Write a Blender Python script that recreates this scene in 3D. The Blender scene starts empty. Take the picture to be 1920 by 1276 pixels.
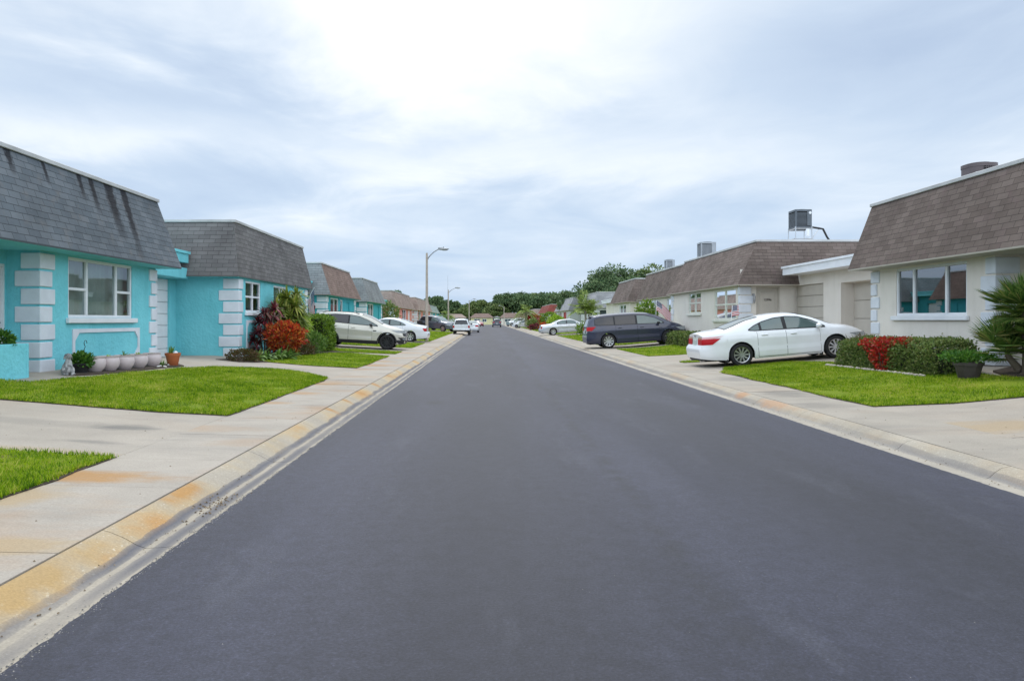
import bpy, bmesh, math, random
import numpy as np
from mathutils import Vector, Matrix

random.seed(7)
RNG = np.random.default_rng(11)
SC = bpy.context.scene
COL = SC.collection
PI = math.pi

# ------------------------------------------------------------------ camera
EYE = 1.55
FPX = 1440.0            # focal length in pixels of a 1920 wide picture
VX, VY = 914.0, 600.0   # vanishing point of the street
cam_d = bpy.data.cameras.new("camera")
cam = bpy.data.objects.new("camera", cam_d)
COL.objects.link(cam)
cam.location = (0, 0, EYE)
cam.rotation_euler = (PI / 2, 0, 0)
cam_d.sensor_width = 36.0
cam_d.lens = FPX / 1920 * 36
cam_d.shift_x = (960 - VX) / 1920
cam_d.shift_y = -(638 - VY) / 1920
cam_d.clip_end = 3000
cam_d.clip_start = 0.05
SC.camera = cam

# ------------------------------------------------------------------ ground shape
LPX = [0, 2.13, 2.36, 2.67, 3.85, 5.0, 7.2, 8.3, 8.9, 60]
LPZ = [0.03, 0.0, -0.02, 0.10, 0.125, 0.19, 0.36, 0.47, 0.52, 0.52]
RPX = [0, 4.70, 4.93, 5.2, 6.3, 7.5, 10.3, 10.8, 60]
RPZ = [0.03, 0.0, -0.02, 0.10, 0.13, 0.19, 0.46, 0.52, 0.52]


def ground(x, y):
    s = abs(x)
    if x < 0:
        z = float(np.interp(s, LPX, LPZ))
        k = float(np.interp(y, [20.5, 24], [1.0, 0.72]))
        b = 0.125
    else:
        z = float(np.interp(s, RPX, RPZ))
        k = float(np.interp(y, [14, 21], [1.2, 0.92]))
        b = 0.13
    if z > b:
        z = b + (z - b) * k
    return z


def on_ground(px, py):
    """The point of the ground that a picture point falls on (used to survey the outlines of lawns and beds)."""
    lo, hi = 2.0, 400.0
    for _ in range(60):
        d = 0.5 * (lo + hi)
        x = (px - VX) / FPX * d
        z = EYE - (py - VY) / FPX * d
        if z > ground(x, d):
            lo = d
        else:
            hi = d
    return ((px - VX) / FPX * lo, lo)


# ------------------------------------------------------------------ materials
MATS = {}


def newmat(name):
    m = bpy.data.materials.new(name)
    m.use_nodes = True
    nt = m.node_tree
    b = nt.nodes["Principled BSDF"]
    return m, nt, b


def nd(nt, t, **kw):
    n = nt.nodes.new(t)
    for k, v in kw.items():
        setattr(n, k, v)
    return n


def rgba(c):
    return (c[0], c[1], c[2], 1.0)


def ramp(nt, fac, stops, interp='LINEAR'):
    r = nd(nt, 'ShaderNodeValToRGB')
    e = r.color_ramp.elements
    r.color_ramp.interpolation = interp
    while len(e) < len(stops):
        e.new(0.5)
    for i, (p, c) in enumerate(stops):
        e[i].position = p
        e[i].color = rgba(c) if len(c) == 3 else c
    if fac is not None:
        nt.links.new(fac, r.inputs[0])
    return r


def mixc(nt, fac, a, b, mode='MIX'):
    n = nd(nt, 'ShaderNodeMix', data_type='RGBA', blend_type=mode)
    for sock, v in ((n.inputs[0], fac), (n.inputs[6], a), (n.inputs[7], b)):
        if hasattr(v, 'is_output') or isinstance(v, bpy.types.NodeSocket):
            nt.links.new(v, sock)
        elif isinstance(v, (int, float)):
            sock.default_value = v
        else:
            sock.default_value = rgba(v)
    return n.outputs[2]


def mth(nt, op, a, b=None, clamp=False):
    n = nd(nt, 'ShaderNodeMath', operation=op, use_clamp=clamp)
    for i, v in enumerate((a, b)):
        if v is None:
            continue
        if isinstance(v, bpy.types.NodeSocket):
            nt.links.new(v, n.inputs[i])
        else:
            n.inputs[i].default_value = v
    return n.outputs[0]


def coords(nt, kind='Object', scale=(1, 1, 1)):
    t = nd(nt, 'ShaderNodeTexCoord')
    mp = nd(nt, 'ShaderNodeMapping')
    mp.inputs['Scale'].default_value = scale
    nt.links.new(t.outputs[kind], mp.inputs[0])
    return mp.outputs[0]


def noise(nt, vec, scale, detail=4, rough=0.55):
    n = nd(nt, 'ShaderNodeTexNoise')
    n.inputs['Scale'].default_value = scale
    n.inputs['Detail'].default_value = detail
    n.inputs['Roughness'].default_value = rough
    nt.links.new(vec, n.inputs['Vector'])
    return n.outputs['Fac']


def bump(nt, b, h, strength, dist=0.02):
    n = nd(nt, 'ShaderNodeBump')
    n.inputs['Strength'].default_value = strength
    n.inputs['Distance'].default_value = dist
    nt.links.new(h, n.inputs['Height'])
    nt.links.new(n.outputs[0], b.inputs['Normal'])


def M(name, c1, c2=None, scale=3, rough=0.8, bmp=0, bscale=40, spec=0.4, metal=0, coat=0, bdist=0.01, lo=0.35, hi=0.65):
    if name in MATS:
        return MATS[name]
    m, nt, b = newmat(name)
    b.inputs['Base Color'].default_value = rgba(c1)
    b.inputs['Roughness'].default_value = rough
    b.inputs['Specular IOR Level'].default_value = spec
    b.inputs['Metallic'].default_value = metal
    b.inputs['Coat Weight'].default_value = coat
    b.inputs['Coat Roughness'].default_value = 0.04
    v = coords(nt)
    if c2 is not None:
        f = noise(nt, v, scale, 6)
        r = ramp(nt, f, [(lo, c1), (hi, c2)])
        nt.links.new(r.outputs[0], b.inputs['Base Color'])
    if bmp:
        h = noise(nt, v, bscale, 5)
        bump(nt, b, h, bmp, bdist)
    MATS[name] = m
    return m


def M_leaf(name, cols, rough=0.55, trans=0.25):
    if name in MATS:
        return MATS[name]
    m, nt, b = newmat(name)
    g = nd(nt, 'ShaderNodeNewGeometry')
    n = len(cols)
    r = ramp(nt, g.outputs['Random Per Island'], [(i / max(1, n - 1), c) for i, c in enumerate(cols)])
    nt.links.new(r.outputs[0], b.inputs['Base Color'])
    b.inputs['Roughness'].default_value = rough
    b.inputs['Specular IOR Level'].default_value = 0.3
    t = nd(nt, 'ShaderNodeBsdfTranslucent')
    nt.links.new(r.outputs[0], t.inputs[0])
    mx = nd(nt, 'ShaderNodeMixShader')
    mx.inputs[0].default_value = trans
    out = nt.nodes['Material Output']
    nt.links.new(b.outputs[0], mx.inputs[1])
    nt.links.new(t.outputs[0], mx.inputs[2])
    nt.links.new(mx.outputs[0], out.inputs[0])
    MATS[name] = m
    return m


def M_stucco(name, c1, c2, bst=0.35):
    if name in MATS:
        return MATS[name]
    m, nt, b = newmat(name)
    v = coords(nt)
    f = noise(nt, v, 1.3, 5)
    r = ramp(nt, f, [(0.3, c1), (0.7, c2)])
    # faint dirt runs
    vs = coords(nt, scale=(2.2, 2.2, 0.35))
    d = noise(nt, vs, 2.0, 5)
    dr = ramp(nt, d, [(0.52, (1, 1, 1)), (0.80, (0.93, 0.93, 0.92))])
    col = mixc(nt, 1.0, r.outputs[0], dr.outputs[0], 'MULTIPLY')
    nt.links.new(col, b.inputs['Base Color'])
    b.inputs['Roughness'].default_value = 0.85
    b.inputs['Specular IOR Level'].default_value = 0.25
    vor = nd(nt, 'ShaderNodeTexVoronoi', feature='SMOOTH_F1')
    vor.inputs['Scale'].default_value = 9
    h1 = noise(nt, v, 16, 4)
    nt.links.new(v, vor.inputs['Vector'])
    h = mth(nt, 'ADD', h1, mth(nt, 'MULTIPLY', vor.outputs['Distance'], 0.5))
    bump(nt, b, h, bst, 0.03)
    MATS[name] = m
    return m


def M_shingle(name, c1, c2, c3, streaks=None):
    """Asphalt shingle courses; UV in metres along / up the slope. streaks: dark algae runs (u, v0, v1, width)."""
    if name in MATS:
        return MATS[name]
    m, nt, b = newmat(name)
    uv = nd(nt, 'ShaderNodeTexCoord').outputs['UV']
    # wobble so the courses are not ruler straight
    nz = nd(nt, 'ShaderNodeTexNoise')
    nz.inputs['Scale'].default_value = 1.7
    nt.links.new(uv, nz.inputs['Vector'])
    vm = nd(nt, 'ShaderNodeVectorMath', operation='MULTIPLY_ADD')
    vm.inputs[1].default_value = (0.05, 0.035, 0)
    nt.links.new(nz.outputs['Color'], vm.inputs[0])
    nt.links.new(uv, vm.inputs[2])
    br = nd(nt, 'ShaderNodeTexBrick')
    br.inputs['Scale'].default_value = 1.0
    br.inputs['Brick Width'].default_value = 0.36
    br.inputs['Row Height'].default_value = 0.145
    br.inputs['Mortar Size'].default_value = 0.006
    br.inputs['Mortar Smooth'].default_value = 0.2
    br.inputs['Bias'].default_value = 0.0
    br.inputs['Color1'].default_value = rgba(c1)
    br.inputs['Color2'].default_value = rgba(c2)
    br.inputs['Mortar'].default_value = rgba(tuple(0.45 * x for x in c1))
    nt.links.new(vm.outputs[0], br.inputs['Vector'])
    big = noise(nt, uv, 0.9, 6)
    bigr = ramp(nt, big, [(0.35, (0.80, 0.80, 0.80)), (0.65, (1.12, 1.12, 1.12))])
    col = mixc(nt, 1.0, br.outputs['Color'], bigr.outputs[0], 'MULTIPLY')
    gr = noise(nt, uv, 160, 2)
    grr = ramp(nt, gr, [(0.3, (0.72, 0.72, 0.72)), (0.7, (1.25, 1.25, 1.25))])
    col = mixc(nt, 0.8, col, grr.outputs[0], 'MULTIPLY')
    pz = noise(nt, uv, 3.1, 3)
    pf = ramp(nt, pz, [(0.55, (0, 0, 0)), (0.72, (1, 1, 1))])
    col = mixc(nt, mth(nt, 'MULTIPLY', pf.outputs[0], 0.5), col, c3)
    if streaks:
        sp = nd(nt, 'ShaderNodeSeparateXYZ')
        nt.links.new(uv, sp.inputs[0])
        u, vv = sp.outputs[0], sp.outputs[1]
        en = noise(nt, uv, 9, 5)
        tot = None
        for (u0, v0, v1, wd, lean) in streaks:
            uu = mth(nt, 'ADD', u, mth(nt, 'MULTIPLY', mth(nt, 'SUBTRACT', vv, v1), lean))
            du = mth(nt, 'DIVIDE', mth(nt, 'ABSOLUTE', mth(nt, 'SUBTRACT', uu, u0)), wd)
            du = mth(nt, 'ADD', du, mth(nt, 'MULTIPLY', mth(nt, 'SUBTRACT', en, 0.5), 1.6))
            a = mth(nt, 'SUBTRACT', 1.6, mth(nt, 'MULTIPLY', du, 1.5), True)
            t = mth(nt, 'DIVIDE', mth(nt, 'SUBTRACT', vv, v0), v1 - v0, True)
            a = mth(nt, 'MULTIPLY', a, mth(nt, 'POWER', t, 0.6))
            a = mth(nt, 'MULTIPLY', a, 1.5, True)
            tot = a if tot is None else mth(nt, 'MAXIMUM', tot, a)
        col = mixc(nt, mth(nt, 'MULTIPLY', tot, 0.85), col, (0.012, 0.011, 0.013))
    nt.links.new(col, b.inputs['Base Color'])
    b.inputs['Roughness'].default_value = 0.95
    b.inputs['Specular IOR Level'].default_value = 0.15
    # each course laps the one below: saw-tooth height
    sp2 = nd(nt, 'ShaderNodeSeparateXYZ')
    nt.links.new(vm.outputs[0], sp2.inputs[0])
    saw = mth(nt, 'FRACT', mth(nt, 'DIVIDE', sp2.outputs[1], 0.145))
    h = mth(nt, 'SUBTRACT', mth(nt, 'SUBTRACT', 1.0, saw), mth(nt, 'MULTIPLY', br.outputs['Fac'], 0.6))
    bump(nt, b, h, 0.6, 0.02)
    MATS[name] = m
    return m


def M_concrete(name, rust=0.0, gutter=None, tone=(0.50, 0.45, 0.39), spots=()):
    if name in MATS:
        return MATS[name]
    m, nt, b = newmat(name)
    v = coords(nt)
    c1 = tone
    c2 = tuple(x * 0.80 for x in tone)
    f = noise(nt, v, 0.8, 8, 0.6)
    col = ramp(nt, f, [(0.3, c2), (0.62, c1)]).outputs[0]
    # grey wear patches, stretched across the slab
    v2 = coords(nt, scale=(0.5, 1.6, 1))
    g = noise(nt, v2, 0.9, 6, 0.62)
    gf = ramp(nt, g, [(0.54, (0, 0, 0)), (0.74, (1, 1, 1))]).outputs[0]
    col = mixc(nt, mth(nt, 'MULTIPLY', gf, 0.5), col, (0.20, 0.185, 0.165))
    if rust and not gutter:
        v3 = coords(nt, scale=(0.55, 1.0, 1))
        r = noise(nt, v3, 0.55, 5, 0.6)
        rf = ramp(nt, r, [(0.50, (0, 0, 0)), (0.64, (1, 1, 1))]).outputs[0]
        col = mixc(nt, mth(nt, 'MULTIPLY', rf, rust), col, (0.36, 0.19, 0.07))
    if gutter:
        sp = nd(nt, 'ShaderNodeSeparateXYZ')
        nt.links.new(v, sp.inputs[0])
        ax = mth(nt, 'ABSOLUTE', sp.outputs[0])
        wob = noise(nt, coords(nt, scale=(1, 0.6, 1)), 2.2, 7, 0.62)
        axw = mth(nt, 'ADD', ax, mth(nt, 'MULTIPLY', mth(nt, 'SUBTRACT', wob, 0.5), 0.09))
        # mineral bloom from sprinkler water on the sloping face of the kerb
        face = mth(nt, 'MULTIPLY', mth(nt, 'GREATER_THAN', axw, gutter[0][0]), 1.0)
        ob = noise(nt, coords(nt, scale=(0.6, 0.55, 1)), 1.15, 5, 0.6)
        obf = ramp(nt, ob, [(0.40, (0.0, 0.0, 0.0)), (0.54, (0.45, 0.45, 0.45)), (0.68, (1, 1, 1))]).outputs[0]
        tint = ramp(nt, ob, [(0.40, (0.42, 0.34, 0.20)), (0.56, (0.44, 0.29, 0.11)), (0.70, (0.40, 0.19, 0.045))]).outputs[0]
        col = mixc(nt, mth(nt, 'MULTIPLY', mth(nt, 'MULTIPLY', obf, face), rust), col, tint)
        fl = noise(nt, v, 26, 4, 0.7)
        flf = ramp(nt, fl, [(0.60, (0, 0, 0)), (0.68, (1, 1, 1))]).outputs[0]
        col = mixc(nt, mth(nt, 'MULTIPLY', mth(nt, 'MULTIPLY', flf, face), 0.55), col, (0.60, 0.55, 0.45))
        # two damp bands on either side of a pale trickle line
        for (c, w, k) in gutter:
            d = mth(nt, 'DIVIDE', mth(nt, 'ABSOLUTE', mth(nt, 'SUBTRACT', axw, c)), w)
            a = mth(nt, 'SUBTRACT', 1.0, d, True)
            a = mth(nt, 'POWER', a, 0.28)
            wet = noise(nt, coords(nt, scale=(1, 0.25, 1)), 1.1, 4)
            wf = ramp(nt, wet, [(0.32, (0.25, 0.25, 0.25)), (0.50, (1, 1, 1))]).outputs[0]
            col = mixc(nt, mth(nt, 'MULTIPLY', mth(nt, 'MULTIPLY', a, wf), k), col, (0.10, 0.10, 0.115))
    # stains with a place and an outline of their own
    for (cx, cy, rx, ry, sc_, k) in spots:
        mp = nd(nt, 'ShaderNodeMapping')
        mp.inputs['Scale'].default_value = (1 / rx, 1 / ry, 0)
        mp.inputs['Location'].default_value = (-cx / rx, -cy / ry, 0)
        nt.links.new(v, mp.inputs[0])
        ln = nd(nt, 'ShaderNodeVectorMath', operation='LENGTH')
        nt.links.new(mp.outputs[0], ln.inputs[0])
        en = noise(nt, coords(nt, scale=(1.0, 2.2, 1)), 1.7, 6, 0.65)
        dd = mth(nt, 'ADD', ln.outputs['Value'], mth(nt, 'MULTIPLY', mth(nt, 'SUBTRACT', en, 0.5), 1.7))
        a = mth(nt, 'MULTIPLY', mth(nt, 'SUBTRACT', 1.0, dd, True), 1.6, True)
        col = mixc(nt, mth(nt, 'MULTIPLY', a, k), col, sc_)
    sp_ = noise(nt, v, 70, 3)
    spf = ramp(nt, sp_, [(0.3, (0.82, 0.82, 0.82)), (0.7, (1.14, 1.14, 1.14))]).outputs[0]
    col = mixc(nt, 0.8, col, spf, 'MULTIPLY')
    nt.links.new(col, b.inputs['Base Color'])
    b.inputs['Roughness'].default_value = 0.85
    b.inputs['Specular IOR Level'].default_value = 0.3
    bump(nt, b, noise(nt, v, 60, 5), 0.25, 0.006)
    MATS[name] = m
    return m


def M_asphalt():
    m, nt, b = newmat('asphalt')
    v = coords(nt)
    big = noise(nt, coords(nt, scale=(1.0, 0.14, 1)), 0.7, 6, 0.6)
    col = ramp(nt, big, [(0.3, (0.0145, 0.0155, 0.027)), (0.7, (0.037, 0.0385, 0.059))]).outputs[0]
    # roller passes: broad bands that run with the street
    sp = nd(nt, 'ShaderNodeSeparateXYZ')
    nt.links.new(v, sp.inputs[0])
    wv = mth(nt, 'SINE', mth(nt, 'ADD', mth(nt, 'MULTIPLY', sp.outputs[0], 2.1), mth(nt, 'MULTIPLY', big, 3.0)))
    col = mixc(nt, mth(nt, 'MULTIPLY', mth(nt, 'ADD', wv, 1.0), 0.26), col, (0.016, 0.016, 0.021))
    scn = noise(nt, coords(nt, scale=(0.9, 0.22, 1)), 1.7, 7, 0.68)
    scf = ramp(nt, scn, [(0.56, (0, 0, 0)), (0.70, (1, 1, 1))]).outputs[0]
    col = mixc(nt, mth(nt, 'MULTIPLY', scf, 0.38), col, (0.064, 0.066, 0.084))
    # crack-sealed seam right of the middle
    seam_n = noise(nt, coords(nt, scale=(0, 0.35, 0)), 1.0, 4)
    sx = mth(nt, 'ADD', sp.outputs[0], mth(nt, 'MULTIPLY', mth(nt, 'SUBTRACT', seam_n, 0.5), 0.5))
    sd = mth(nt, 'SUBTRACT', 1.0, mth(nt, 'DIVIDE', mth(nt, 'ABSOLUTE', mth(nt, 'SUBTRACT', sx, 1.25)), 0.14), True)
    sdn = ramp(nt, noise(nt, v, 2.5, 4), [(0.4, (0, 0, 0)), (0.6, (1, 1, 1))]).outputs[0]
    col = mixc(nt, mth(nt, 'MULTIPLY', mth(nt, 'MULTIPLY', sd, sdn), 0.6), col, (0.012, 0.012, 0.015))
    # an oil spot
    vm = nd(nt, 'ShaderNodeVectorMath', operation='DISTANCE')
    mp = nd(nt, 'ShaderNodeMapping')
    mp.inputs['Scale'].default_value = (1, 0.5, 0)
    mp.inputs['Location'].default_value = (0.98, -7.1, 0)
    nt.links.new(v, mp.inputs[0])
    vm.inputs[1].default_value = (0, 0, 0)
    nt.links.new(mp.outputs[0], vm.inputs[0])
    oil = mth(nt, 'SUBTRACT', 1.0, mth(nt, 'DIVIDE', vm.outputs['Value'], 0.24), True)
    col = mixc(nt, mth(nt, 'MULTIPLY', oil, 0.85), col, (0.010, 0.010, 0.012))
    gr = noise(nt, v, 62, 4, 0.75)
    grf = ramp(nt, gr, [(0.32, (0.4, 0.4, 0.41)), (0.5, (0.95, 0.95, 0.95)), (0.64, (1.6, 1.6, 1.58)), (0.70, (2.8, 2.7, 2.6))]).outputs[0]
    col = mixc(nt, 0.75, col, grf, 'MULTIPLY')
    mid = noise(nt, v, 9, 6, 0.72)
    midf = ramp(nt, mid, [(0.35, (0.78, 0.78, 0.78)), (0.65, (1.2, 1.2, 1.2))]).outputs[0]
    col = mixc(nt, 0.9, col, midf, 'MULTIPLY')
    nt.links.new(col, b.inputs['Base Color'])
    b.inputs['Roughness'].default_value = 0.66
    b.inputs['Specular IOR Level'].default_value = 0.4
    bump(nt, b, gr, 0.55, 0.006)
    return m


def M_turf():
    m, nt, b = newmat('turf')
    v = coords(nt)
    f = noise(nt, v, 0.9, 7, 0.6)
    col = ramp(nt, f, [(0.28, (0.095, 0.160, 0.012)), (0.5, (0.170, 0.240, 0.016)), (0.74, (0.26, 0.31, 0.026))]).outputs[0]
    g = noise(nt, v, 45, 4, 0.7)
    gf = ramp(nt, g, [(0.3, (0.5, 0.5, 0.5)), (0.7, (1.3, 1.3, 1.3))]).outputs[0]
    col = mixc(nt, 0.9, col, gf, 'MULTIPLY')
    bare = noise(nt, v, 1.9, 5, 0.65)
    bf = ramp(nt, bare, [(0.60, (0, 0, 0)), (0.70, (1, 1, 1))]).outputs[0]
    col = mixc(nt, mth(nt, 'MULTIPLY', bf, 0.7), col, (0.17, 0.125, 0.06))
    nt.links.new(col, b.inputs['Base Color'])
    b.inputs['Roughness'].default_value = 0.9
    b.inputs['Specular IOR Level'].default_value = 0.1
    bump(nt, b, g, 0.8, 0.03)
    return m


def M_blades():
    m, nt, b = newmat('grass_blades')
    g = nd(nt, 'ShaderNodeNewGeometry')
    v = coords(nt)
    f = noise(nt, v, 0.9, 6, 0.6)
    f2 = noise(nt, v, 4.5, 4, 0.6)
    f = mth(nt, 'ADD', mth(nt, 'MULTIPLY', f, 0.7), mth(nt, 'MULTIPLY', mth(nt, 'SUBTRACT', f2, 0.38), 1.0))
    mixf = mth(nt, 'ADD', mth(nt, 'MULTIPLY', f, 1.1), mth(nt, 'MULTIPLY', mth(nt, 'SUBTRACT', g.outputs['Random Per Island'], 0.5), 0.55))
    r = ramp(nt, mixf, [(0.20, (0.045, 0.118, 0.006)), (0.44, (0.160, 0.285, 0.006)), (0.66, (0.300, 0.400, 0.010)), (0.88, (0.46, 0.42, 0.11))])
    nt.links.new(r.outputs[0], b.inputs['Base Color'])
    b.inputs['Roughness'].default_value = 0.7
    b.inputs['Specular IOR Level'].default_value = 0.12
    t = nd(nt, 'ShaderNodeBsdfTranslucent')
    nt.links.new(r.outputs[0], t.inputs[0])
    mx = nd(nt, 'ShaderNodeMixShader')
    mx.inputs[0].default_value = 0.3
    nt.links.new(b.outputs[0], mx.inputs[1])
    nt.links.new(t.outputs[0], mx.inputs[2])
    nt.links.new(mx.outputs[0], nt.nodes['Material Output'].inputs[0])
    return m


def M_glass(name, tint=(0.5, 0.55, 0.55), refl=0.14):
    """Window glass: a tinted see-through pane with a mirror coat (works the same for every ray)."""
    if name in MATS:
        return MATS[name]
    m, nt, b = newmat(name)
    tr = nd(nt, 'ShaderNodeBsdfTransparent')
    tr.inputs[0].default_value = rgba(tint)
    gl = nd(nt, 'ShaderNodeBsdfGlossy')
    gl.inputs['Color'].default_value = (0.95, 0.97, 1, 1)
    gl.inputs['Roughness'].default_value = 0.015
    lw = nd(nt, 'ShaderNodeLayerWeight')
    lw.inputs[0].default_value = 0.25
    fac = mth(nt, 'ADD', mth(nt, 'MULTIPLY', lw.outputs['Fresnel'], 0.9), refl, True)
    mx = nd(nt, 'ShaderNodeMixShader')
    nt.links.new(fac, mx.inputs[0])
    nt.links.new(tr.outputs[0], mx.inputs[1])
    nt.links.new(gl.outputs[0], mx.inputs[2])
    nt.links.new(mx.outputs[0], nt.nodes['Material Output'].inputs[0])
    MATS[name] = m
    return m


def M_paint(name, c, metal=0.0, rough=0.35):
    if name in MATS:
        return MATS[name]
    m, nt, b = newmat(name)
    v = coords(nt)
    f = noise(nt, v, 2.0, 5)
    r = ramp(nt, f, [(0.3, tuple(x * 0.93 for x in c)), (0.7, c)])
    nt.links.new(r.outputs[0], b.inputs['Base Color'])
    b.inputs['Metallic'].default_value = metal
    b.inputs['Roughness'].default_value = rough
    b.inputs['Coat Weight'].default_value = 0.8
    b.inputs['Coat Roughness'].default_value = 0.05
    MATS[name] = m
    return m


def M_flag():
    m, nt, b = newmat('striped_flag')
    uv = nd(nt, 'ShaderNodeTexCoord').outputs['UV']
    sp = nd(nt, 'ShaderNodeSeparateXYZ')
    nt.links.new(uv, sp.inputs[0])
    u, v = sp.outputs[0], sp.outputs[1]
    st = mth(nt, 'MODULO', mth(nt, 'FLOOR', mth(nt, 'MULTIPLY', v, 13)), 2)
    col = mixc(nt, st, (0.45, 0.012, 0.025), (0.72, 0.72, 0.72))
    can = mth(nt, 'MULTIPLY', mth(nt, 'LESS_THAN', u, 0.4), mth(nt, 'GREATER_THAN', v, 6 / 13))
    sx = mth(nt, 'FRACT', mth(nt, 'MULTIPLY', u, 15))
    sy = mth(nt, 'FRACT', mth(nt, 'MULTIPLY', mth(nt, 'SUBTRACT', v, 6 / 13), 9.3))
    dx = mth(nt, 'SUBTRACT', sx, 0.5)
    dy = mth(nt, 'SUBTRACT', sy, 0.5)
    r2 = mth(nt, 'ADD', mth(nt, 'MULTIPLY', dx, dx), mth(nt, 'MULTIPLY', dy, dy))
    star = mth(nt, 'LESS_THAN', r2, 0.075)
    cc = mixc(nt, star, (0.012, 0.02, 0.085), (0.7, 0.7, 0.7))
    col = mixc(nt, can, col, cc)
    nt.links.new(col, b.inputs['Base Color'])
    b.inputs['Roughness'].default_value = 0.7
    t = nd(nt, 'ShaderNodeBsdfTranslucent')
    nt.links.new(col, t.inputs[0])
    mx = nd(nt, 'ShaderNodeMixShader')
    mx.inputs[0].default_value = 0.15
    nt.links.new(b.outputs[0], mx.inputs[1])
    nt.links.new(t.outputs[0], mx.inputs[2])
    nt.links.new(mx.outputs[0], nt.nodes['Material Output'].inputs[0])
    return m


MAT_ASPHALT = M_asphalt()
MAT_TURF = M_turf()
MAT_BLADES = M_blades()
MAT_FLAG = M_flag()
MAT_TEAL = M_stucco('teal_stucco', (0.15, 0.52, 0.58), (0.20, 0.61, 0.67), 0.6)
MAT_TEAL2 = M_stucco('deep_teal_stucco', (0.045, 0.33, 0.38), (0.06, 0.39, 0.44))
MAT_CREAM = M_stucco('cream_stucco', (0.66, 0.61, 0.54), (0.72, 0.67, 0.60), 0.12)
MAT_PINK = M_stucco('salmon_stucco', (0.58, 0.22, 0.175), (0.66, 0.27, 0.22), 0.2)
MAT_PALE = M_stucco('pale_stucco', (0.50, 0.52, 0.50), (0.58, 0.60, 0.58), 0.2)
MAT_YELLOW = M_stucco('yellow_stucco', (0.60, 0.55, 0.30), (0.66, 0.62, 0.38), 0.2)
MAT_MINT = M_stucco('mint_stucco', (0.45, 0.60, 0.42), (0.52, 0.66, 0.48), 0.2)
MAT_WHITE = M('white_paint', (0.76, 0.77, 0.78), (0.66, 0.68, 0.70), 1.5, 0.55, 0.05, 30)
MAT_QUOIN = M('white_masonry_paint', (0.66, 0.69, 0.73), (0.57, 0.60, 0.64), 2.5, 0.75, 0.2, 25)
MAT_TAN = M('tan_paint', (0.46, 0.42, 0.36), (0.51, 0.465, 0.40), 2, 0.6, 0.05, 30)
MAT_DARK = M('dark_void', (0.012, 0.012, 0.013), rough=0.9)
MAT_ALU = M('aluminium', (0.55, 0.56, 0.57), (0.42, 0.43, 0.44), 4, 0.4, metal=0.8)
MAT_SOFFIT = M('soffit_paint', (0.42, 0.40, 0.36), (0.48, 0.46, 0.42), 2, 0.8)
SH_GREY = M_shingle('grey_green_shingle', (0.088, 0.104, 0.118), (0.120, 0.136, 0.150), (0.14, 0.135, 0.13),
                    streaks=[(18.1, 0.45, 1.92, 0.25, -0.15), (18.85, 0.05, 1.92, 0.19, -0.18), (17.3, 1.0, 1.92, 0.13, -0.15), (16.8, 1.25, 1.92, 0.11, -0.15), (15.45, 1.35, 1.92, 0.07, -0.1), (14.3, 1.35, 1.92, 0.12, -0.1)])
SH_GREY2 = M_shingle('weathered_grey_shingle', (0.135, 0.128, 0.126), (0.18, 0.172, 0.168), (0.15, 0.15, 0.14))
SH_BROWN = M_shingle('brown_shingle', (0.125, 0.097, 0.083), (0.168, 0.133, 0.115), (0.155, 0.110, 0.105))
SH_RED = M_shingle('reddish_brown_shingle', (0.165, 0.115, 0.095), (0.215, 0.152, 0.128), (0.22, 0.17, 0.14))
SH_PALE = M_shingle('pale_grey_shingle', (0.27, 0.27, 0.275), (0.32, 0.32, 0.325), (0.28, 0.28, 0.28))
SH_MID = M_shingle('mid_grey_shingle', (0.19, 0.20, 0.20), (0.23, 0.24, 0.24), (0.2, 0.2, 0.2))
SH_GREEN = M_shingle('grey_green_pale_shingle', (0.20, 0.25, 0.22), (0.25, 0.30, 0.26), (0.22, 0.25, 0.22))
SH_MAROON = M_shingle('maroon_shingle', (0.20, 0.055, 0.045), (0.26, 0.075, 0.06), (0.2, 0.08, 0.07))
SH_SALMON = M_shingle('tan_shingle', (0.26, 0.195, 0.165), (0.31, 0.24, 0.205), (0.3, 0.22, 0.18))
GLASS = M_glass('clear_window_glass', (0.66, 0.74, 0.73), 0.13)
GLASS_DARK = M_glass('mirror_window_glass', (0.32, 0.44, 0.43), 0.23)
CAR_GLASS = M('car_glass', (0.075, 0.115, 0.112), (0.10, 0.145, 0.14), 1.2, 0.04, spec=0.6, coat=0.6)
CAR_GLASS_DARK = M('tinted_car_glass', (0.012, 0.012, 0.016), (0.02, 0.02, 0.026), 1.2, 0.05, spec=0.5, coat=0.3)
MAT_CURTAIN = M('curtain_cloth', (0.40, 0.48, 0.44), (0.50, 0.56, 0.52), 1.5, 0.9)
MAT_BLIND = M('grey_blind', (0.20, 0.22, 0.23), (0.24, 0.26, 0.27), 3, 0.8)
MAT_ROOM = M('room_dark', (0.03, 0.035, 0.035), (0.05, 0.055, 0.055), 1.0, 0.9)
MAT_RUBBER = M('tyre_rubber', (0.013, 0.013, 0.014), (0.02, 0.02, 0.021), 8, 0.8)
MAT_RIM = M('alloy_rim', (0.55, 0.55, 0.56), (0.48, 0.48, 0.49), 5, 0.3, metal=0.9)
MAT_BRIM = M('black_rim', (0.015, 0.015, 0.016), rough=0.35)
MAT_BLACK = M('black_plastic', (0.014, 0.014, 0.016), (0.022, 0.022, 0.024), 9, 0.55)
MAT_RED = M('red_lens', (0.42, 0.004, 0.010), rough=0.45, spec=0.25)
MAT_CLEARLENS = M('clear_lens', (0.22, 0.24, 0.25), (0.32, 0.34, 0.35), 14, 0.12, coat=0.6)
MAT_CHROME = M('chrome', (0.75, 0.75, 0.77), rough=0.12, metal=1.0)
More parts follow.
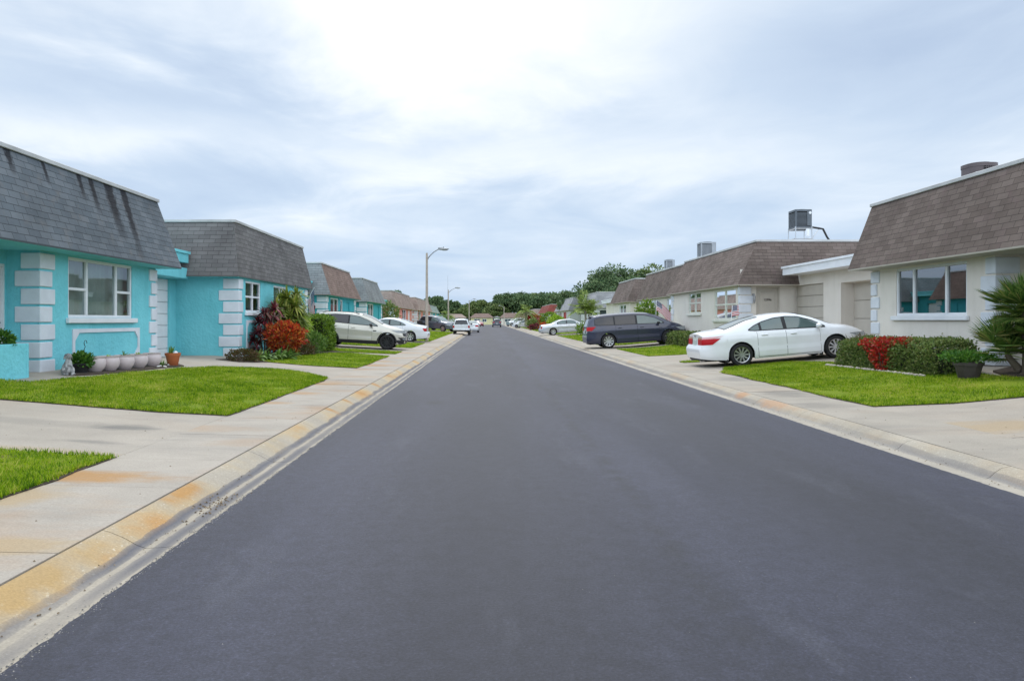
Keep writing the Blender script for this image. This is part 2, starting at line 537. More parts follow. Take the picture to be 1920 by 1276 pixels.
MAT_PLATE = M('plate_paint', (0.62, 0.66, 0.62), (0.45, 0.52, 0.48), 30, 0.5)
MAT_BARK = M('bark', (0.11, 0.085, 0.06), (0.17, 0.14, 0.105), 6, 0.95, 0.5, 20)
MAT_SOIL = M('soil', (0.035, 0.025, 0.018), (0.07, 0.05, 0.035), 9, 0.95, 0.7, 40)

# ------------------------------------------------------------------ object helpers
OFF = {}


def thing(name, label, cat, loc=(0, 0, 0), group=None, rotz=0.0, pitch=0.0):
    o = bpy.data.objects.new(name, None)
    o.empty_display_size = 0.2
    COL.objects.link(o)
    o.location = loc
    o.rotation_euler = (0, pitch, rotz)
    o['label'] = label
    o['category'] = cat
    if group:
        o['group'] = group
    OFF[o.name] = Vector((0, 0, 0)) if (rotz or pitch) else Vector(loc)
    return o


def tag(o, label, cat, group=None, kind=None):
    o['label'] = label
    o['category'] = cat
    if group:
        o['group'] = group
    if kind:
        o['kind'] = kind
    return o


def structure(o):
    o['kind'] = 'structure'
    return o


def finish(me, smooth=None):
    if smooth is not None:
        me.polygons.foreach_set('use_smooth', [True] * len(me.polygons))
        me.set_sharp_from_angle(angle=math.radians(smooth))


def obj(name, bm, mat, parent=None, smooth=None, recalc=True, local=False):
    """Link a bmesh as one object. Coordinates are the world's unless local; they are shifted to the parent's origin."""
    if recalc:
        bmesh.ops.recalc_face_normals(bm, faces=bm.faces)
    me = bpy.data.meshes.new(name)
    off = Vector((0, 0, 0))
    if parent is not None:
        off = OFF.get(parent.name, off)
    if not local and off.length > 0:
        bmesh.ops.translate(bm, verts=bm.verts, vec=-off)
    bm.to_mesh(me)
    bm.free()
    mats = mat if isinstance(mat, (list, tuple)) else [mat]
    for m in mats:
        me.materials.append(m)
    finish(me, smooth)
    o = bpy.data.objects.new(name, me)
    COL.objects.link(o)
    if parent is not None:
        o.parent = parent
        OFF[o.name] = Vector((0, 0, 0)) if local else off
    return o


def mesh_np(name, V, F, mat, parent=None, smooth=None, uv=None):
    """Link numpy verts (n,3) and faces (m,k) as one object; coordinates as obj()."""
    V = np.asarray(V, dtype=np.float32)
    F = np.asarray(F, dtype=np.int32)
    off = OFF.get(parent.name, Vector((0, 0, 0))) if parent is not None else Vector((0, 0, 0))
    V = V - np.array(off, dtype=np.float32)
    me = bpy.data.meshes.new(name)
    k = F.shape[1]
    me.vertices.add(len(V))
    me.vertices.foreach_set('co', V.ravel())
    me.loops.add(F.size)
    me.loops.foreach_set('vertex_index', F.ravel())
    me.polygons.add(len(F))
    me.polygons.foreach_set('loop_start', np.arange(0, F.size, k, dtype=np.int32))
    me.update(calc_edges=True)
    me.validate()
    mats = mat if isinstance(mat, (list, tuple)) else [mat]
    for m in mats:
        me.materials.append(m)
    finish(me, smooth)
    o = bpy.data.objects.new(name, me)
    COL.objects.link(o)
    if parent is not None:
        o.parent = parent
        OFF[o.name] = off
    return o


def dup(root, loc, rotz=None, label=None, group=None, scale=None):
    r = root.copy()
    COL.objects.link(r)
    r.location = loc
    if rotz is not None:
        r.rotation_euler = (0, 0, rotz)
    if scale is not None:
        r.scale = scale
    if label:
        r['label'] = label
    if group:
        r['group'] = group
    for ch in list(root.children):
        c = ch.copy()
        COL.objects.link(c)
        c.parent = r
        for g in list(ch.children):
            d = g.copy()
            COL.objects.link(d)
            d.parent = c
    return r


def box(bm, x0, x1, y0, y1, z0, z1, bev=0.0):
    r = bmesh.ops.create_cube(bm, size=1.0)
    vs = r['verts']
    for v in vs:
        v.co = Vector((x0 + (v.co.x + 0.5) * (x1 - x0), y0 + (v.co.y + 0.5) * (y1 - y0), z0 + (v.co.z + 0.5) * (z1 - z0)))
    if bev > 0:
        es = list({e for v in vs for e in v.link_edges})
        bmesh.ops.bevel(bm, geom=es, offset=bev, segments=1, affect='EDGES')
    return vs


def quad(bm, a, b, c, d):
    return bm.faces.new([bm.verts.new(p) for p in (a, b, c, d)])


def tube(bm, pts, radii, n=8, caps=True):
    pts = [Vector(p) for p in pts]
    rings = []
    for i, p in enumerate(pts):
        t = (pts[min(i + 1, len(pts) - 1)] - pts[max(i - 1, 0)]).normalized()
        up = Vector((0, 0, 1)) if abs(t.z) < 0.9 else Vector((0, 1, 0))
        a = t.cross(up).normalized()
        b = t.cross(a).normalized()
        r = float(radii[i] if isinstance(radii, (list, tuple)) else radii)
        rings.append([bm.verts.new(p + r * (math.cos(2 * PI * k / n) * a + math.sin(2 * PI * k / n) * b)) for k in range(n)])
    for i in range(len(rings) - 1):
        for k in range(n):
            bm.faces.new((rings[i][k], rings[i][(k + 1) % n], rings[i + 1][(k + 1) % n], rings[i + 1][k]))
    if caps:
        bm.faces.new(rings[0][::-1])
        bm.faces.new(rings[-1])


def lathe(bm, prof, n=24, c=(0, 0, 0), axis='z'):
    rings = []
    for (r, h) in prof:
        ring = []
        for k in range(n):
            a = 2 * PI * k / n
            if axis == 'z':
                p = (c[0] + r * math.cos(a), c[1] + r * math.sin(a), c[2] + h)
            else:
                p = (c[0] + r * math.cos(a), c[1] + h, c[2] + r * math.sin(a))
            ring.append(bm.verts.new(p))
        rings.append(ring)
    for i in range(len(rings) - 1):
        for k in range(n):
            bm.faces.new((rings[i][k], rings[i][(k + 1) % n], rings[i + 1][(k + 1) % n], rings[i + 1][k]))
    return rings


def unit(v):
    return v / np.maximum(np.linalg.norm(v, axis=1, keepdims=True), 1e-6)


def leaf_mesh(P, D, L, W, fold=0.0, up=None):
    """Diamond leaves: base points P, directions D, lengths L, widths W (arrays). Returns V, F (quads)."""
    n = len(P)
    R = RNG.normal(size=(n, 3)) if up is None else up + 0.35 * RNG.normal(size=(n, 3))
    D = unit(D)
    S = unit(np.cross(D, R))
    N = np.cross(S, D)
    L = np.asarray(L).reshape(-1, 1) * np.ones((n, 1))
    W = np.asarray(W).reshape(-1, 1) * np.ones((n, 1))
    mid = P + D * L * 0.45 + N * L * fold
    V = np.empty((n, 4, 3))
    V[:, 0] = P
    V[:, 1] = mid + S * W * 0.5
    V[:, 2] = P + D * L
    V[:, 3] = mid - S * W * 0.5
    F = np.arange(4 * n).reshape(n, 4)
    return V.reshape(-1, 3), F


def join_np(parts):
    Vs, Fs, o = [], [], 0
    for V, F in parts:
        Vs.append(V)
        Fs.append(F + o)
        o += len(V)
    return np.concatenate(Vs), np.concatenate(Fs)
# ================================================================== ground, street, pavements
def drape(name, poly, mat, zoff, skirt=0.05, step=0.5, parent=None, kind='structure'):
    """A sheet with outline poly [(x, y)] laid on the ground, following its fall, with a small skirt."""
    bm = bmesh.new()
    f = bm.faces.new([bm.verts.new((x, y, 0)) for x, y in poly])
    xs = [p[0] for p in poly]
    ys = [p[1] for p in poly]
    brk = LPX if sum(xs) < 0 else RPX
    sg = -1 if sum(xs) < 0 else 1
    cuts = {round(sg * b, 3) for b in brk} | {round(min(xs) + step * i, 3) for i in range(1, int((max(xs) - min(xs)) / step) + 1)}
    for c in sorted(cuts):
        if min(xs) + 1e-3 < c < max(xs) - 1e-3:
            bmesh.ops.bisect_plane(bm, geom=bm.verts[:] + bm.edges[:] + bm.faces[:], plane_co=(c, 0, 0), plane_no=(1, 0, 0))
    ystep = step if max(ys) < 45 else 6.0
    y = math.floor(min(ys)) + ystep
    while y < max(ys):
        bmesh.ops.bisect_plane(bm, geom=bm.verts[:] + bm.edges[:] + bm.faces[:], plane_co=(0, y, 0), plane_no=(0, 1, 0))
        y += ystep
    if skirt:
        be = [e for e in bm.edges if e.is_boundary]
        r = bmesh.ops.extrude_edge_only(bm, edges=be)
        low = {v for v in r['geom'] if isinstance(v, bmesh.types.BMVert)}
    else:
        low = set()
    for v in bm.verts:
        v.co.z = ground(v.co.x, v.co.y) + zoff - (skirt if v in low else 0)
    o = obj(name, bm, mat, parent)
    if kind:
        o['kind'] = kind
    return o


RUST, GREY_, TANS = (0.36, 0.20, 0.075), (0.15, 0.14, 0.125), (0.36, 0.26, 0.14)
GD = [on_ground(*q) for q in ((245, 802), (165, 828), (1870, 800), (60, 790), (60, 845), (1480, 700), (1560, 725))]
CON_DRIVE = M_concrete('driveway_concrete', 0.08, spots=[(*GD[0], 0.55, 0.28, GREY_, 0.75), (*GD[1], 0.5, 0.16, GREY_, 0.55), (*GD[2], 1.0, 0.7, TANS, 0.6), (*GD[3], 1.2, 0.3, GREY_, 0.3), (*GD[4], 1.0, 0.25, TANS, 0.4), (-9.0, 19.3, 0.6, 1.0, GREY_, 0.5), (7.6, 23.6, 1.8, 0.9, GREY_, 0.4)], tone=(0.37, 0.325, 0.27))
CON_WALK_L = M_concrete('sidewalk_concrete', 0.40, spots=[(-3.78, 7.02, 0.95, 0.30, RUST, 0.9), (-3.8, 6.2, 0.4, 0.5, TANS, 0.7), (-3.0, 4.9, 0.6, 0.25, TANS, 0.7), (-3.75, 13.2, 0.5, 0.25, RUST, 0.6), (-3.7, 15.0, 0.6, 0.3, RUST, 0.6), (-3.7, 17.2, 0.7, 0.4, RUST, 0.6), (-3.6, 24.2, 0.6, 0.5, RUST, 0.6), (-3.6, 26.5, 0.6, 0.6, RUST, 0.5), (-3.4, 29, 0.6, 0.5, RUST, 0.5)], tone=(0.38, 0.335, 0.28))
CON_WALK_R = M_concrete('right_sidewalk_concrete', 0.12, spots=[(5.8, 15.0, 0.5, 0.8, GREY_, 0.5), (5.9, 18.5, 0.5, 0.9, GREY_, 0.5), (5.6, 12.9, 0.6, 0.5, GREY_, 0.45)], tone=(0.36, 0.32, 0.265))
CON_CURB_L = M_concrete('left_curb_concrete', 0.9, spots=[(-2.60, 6.55, 0.14, 0.40, (0.38, 0.19, 0.045), 0.8), (-2.6, 4.2, 0.2, 1.0, (0.38, 0.235, 0.075), 0.7), (-2.6, 12.6, 0.2, 0.18, RUST, 0.9), (-2.6, 14.05, 0.2, 0.14, RUST, 0.9), (-2.6, 15.6, 0.2, 0.2, RUST, 0.9), (-2.6, 17.6, 0.2, 0.2, RUST, 0.9), (-2.6, 20.2, 0.2, 0.3, RUST, 0.9)], gutter=[(2.405, 0.045, 0.95), (2.245, 0.065, 0.85)], tone=(0.36, 0.315, 0.25))
CON_CURB_R = M_concrete('right_curb_concrete', 0.30, spots=[(5.08, 13.6, 0.13, 1.0, (0.42, 0.25, 0.14), 0.75), (5.08, 15.3, 0.13, 0.35, (0.42, 0.22, 0.1), 0.7)], gutter=[(4.98, 0.05, 0.5)], tone=(0.38, 0.34, 0.28))
MAT_EARTH = M('bare_earth', (0.07, 0.10, 0.025), (0.13, 0.15, 0.04), 0.7, 0.95, 0.4, 12)


def profile_sheet(name, xs_fn, ys, mat, dz=0.0):
    V, F = [], []
    for y in ys:
        for x in xs_fn(y):
            V.append((x, y, ground(x, y) + dz))
    n = len(xs_fn(ys[0]))
    for j in range(len(ys) - 1):
        for i in range(n - 1):
            a = j * n + i
            F.append((a, a + 1, a + n + 1, a + n))
    return mesh_np(name, V, F, mat)


ys_g = list(np.arange(-12, 48, 1.0)) + list(np.arange(48, 252, 6.0))
gx = [-60, -30, -15] + [-v for v in LPX[::-1][1:-1]] + [0] + RPX[1:-1] + [15, 30, 60]
o = profile_sheet('ground', lambda y: gx, ys_g, MAT_EARTH, -0.05)
structure(o)
# flat land beyond, out to the horizon (butts against the sheet above from below)
bm = bmesh.new()
quad(bm, (-1500, -200, -0.12), (1500, -200, -0.12), (1500, 2500, -0.12), (-1500, 2500, -0.12))
structure(obj('terrain', bm, MAT_EARTH))

EDGE = [random.gauss(0, 0.008) for _ in range(997)]
# asphalt: ragged edges, slight crown
def road_x(y):
    w1 = 0.006 * math.sin(y * 1.1) + EDGE[int((y + 20) * 25) % 997]
    w2 = 0.005 * math.sin(y * 0.9 + 2) + EDGE[int((y + 20) * 25 + 411) % 997] * 0.6
    return [-2.13 + w1, -1.2, 0, 1.28, 2.5, 3.7, 4.70 + w2]


ys_r = list(np.arange(-10, 40, 0.06)) + list(np.arange(40, 262, 1.5))
V, F = [], []
for y in ys_r:
    for i, x in enumerate(road_x(y)):
        z = 0.034 * (1 - ((x - 1.28) / 3.42) ** 2) + 0.004
        V.append((x, y, z))
    V.append((road_x(y)[0] - 0.002, y, -0.03))
    V.append((road_x(y)[-1] + 0.002, y, -0.03))
n = 9
for j in range(len(ys_r) - 1):
    a, b = j * n, (j + 1) * n
    for i in range(6):
        F.append((a + i, a + i + 1, b + i + 1, b + i))
    F.append((a + 7, a, b, b + 7))
    F.append((a + 6, a + 8, b + 8, b + 6))
structure(mesh_np('road', V, F, MAT_ASPHALT, smooth=60))
bm = bmesh.new()
quad(bm, (-70, 255.5, -0.02), (75, 255.5, -0.02), (75, 263, -0.02), (-70, 263, -0.02))
structure(obj('cross_street', bm, MAT_ASPHALT))


def curb(name, prof, joints, y0, y1, mat):
    """Mountable curb and gutter: a profile swept along the street in lengths with open joints."""
    bm = bmesh.new()
    cuts = [y0] + [j for j in joints if y0 < j < y1] + [y1]
    for a, b in zip(cuts[:-1], cuts[1:]):
        a2, b2 = a + 0.005, b - 0.005
        sub = max(1, int((b2 - a2) / 3))
        yy = [a2 + (b2 - a2) * i / sub for i in range(sub + 1)]
        rows = [[bm.verts.new((x, y, z)) for (x, z) in prof] for y in yy]
        for r0, r1 in zip(rows[:-1], rows[1:]):
            for i in range(len(prof) - 1):
                bm.faces.new((r0[i], r0[i + 1], r1[i + 1], r1[i]))
        bm.faces.new(rows[0])
        bm.faces.new(rows[-1])
    return structure(obj(name, bm, mat, smooth=40))


curb('left_curb', [(-2.10, -0.10), (-2.10, -0.004), (-2.24, -0.016), (-2.36, -0.022), (-2.42, 0.0), (-2.52, 0.055), (-2.62, 0.094), (-2.655, 0.101), (-2.662, 0.098), (-2.662, -0.1)],
     [5.3, 8.5, 10.9, 14.0, 17.1, 18.8, 21.9, 23.6, 27, 30, 33, 37, 41, 45, 50, 55, 60], -8, 250, CON_CURB_L)
curb('right_curb', [(4.67, -0.10), (4.67, -0.004), (4.84, -0.014), (4.93, -0.02), (4.97, -0.004), (5.02, 0.045), (5.09, 0.088), (5.16, 0.103), (5.19, 0.103), (5.192, -0.1)],
     [7.6, 9.3, 12.3, 14.3, 17.2, 20.1, 23, 26, 29, 32, 36, 40, 44, 48, 55, 62], -8, 250, CON_CURB_R)


def sidewalk(name, xa, xb, joints, y1, mat):
    bm = bmesh.new()
    ys = joints
    for a, b in zip(ys[:-1], ys[1:]):
        a2, b2 = a + 0.007, b - 0.007
        tilt = random.uniform(-0.003, 0.003)
        p = []
        for (x, y) in ((xa, a2), (xb, a2), (xb, b2), (xa, b2)):
            z = ground(x, 30) + 0.006 + (tilt if y == a2 else -tilt)
            p.append((x, y, z))
        top = [bm.verts.new(q) for q in p]
        bot = [bm.verts.new((q[0], q[1], q[2] - 0.09)) for q in p]
        bm.faces.new(top)
        for i in range(4):
            bm.faces.new((top[i], bot[i], bot[(i + 1) % 4], top[(i + 1) % 4]))
    return structure(obj(name, bm, mat))


jl = [-6.0, -4.2, -2.4, -0.6, 1.2, 3.0, 4.77, 6.62, 7.92, 9.6, 11.25, 12.56]
while jl[-1] < 60:
    jl.append(jl[-1] + random.choice([1.3, 1.5, 1.5]))
while jl[-1] < 246:
    jl.append(jl[-1] + 3.0)
sidewalk('left_sidewalk', -2.672, -3.85, jl, 250, CON_WALK_L)
jr = [-6.0, -4, -2, 0, 2, 3.8, 5.6, 7.4, 9.25, 12.4, 13.9, 15.4, 16.9, 18.4, 19.9, 21.3]
while jr[-1] < 60:
    jr.append(jr[-1] + random.choice([1.5, 1.5, 3.0]))
while jr[-1] < 246:
    jr.append(jr[-1] + 3.0)
sidewalk('right_sidewalk', 5.20, 6.30, jr, 250, CON_WALK_R)

# driveway and walkway concrete
def drive(side, y0, y1, xin, xout, name='driveway', z=0.004, mat=None):
    return drape(name, [(side * xin, y0), (side * xout, y0), (side * xout, y1), (side * xin, y1)], mat or CON_DRIVE, z)


drive(-1, 7.93, 11.6, 3.858, 14)
drive(-1, 11.61, 32.0, 3.858, 12)
drive(-1, 34.55, 39.0, 3.858, 12)
drive(-1, 46.8, 51.0, 3.858, 12)
drive(-1, 89.0, 96.0, 3.858, 12)
drive(1, 9.26, 30.05, 6.308, 14)
drive(1, 4.0, 9.235, 6.308, 14)
drive(1, 37.4, 42.0, 6.308, 14)
drive(1, 69.0, 75.0, 6.308, 14)
drive(1, 141, 148, 6.308, 14)
drive(1, 182, 190, 6.308, 14)


# ------------------------------------------------------------------ lawns: turf sheet + blades
def inside(poly, X, Y):
    px = np.array([p[0] for p in poly])
    py = np.array([p[1] for p in poly])
    c = np.zeros(len(X), bool)
    j = len(px) - 1
    for i in range(len(px)):
        hit = ((py[i] > Y) != (py[j] > Y)) & (X < (px[j] - px[i]) * (Y - py[i]) / (py[j] - py[i] + 1e-12) + px[i])
        c ^= hit
        j = i
    return c


def gvec(X, Y):
    s = np.abs(X)
    neg = X < 0
    z = np.where(neg, np.interp(s, LPX, LPZ), np.interp(s, RPX, RPZ))
    k = np.where(neg, np.interp(Y, [20.5, 24], [1.0, 0.72]), np.interp(Y, [14, 21], [1.2, 0.92]))
    b = np.where(neg, 0.125, 0.13)
    return np.where(z > b, b + (z - b) * k, z)


def lawn(poly, density, h, w, zoff=0.028, edge=True, seed=1, bare=()):
    drape('lawn', poly, MAT_TURF, zoff, skirt=0.08)
    if density > 700:      # bare soil showing along the cut edge
        n_ = len(poly)
        area = sum(poly[i][0] * poly[(i + 1) % n_][1] - poly[(i + 1) % n_][0] * poly[i][1] for i in range(n_))
        sg_ = 1 if area > 0 else -1
        rim_ = []
        for i in range(n_):
            a_, b_, c_ = poly[i - 1], poly[i], poly[(i + 1) % n_]
            t_ = Vector((c_[0] - a_[0], c_[1] - a_[1])).normalized()
            w_ = random.uniform(0.012, 0.05)
            rim_.append((b_[0] + sg_ * t_.y * w_, b_[1] - sg_ * t_.x * w_))
        drape('soil_edge', rim_, MAT_SOIL, 0.014, skirt=0.03)
    rng = np.random.default_rng(seed)
    xs = [p[0] for p in poly]
    ys = [p[1] for p in poly]
    A = (max(xs) - min(xs)) * (max(ys) - min(ys))
    n = int(A * density)
    X = rng.uniform(min(xs), max(xs), n)
    Y = rng.uniform(min(ys), max(ys), n)
    k = inside(poly, X, Y)
    thin = 0.5 + 0.5 * np.sin(X * 1.9 + 2.0 * np.sin(Y * 0.8)) * np.sin(Y * 2.1 + 1.5 * np.sin(X * 1.1))
    k &= rng.uniform(size=n) > 0.55 * np.clip((thin - 0.62) * 3, 0, 1)
    for (bx, by, br) in bare:
        dd = np.hypot(X - bx, (Y - by) * 0.8) / br + 0.35 * np.sin(X * 9 + by) * np.sin(Y * 7)
        k &= rng.uniform(size=n) < np.clip((dd - 0.55) * 1.8, 0.04, 1)
    X, Y = X[k], Y[k]
    if edge:   # ragged fringe along the outline, leaning out over the concrete
        per = list(zip(poly, poly[1:] + poly[:1]))
        ex, ey = [], []
        for (a, b) in per:
            L = math.hypot(b[0] - a[0], b[1] - a[1])
            m = int(L * density ** 0.5 * 4.0)
            t = rng.uniform(0, 1, m)
            j = 0.035 * np.abs(rng.normal(size=m)) * (0.4 + 0.6 * np.sin(t * L * 3.0) ** 2)
            nx, ny = (b[1] - a[1]) / (L + 1e-9), -(b[0] - a[0]) / (L + 1e-9)
            area2 = sum(p[0] * q[1] - q[0] * p[1] for p, q in per)
            sgn = 1 if area2 > 0 else -1
            ex.append(a[0] + (b[0] - a[0]) * t + sgn * nx * j)
            ey.append(a[1] + (b[1] - a[1]) * t + sgn * ny * j)
        X = np.concatenate([X] + ex)
        Y = np.concatenate([Y] + ey)
    n = len(X)
    Z = gvec(X, Y) + zoff - 0.006
    P = np.stack([X, Y, Z], 1)
    clump = 0.65 + 0.5 * np.sin(X * 2.3 + 1.3 * np.sin(Y * 1.7)) * np.sin(Y * 2.9 + X) * 0.5 + 0.35 * rng.uniform(size=n)
    H = h * (0.55 + 0.75 * rng.uniform(size=n)) * np.clip(clump, 0.45, 1.4)
    ang = rng.uniform(0, 2 * PI, n)
    lean = rng.uniform(0.15, 0.9, n)
    T = P + np.stack([np.cos(ang) * lean * H, np.sin(ang) * lean * H, H], 1)
    a2 = rng.uniform(0, 2 * PI, n)
    S = np.stack([np.cos(a2), np.sin(a2), 0 * a2], 1) * (w * (0.6 + 0.8 * rng.uniform(size=n)))[:, None] * 0.5
    V = np.empty((n, 3, 3))
    V[:, 0] = P - S
    V[:, 1] = P + S
    V[:, 2] = T
    o = mesh_np('grass', V.reshape(-1, 3), np.arange(3 * n).reshape(n, 3), MAT_BLADES)
    o['kind'] = 'stuff'
    return o


def smooth_line(pts, k=3):
    out = []
    n = len(pts)
    for i in range(n - 1):
        p0, p1, p2, p3 = pts[max(i - 1, 0)], pts[i], pts[i + 1], pts[min(i + 2, n - 1)]
        for j in range(k):
            t = j / k
            out.append(tuple(0.5 * ((2 * p1[c]) + (-p0[c] + p2[c]) * t + (2 * p0[c] - 5 * p1[c] + 4 * p2[c] - p3[c]) * t * t + (-p0[c] + 3 * p1[c] - 3 * p2[c] + p3[c]) * t ** 3) for c in (0, 1)))
    out.append(pts[-1])
    return out


def wob(a, b, n, amp=0.02):
    return [(a[0] + (b[0] - a[0]) * i / n + random.uniform(-amp, amp), a[1] + (b[1] - a[1]) * i / n + random.uniform(-amp, amp)) for i in range(n)]


back1 = [on_ground(*p) for p in ((612, 709), (585, 703), (550, 697), (500, 692), (440, 689.5), (370, 691), (290, 697), (200, 706), (120, 713), (60, 719))]
lawn_a = wob((-8.6, 11.45), (-3.86, 11.38), 10) + wob((-3.86, 11.38), (-3.86, 18.35), 14) + smooth_line(back1) + [(-8.6, 13.2)]
lawn(lawn_a, 2600, 0.050, 0.011, seed=3, bare=[(-4.6, 12.0, 0.25), (-4.2, 15.5, 0.2), (-3.95, 13.0, 0.3)])
lawn_b = wob((-8.2, 5.0), (-3.87, 5.0), 3) + wob((-3.87, 5.0), (-3.87, 7.9), 8) + wob((-3.87, 7.9), (-8.2, 7.88), 9)
lawn(lawn_b, 3000, 0.055, 0.010, seed=4)
lawn_c = [(-3.86, 22.7)] + wob((-3.86, 22.7), (-3.86, 31.0), 9, 0.03) + [(-5.6, 31.05), (-6.2, 30.2), (-6.5, 28), (-6.75, 26.2), (-7.1, 24.6), (-7.2, 23.9), (-6.6, 23.2), (-5.5, 22.8)]
lawn(lawn_c, 900, 0.045, 0.016, seed=5)
lawn([(-12, 32.05), (-3.86, 32.05), (-3.86, 34.5), (-12, 34.5)], 420, 0.05, 0.024, seed=6)
lawn([(-12, 39.05), (-3.86, 39.05), (-3.86, 46.75), (-12, 46.75)], 300, 0.05, 0.03, seed=7)
lawn([(-12, 51.05), (-3.86, 51.05), (-3.86, 88.95), (-12, 88.95)], 60, 0.06, 0.06, seed=8)
lawn([(-12, 96.05), (-3.86, 96.05), (-3.86, 246), (-12, 246)], 12, 0.08, 0.12, seed=9)

back2 = [on_ground(*p) for p in ((1362, 690), (1420, 684), (1480, 679), (1540, 680.5), (1600, 683), (1660, 688), (1720, 693), (1790, 699), (1850, 705), (1915, 712))]
near2 = on_ground(1918, 745)
lawn_d = [(6.31, 12.55)] + wob((6.31, 12.55), (6.31, 21.15), 14, 0.05)[1:] + smooth_line(back2) + [(11.2, back2[-1][1] - 0.4), (11.2, near2[1] - 0.25)] + [near2]
lawn_d = lawn_d[::-1]
lawn(lawn_d, 2000, 0.048, 0.012, seed=10, bare=[(*on_ground(1545, 738), 0.42), (*on_ground(1580, 742), 0.25), (6.5, 16.5, 0.3), (6.4, 19.5, 0.3), (8.2, 14.2, 0.25), (9.3, 13.6, 0.5)])
lawn([(6.5, 25.3), (8.2, 25.3), (8.2, 26.05), (6.9, 26.1), (6.45, 25.7)], 900, 0.05, 0.016, seed=11)
lawn([(6.31, 30.1), (9.7, 30.1), (9.7, 37.35), (6.31, 37.35)], 500, 0.05, 0.02, seed=12)
lawn([(6.31, 42.05), (14, 42.05), (14, 68.9), (6.31, 68.9)], 90, 0.06, 0.045, seed=13)
lawn([(6.31, 75.1), (14, 75.1), (14, 140.9), (6.31, 140.9)], 24, 0.07, 0.09, seed=14)
lawn([(6.31, 148.1), (14, 148.1), (14, 181.9), (6.31, 181.9)], 12, 0.08, 0.12, seed=15)
lawn([(6.31, 190.1), (14, 190.1), (14, 246), (6.31, 246)], 10, 0.08, 0.14, seed=16)

# grit shed along the ragged asphalt edge, and a little leaf litter caught in the gutter
def bits(name, P, size, mat):
    n = len(P)
    V = np.empty((n, 4, 3))
    B = np.array([[1, 0, -0.5], [-0.5, 0.87, -0.5], [-0.5, -0.87, -0.5], [0, 0, 0.7]])
    rot = RNG.uniform(0, 2 * PI, n)
    s = size * RNG.uniform(0.4, 1.3, n)
    for k in range(4):
        V[:, k, 0] = P[:, 0] + s * (B[k, 0] * np.cos(rot) - B[k, 1] * np.sin(rot))
        V[:, k, 1] = P[:, 1] + s * (B[k, 0] * np.sin(rot) + B[k, 1] * np.cos(rot)) * RNG.uniform(0.6, 1.4, n)
        V[:, k, 2] = P[:, 2] + s * 0.7 * (B[k, 2] + 0.5)
    F = np.array([[0, 1, 3], [1, 2, 3], [2, 0, 3]])[None] + (np.arange(n) * 4)[:, None, None]
    o = mesh_np(name, V.reshape(-1, 3), F.reshape(-1, 3), mat)
    o['kind'] = 'stuff'
    return o


n = 3400
Y = RNG.uniform(1.5, 16, n)
X = -2.135 + 0.030 * RNG.normal(size=n) * (0.35 + np.abs(np.sin(Y * 1.3) * np.sin(Y * 0.37)))
bits('grit', np.stack([X, Y, np.where(X > -2.13, 0.003, -0.006)], 1), 0.006, M_leaf('grit_stone', [(0.06, 0.06, 0.06), (0.17, 0.16, 0.15), (0.32, 0.30, 0.27)], 0.9, 0.0))
lx_, ly_ = on_ground(402, 946)
n = 110
X, Y = lx_ + 0.07 * RNG.normal(size=n), ly_ + 0.20 * RNG.normal(size=n)
bits('leaf_litter', np.stack([X, Y, gvec(X, Y)], 1), 0.011, M_leaf('dead_leaf', [(0.05, 0.035, 0.02), (0.13, 0.09, 0.05), (0.25, 0.19, 0.12)], 0.9, 0.0))
n = 900
Y = RNG.uniform(2, 30, n)
X = np.where(RNG.uniform(size=n) < 0.5, -2.36, 4.93) + 0.05 * RNG.normal(size=n)
bits('leaf_litter', np.stack([X, Y, gvec(X, Y) + 0.002], 1), 0.008, MATS['dead_leaf'])
n = 160
X, Y = RNG.uniform(-1.9, 4.5, n), RNG.uniform(1.8, 14, n)
bits('grit', np.stack([X, Y, 0.034 * (1 - ((X - 1.28) / 3.42) ** 2) + 0.004], 1), 0.0035, MATS['grit_stone'])
n = 260
X, Y = np.where(RNG.uniform(size=n) < 0.6, RNG.uniform(-7.5, -2.7, n), RNG.uniform(5.2, 9, n)), RNG.uniform(4.5, 22, n)
bits('leaf_litter', np.stack([X, Y, gvec(X, Y) + 0.008], 1), 0.009, MATS['dead_leaf'])

# ================================================================== houses
def sx(side, a, b):
    return (min(side * a, side * b), max(side * a, side * b))


def ybox(bm, side, X0, X1, y0, y1, z0, z1, bev=0.0):
    a, b = sx(side, X0, X1)
    return box(bm, a, b, min(y0, y1), max(y0, y1), z0, z1, bev)


def wall_panel(bm, kind, side, c, a0, a1, z0, z1, openings=(), depth=0.13):
    def P(a, z, d=0.0):
        return (side * (c + d), a, z) if kind == 'y' else (side * a, c + d, z)
    As = sorted({a0, a1} | {o[0] for o in openings} | {o[1] for o in openings})
    Zs = sorted({z0, z1} | {o[2] for o in openings} | {o[3] for o in openings})
    for i in range(len(As) - 1):
        for j in range(len(Zs) - 1):
            am, zm = 0.5 * (As[i] + As[i + 1]), 0.5 * (Zs[j] + Zs[j + 1])
            if any(o[0] < am < o[1] and o[2] < zm < o[3] for o in openings):
                continue
            quad(bm, P(As[i], Zs[j]), P(As[i + 1], Zs[j]), P(As[i + 1], Zs[j + 1]), P(As[i], Zs[j + 1]))
    for (b0, b1, y0, y1) in openings:
        quad(bm, P(b0, y0), P(b0, y1), P(b0, y1, depth), P(b0, y0, depth))
        quad(bm, P(b1, y0), P(b1, y1), P(b1, y1, depth), P(b1, y0, depth))
        quad(bm, P(b0, y1), P(b1, y1), P(b1, y1, depth), P(b0, y1, depth))
        quad(bm, P(b0, y0), P(b1, y0), P(b1, y0, depth), P(b0, y0, depth))


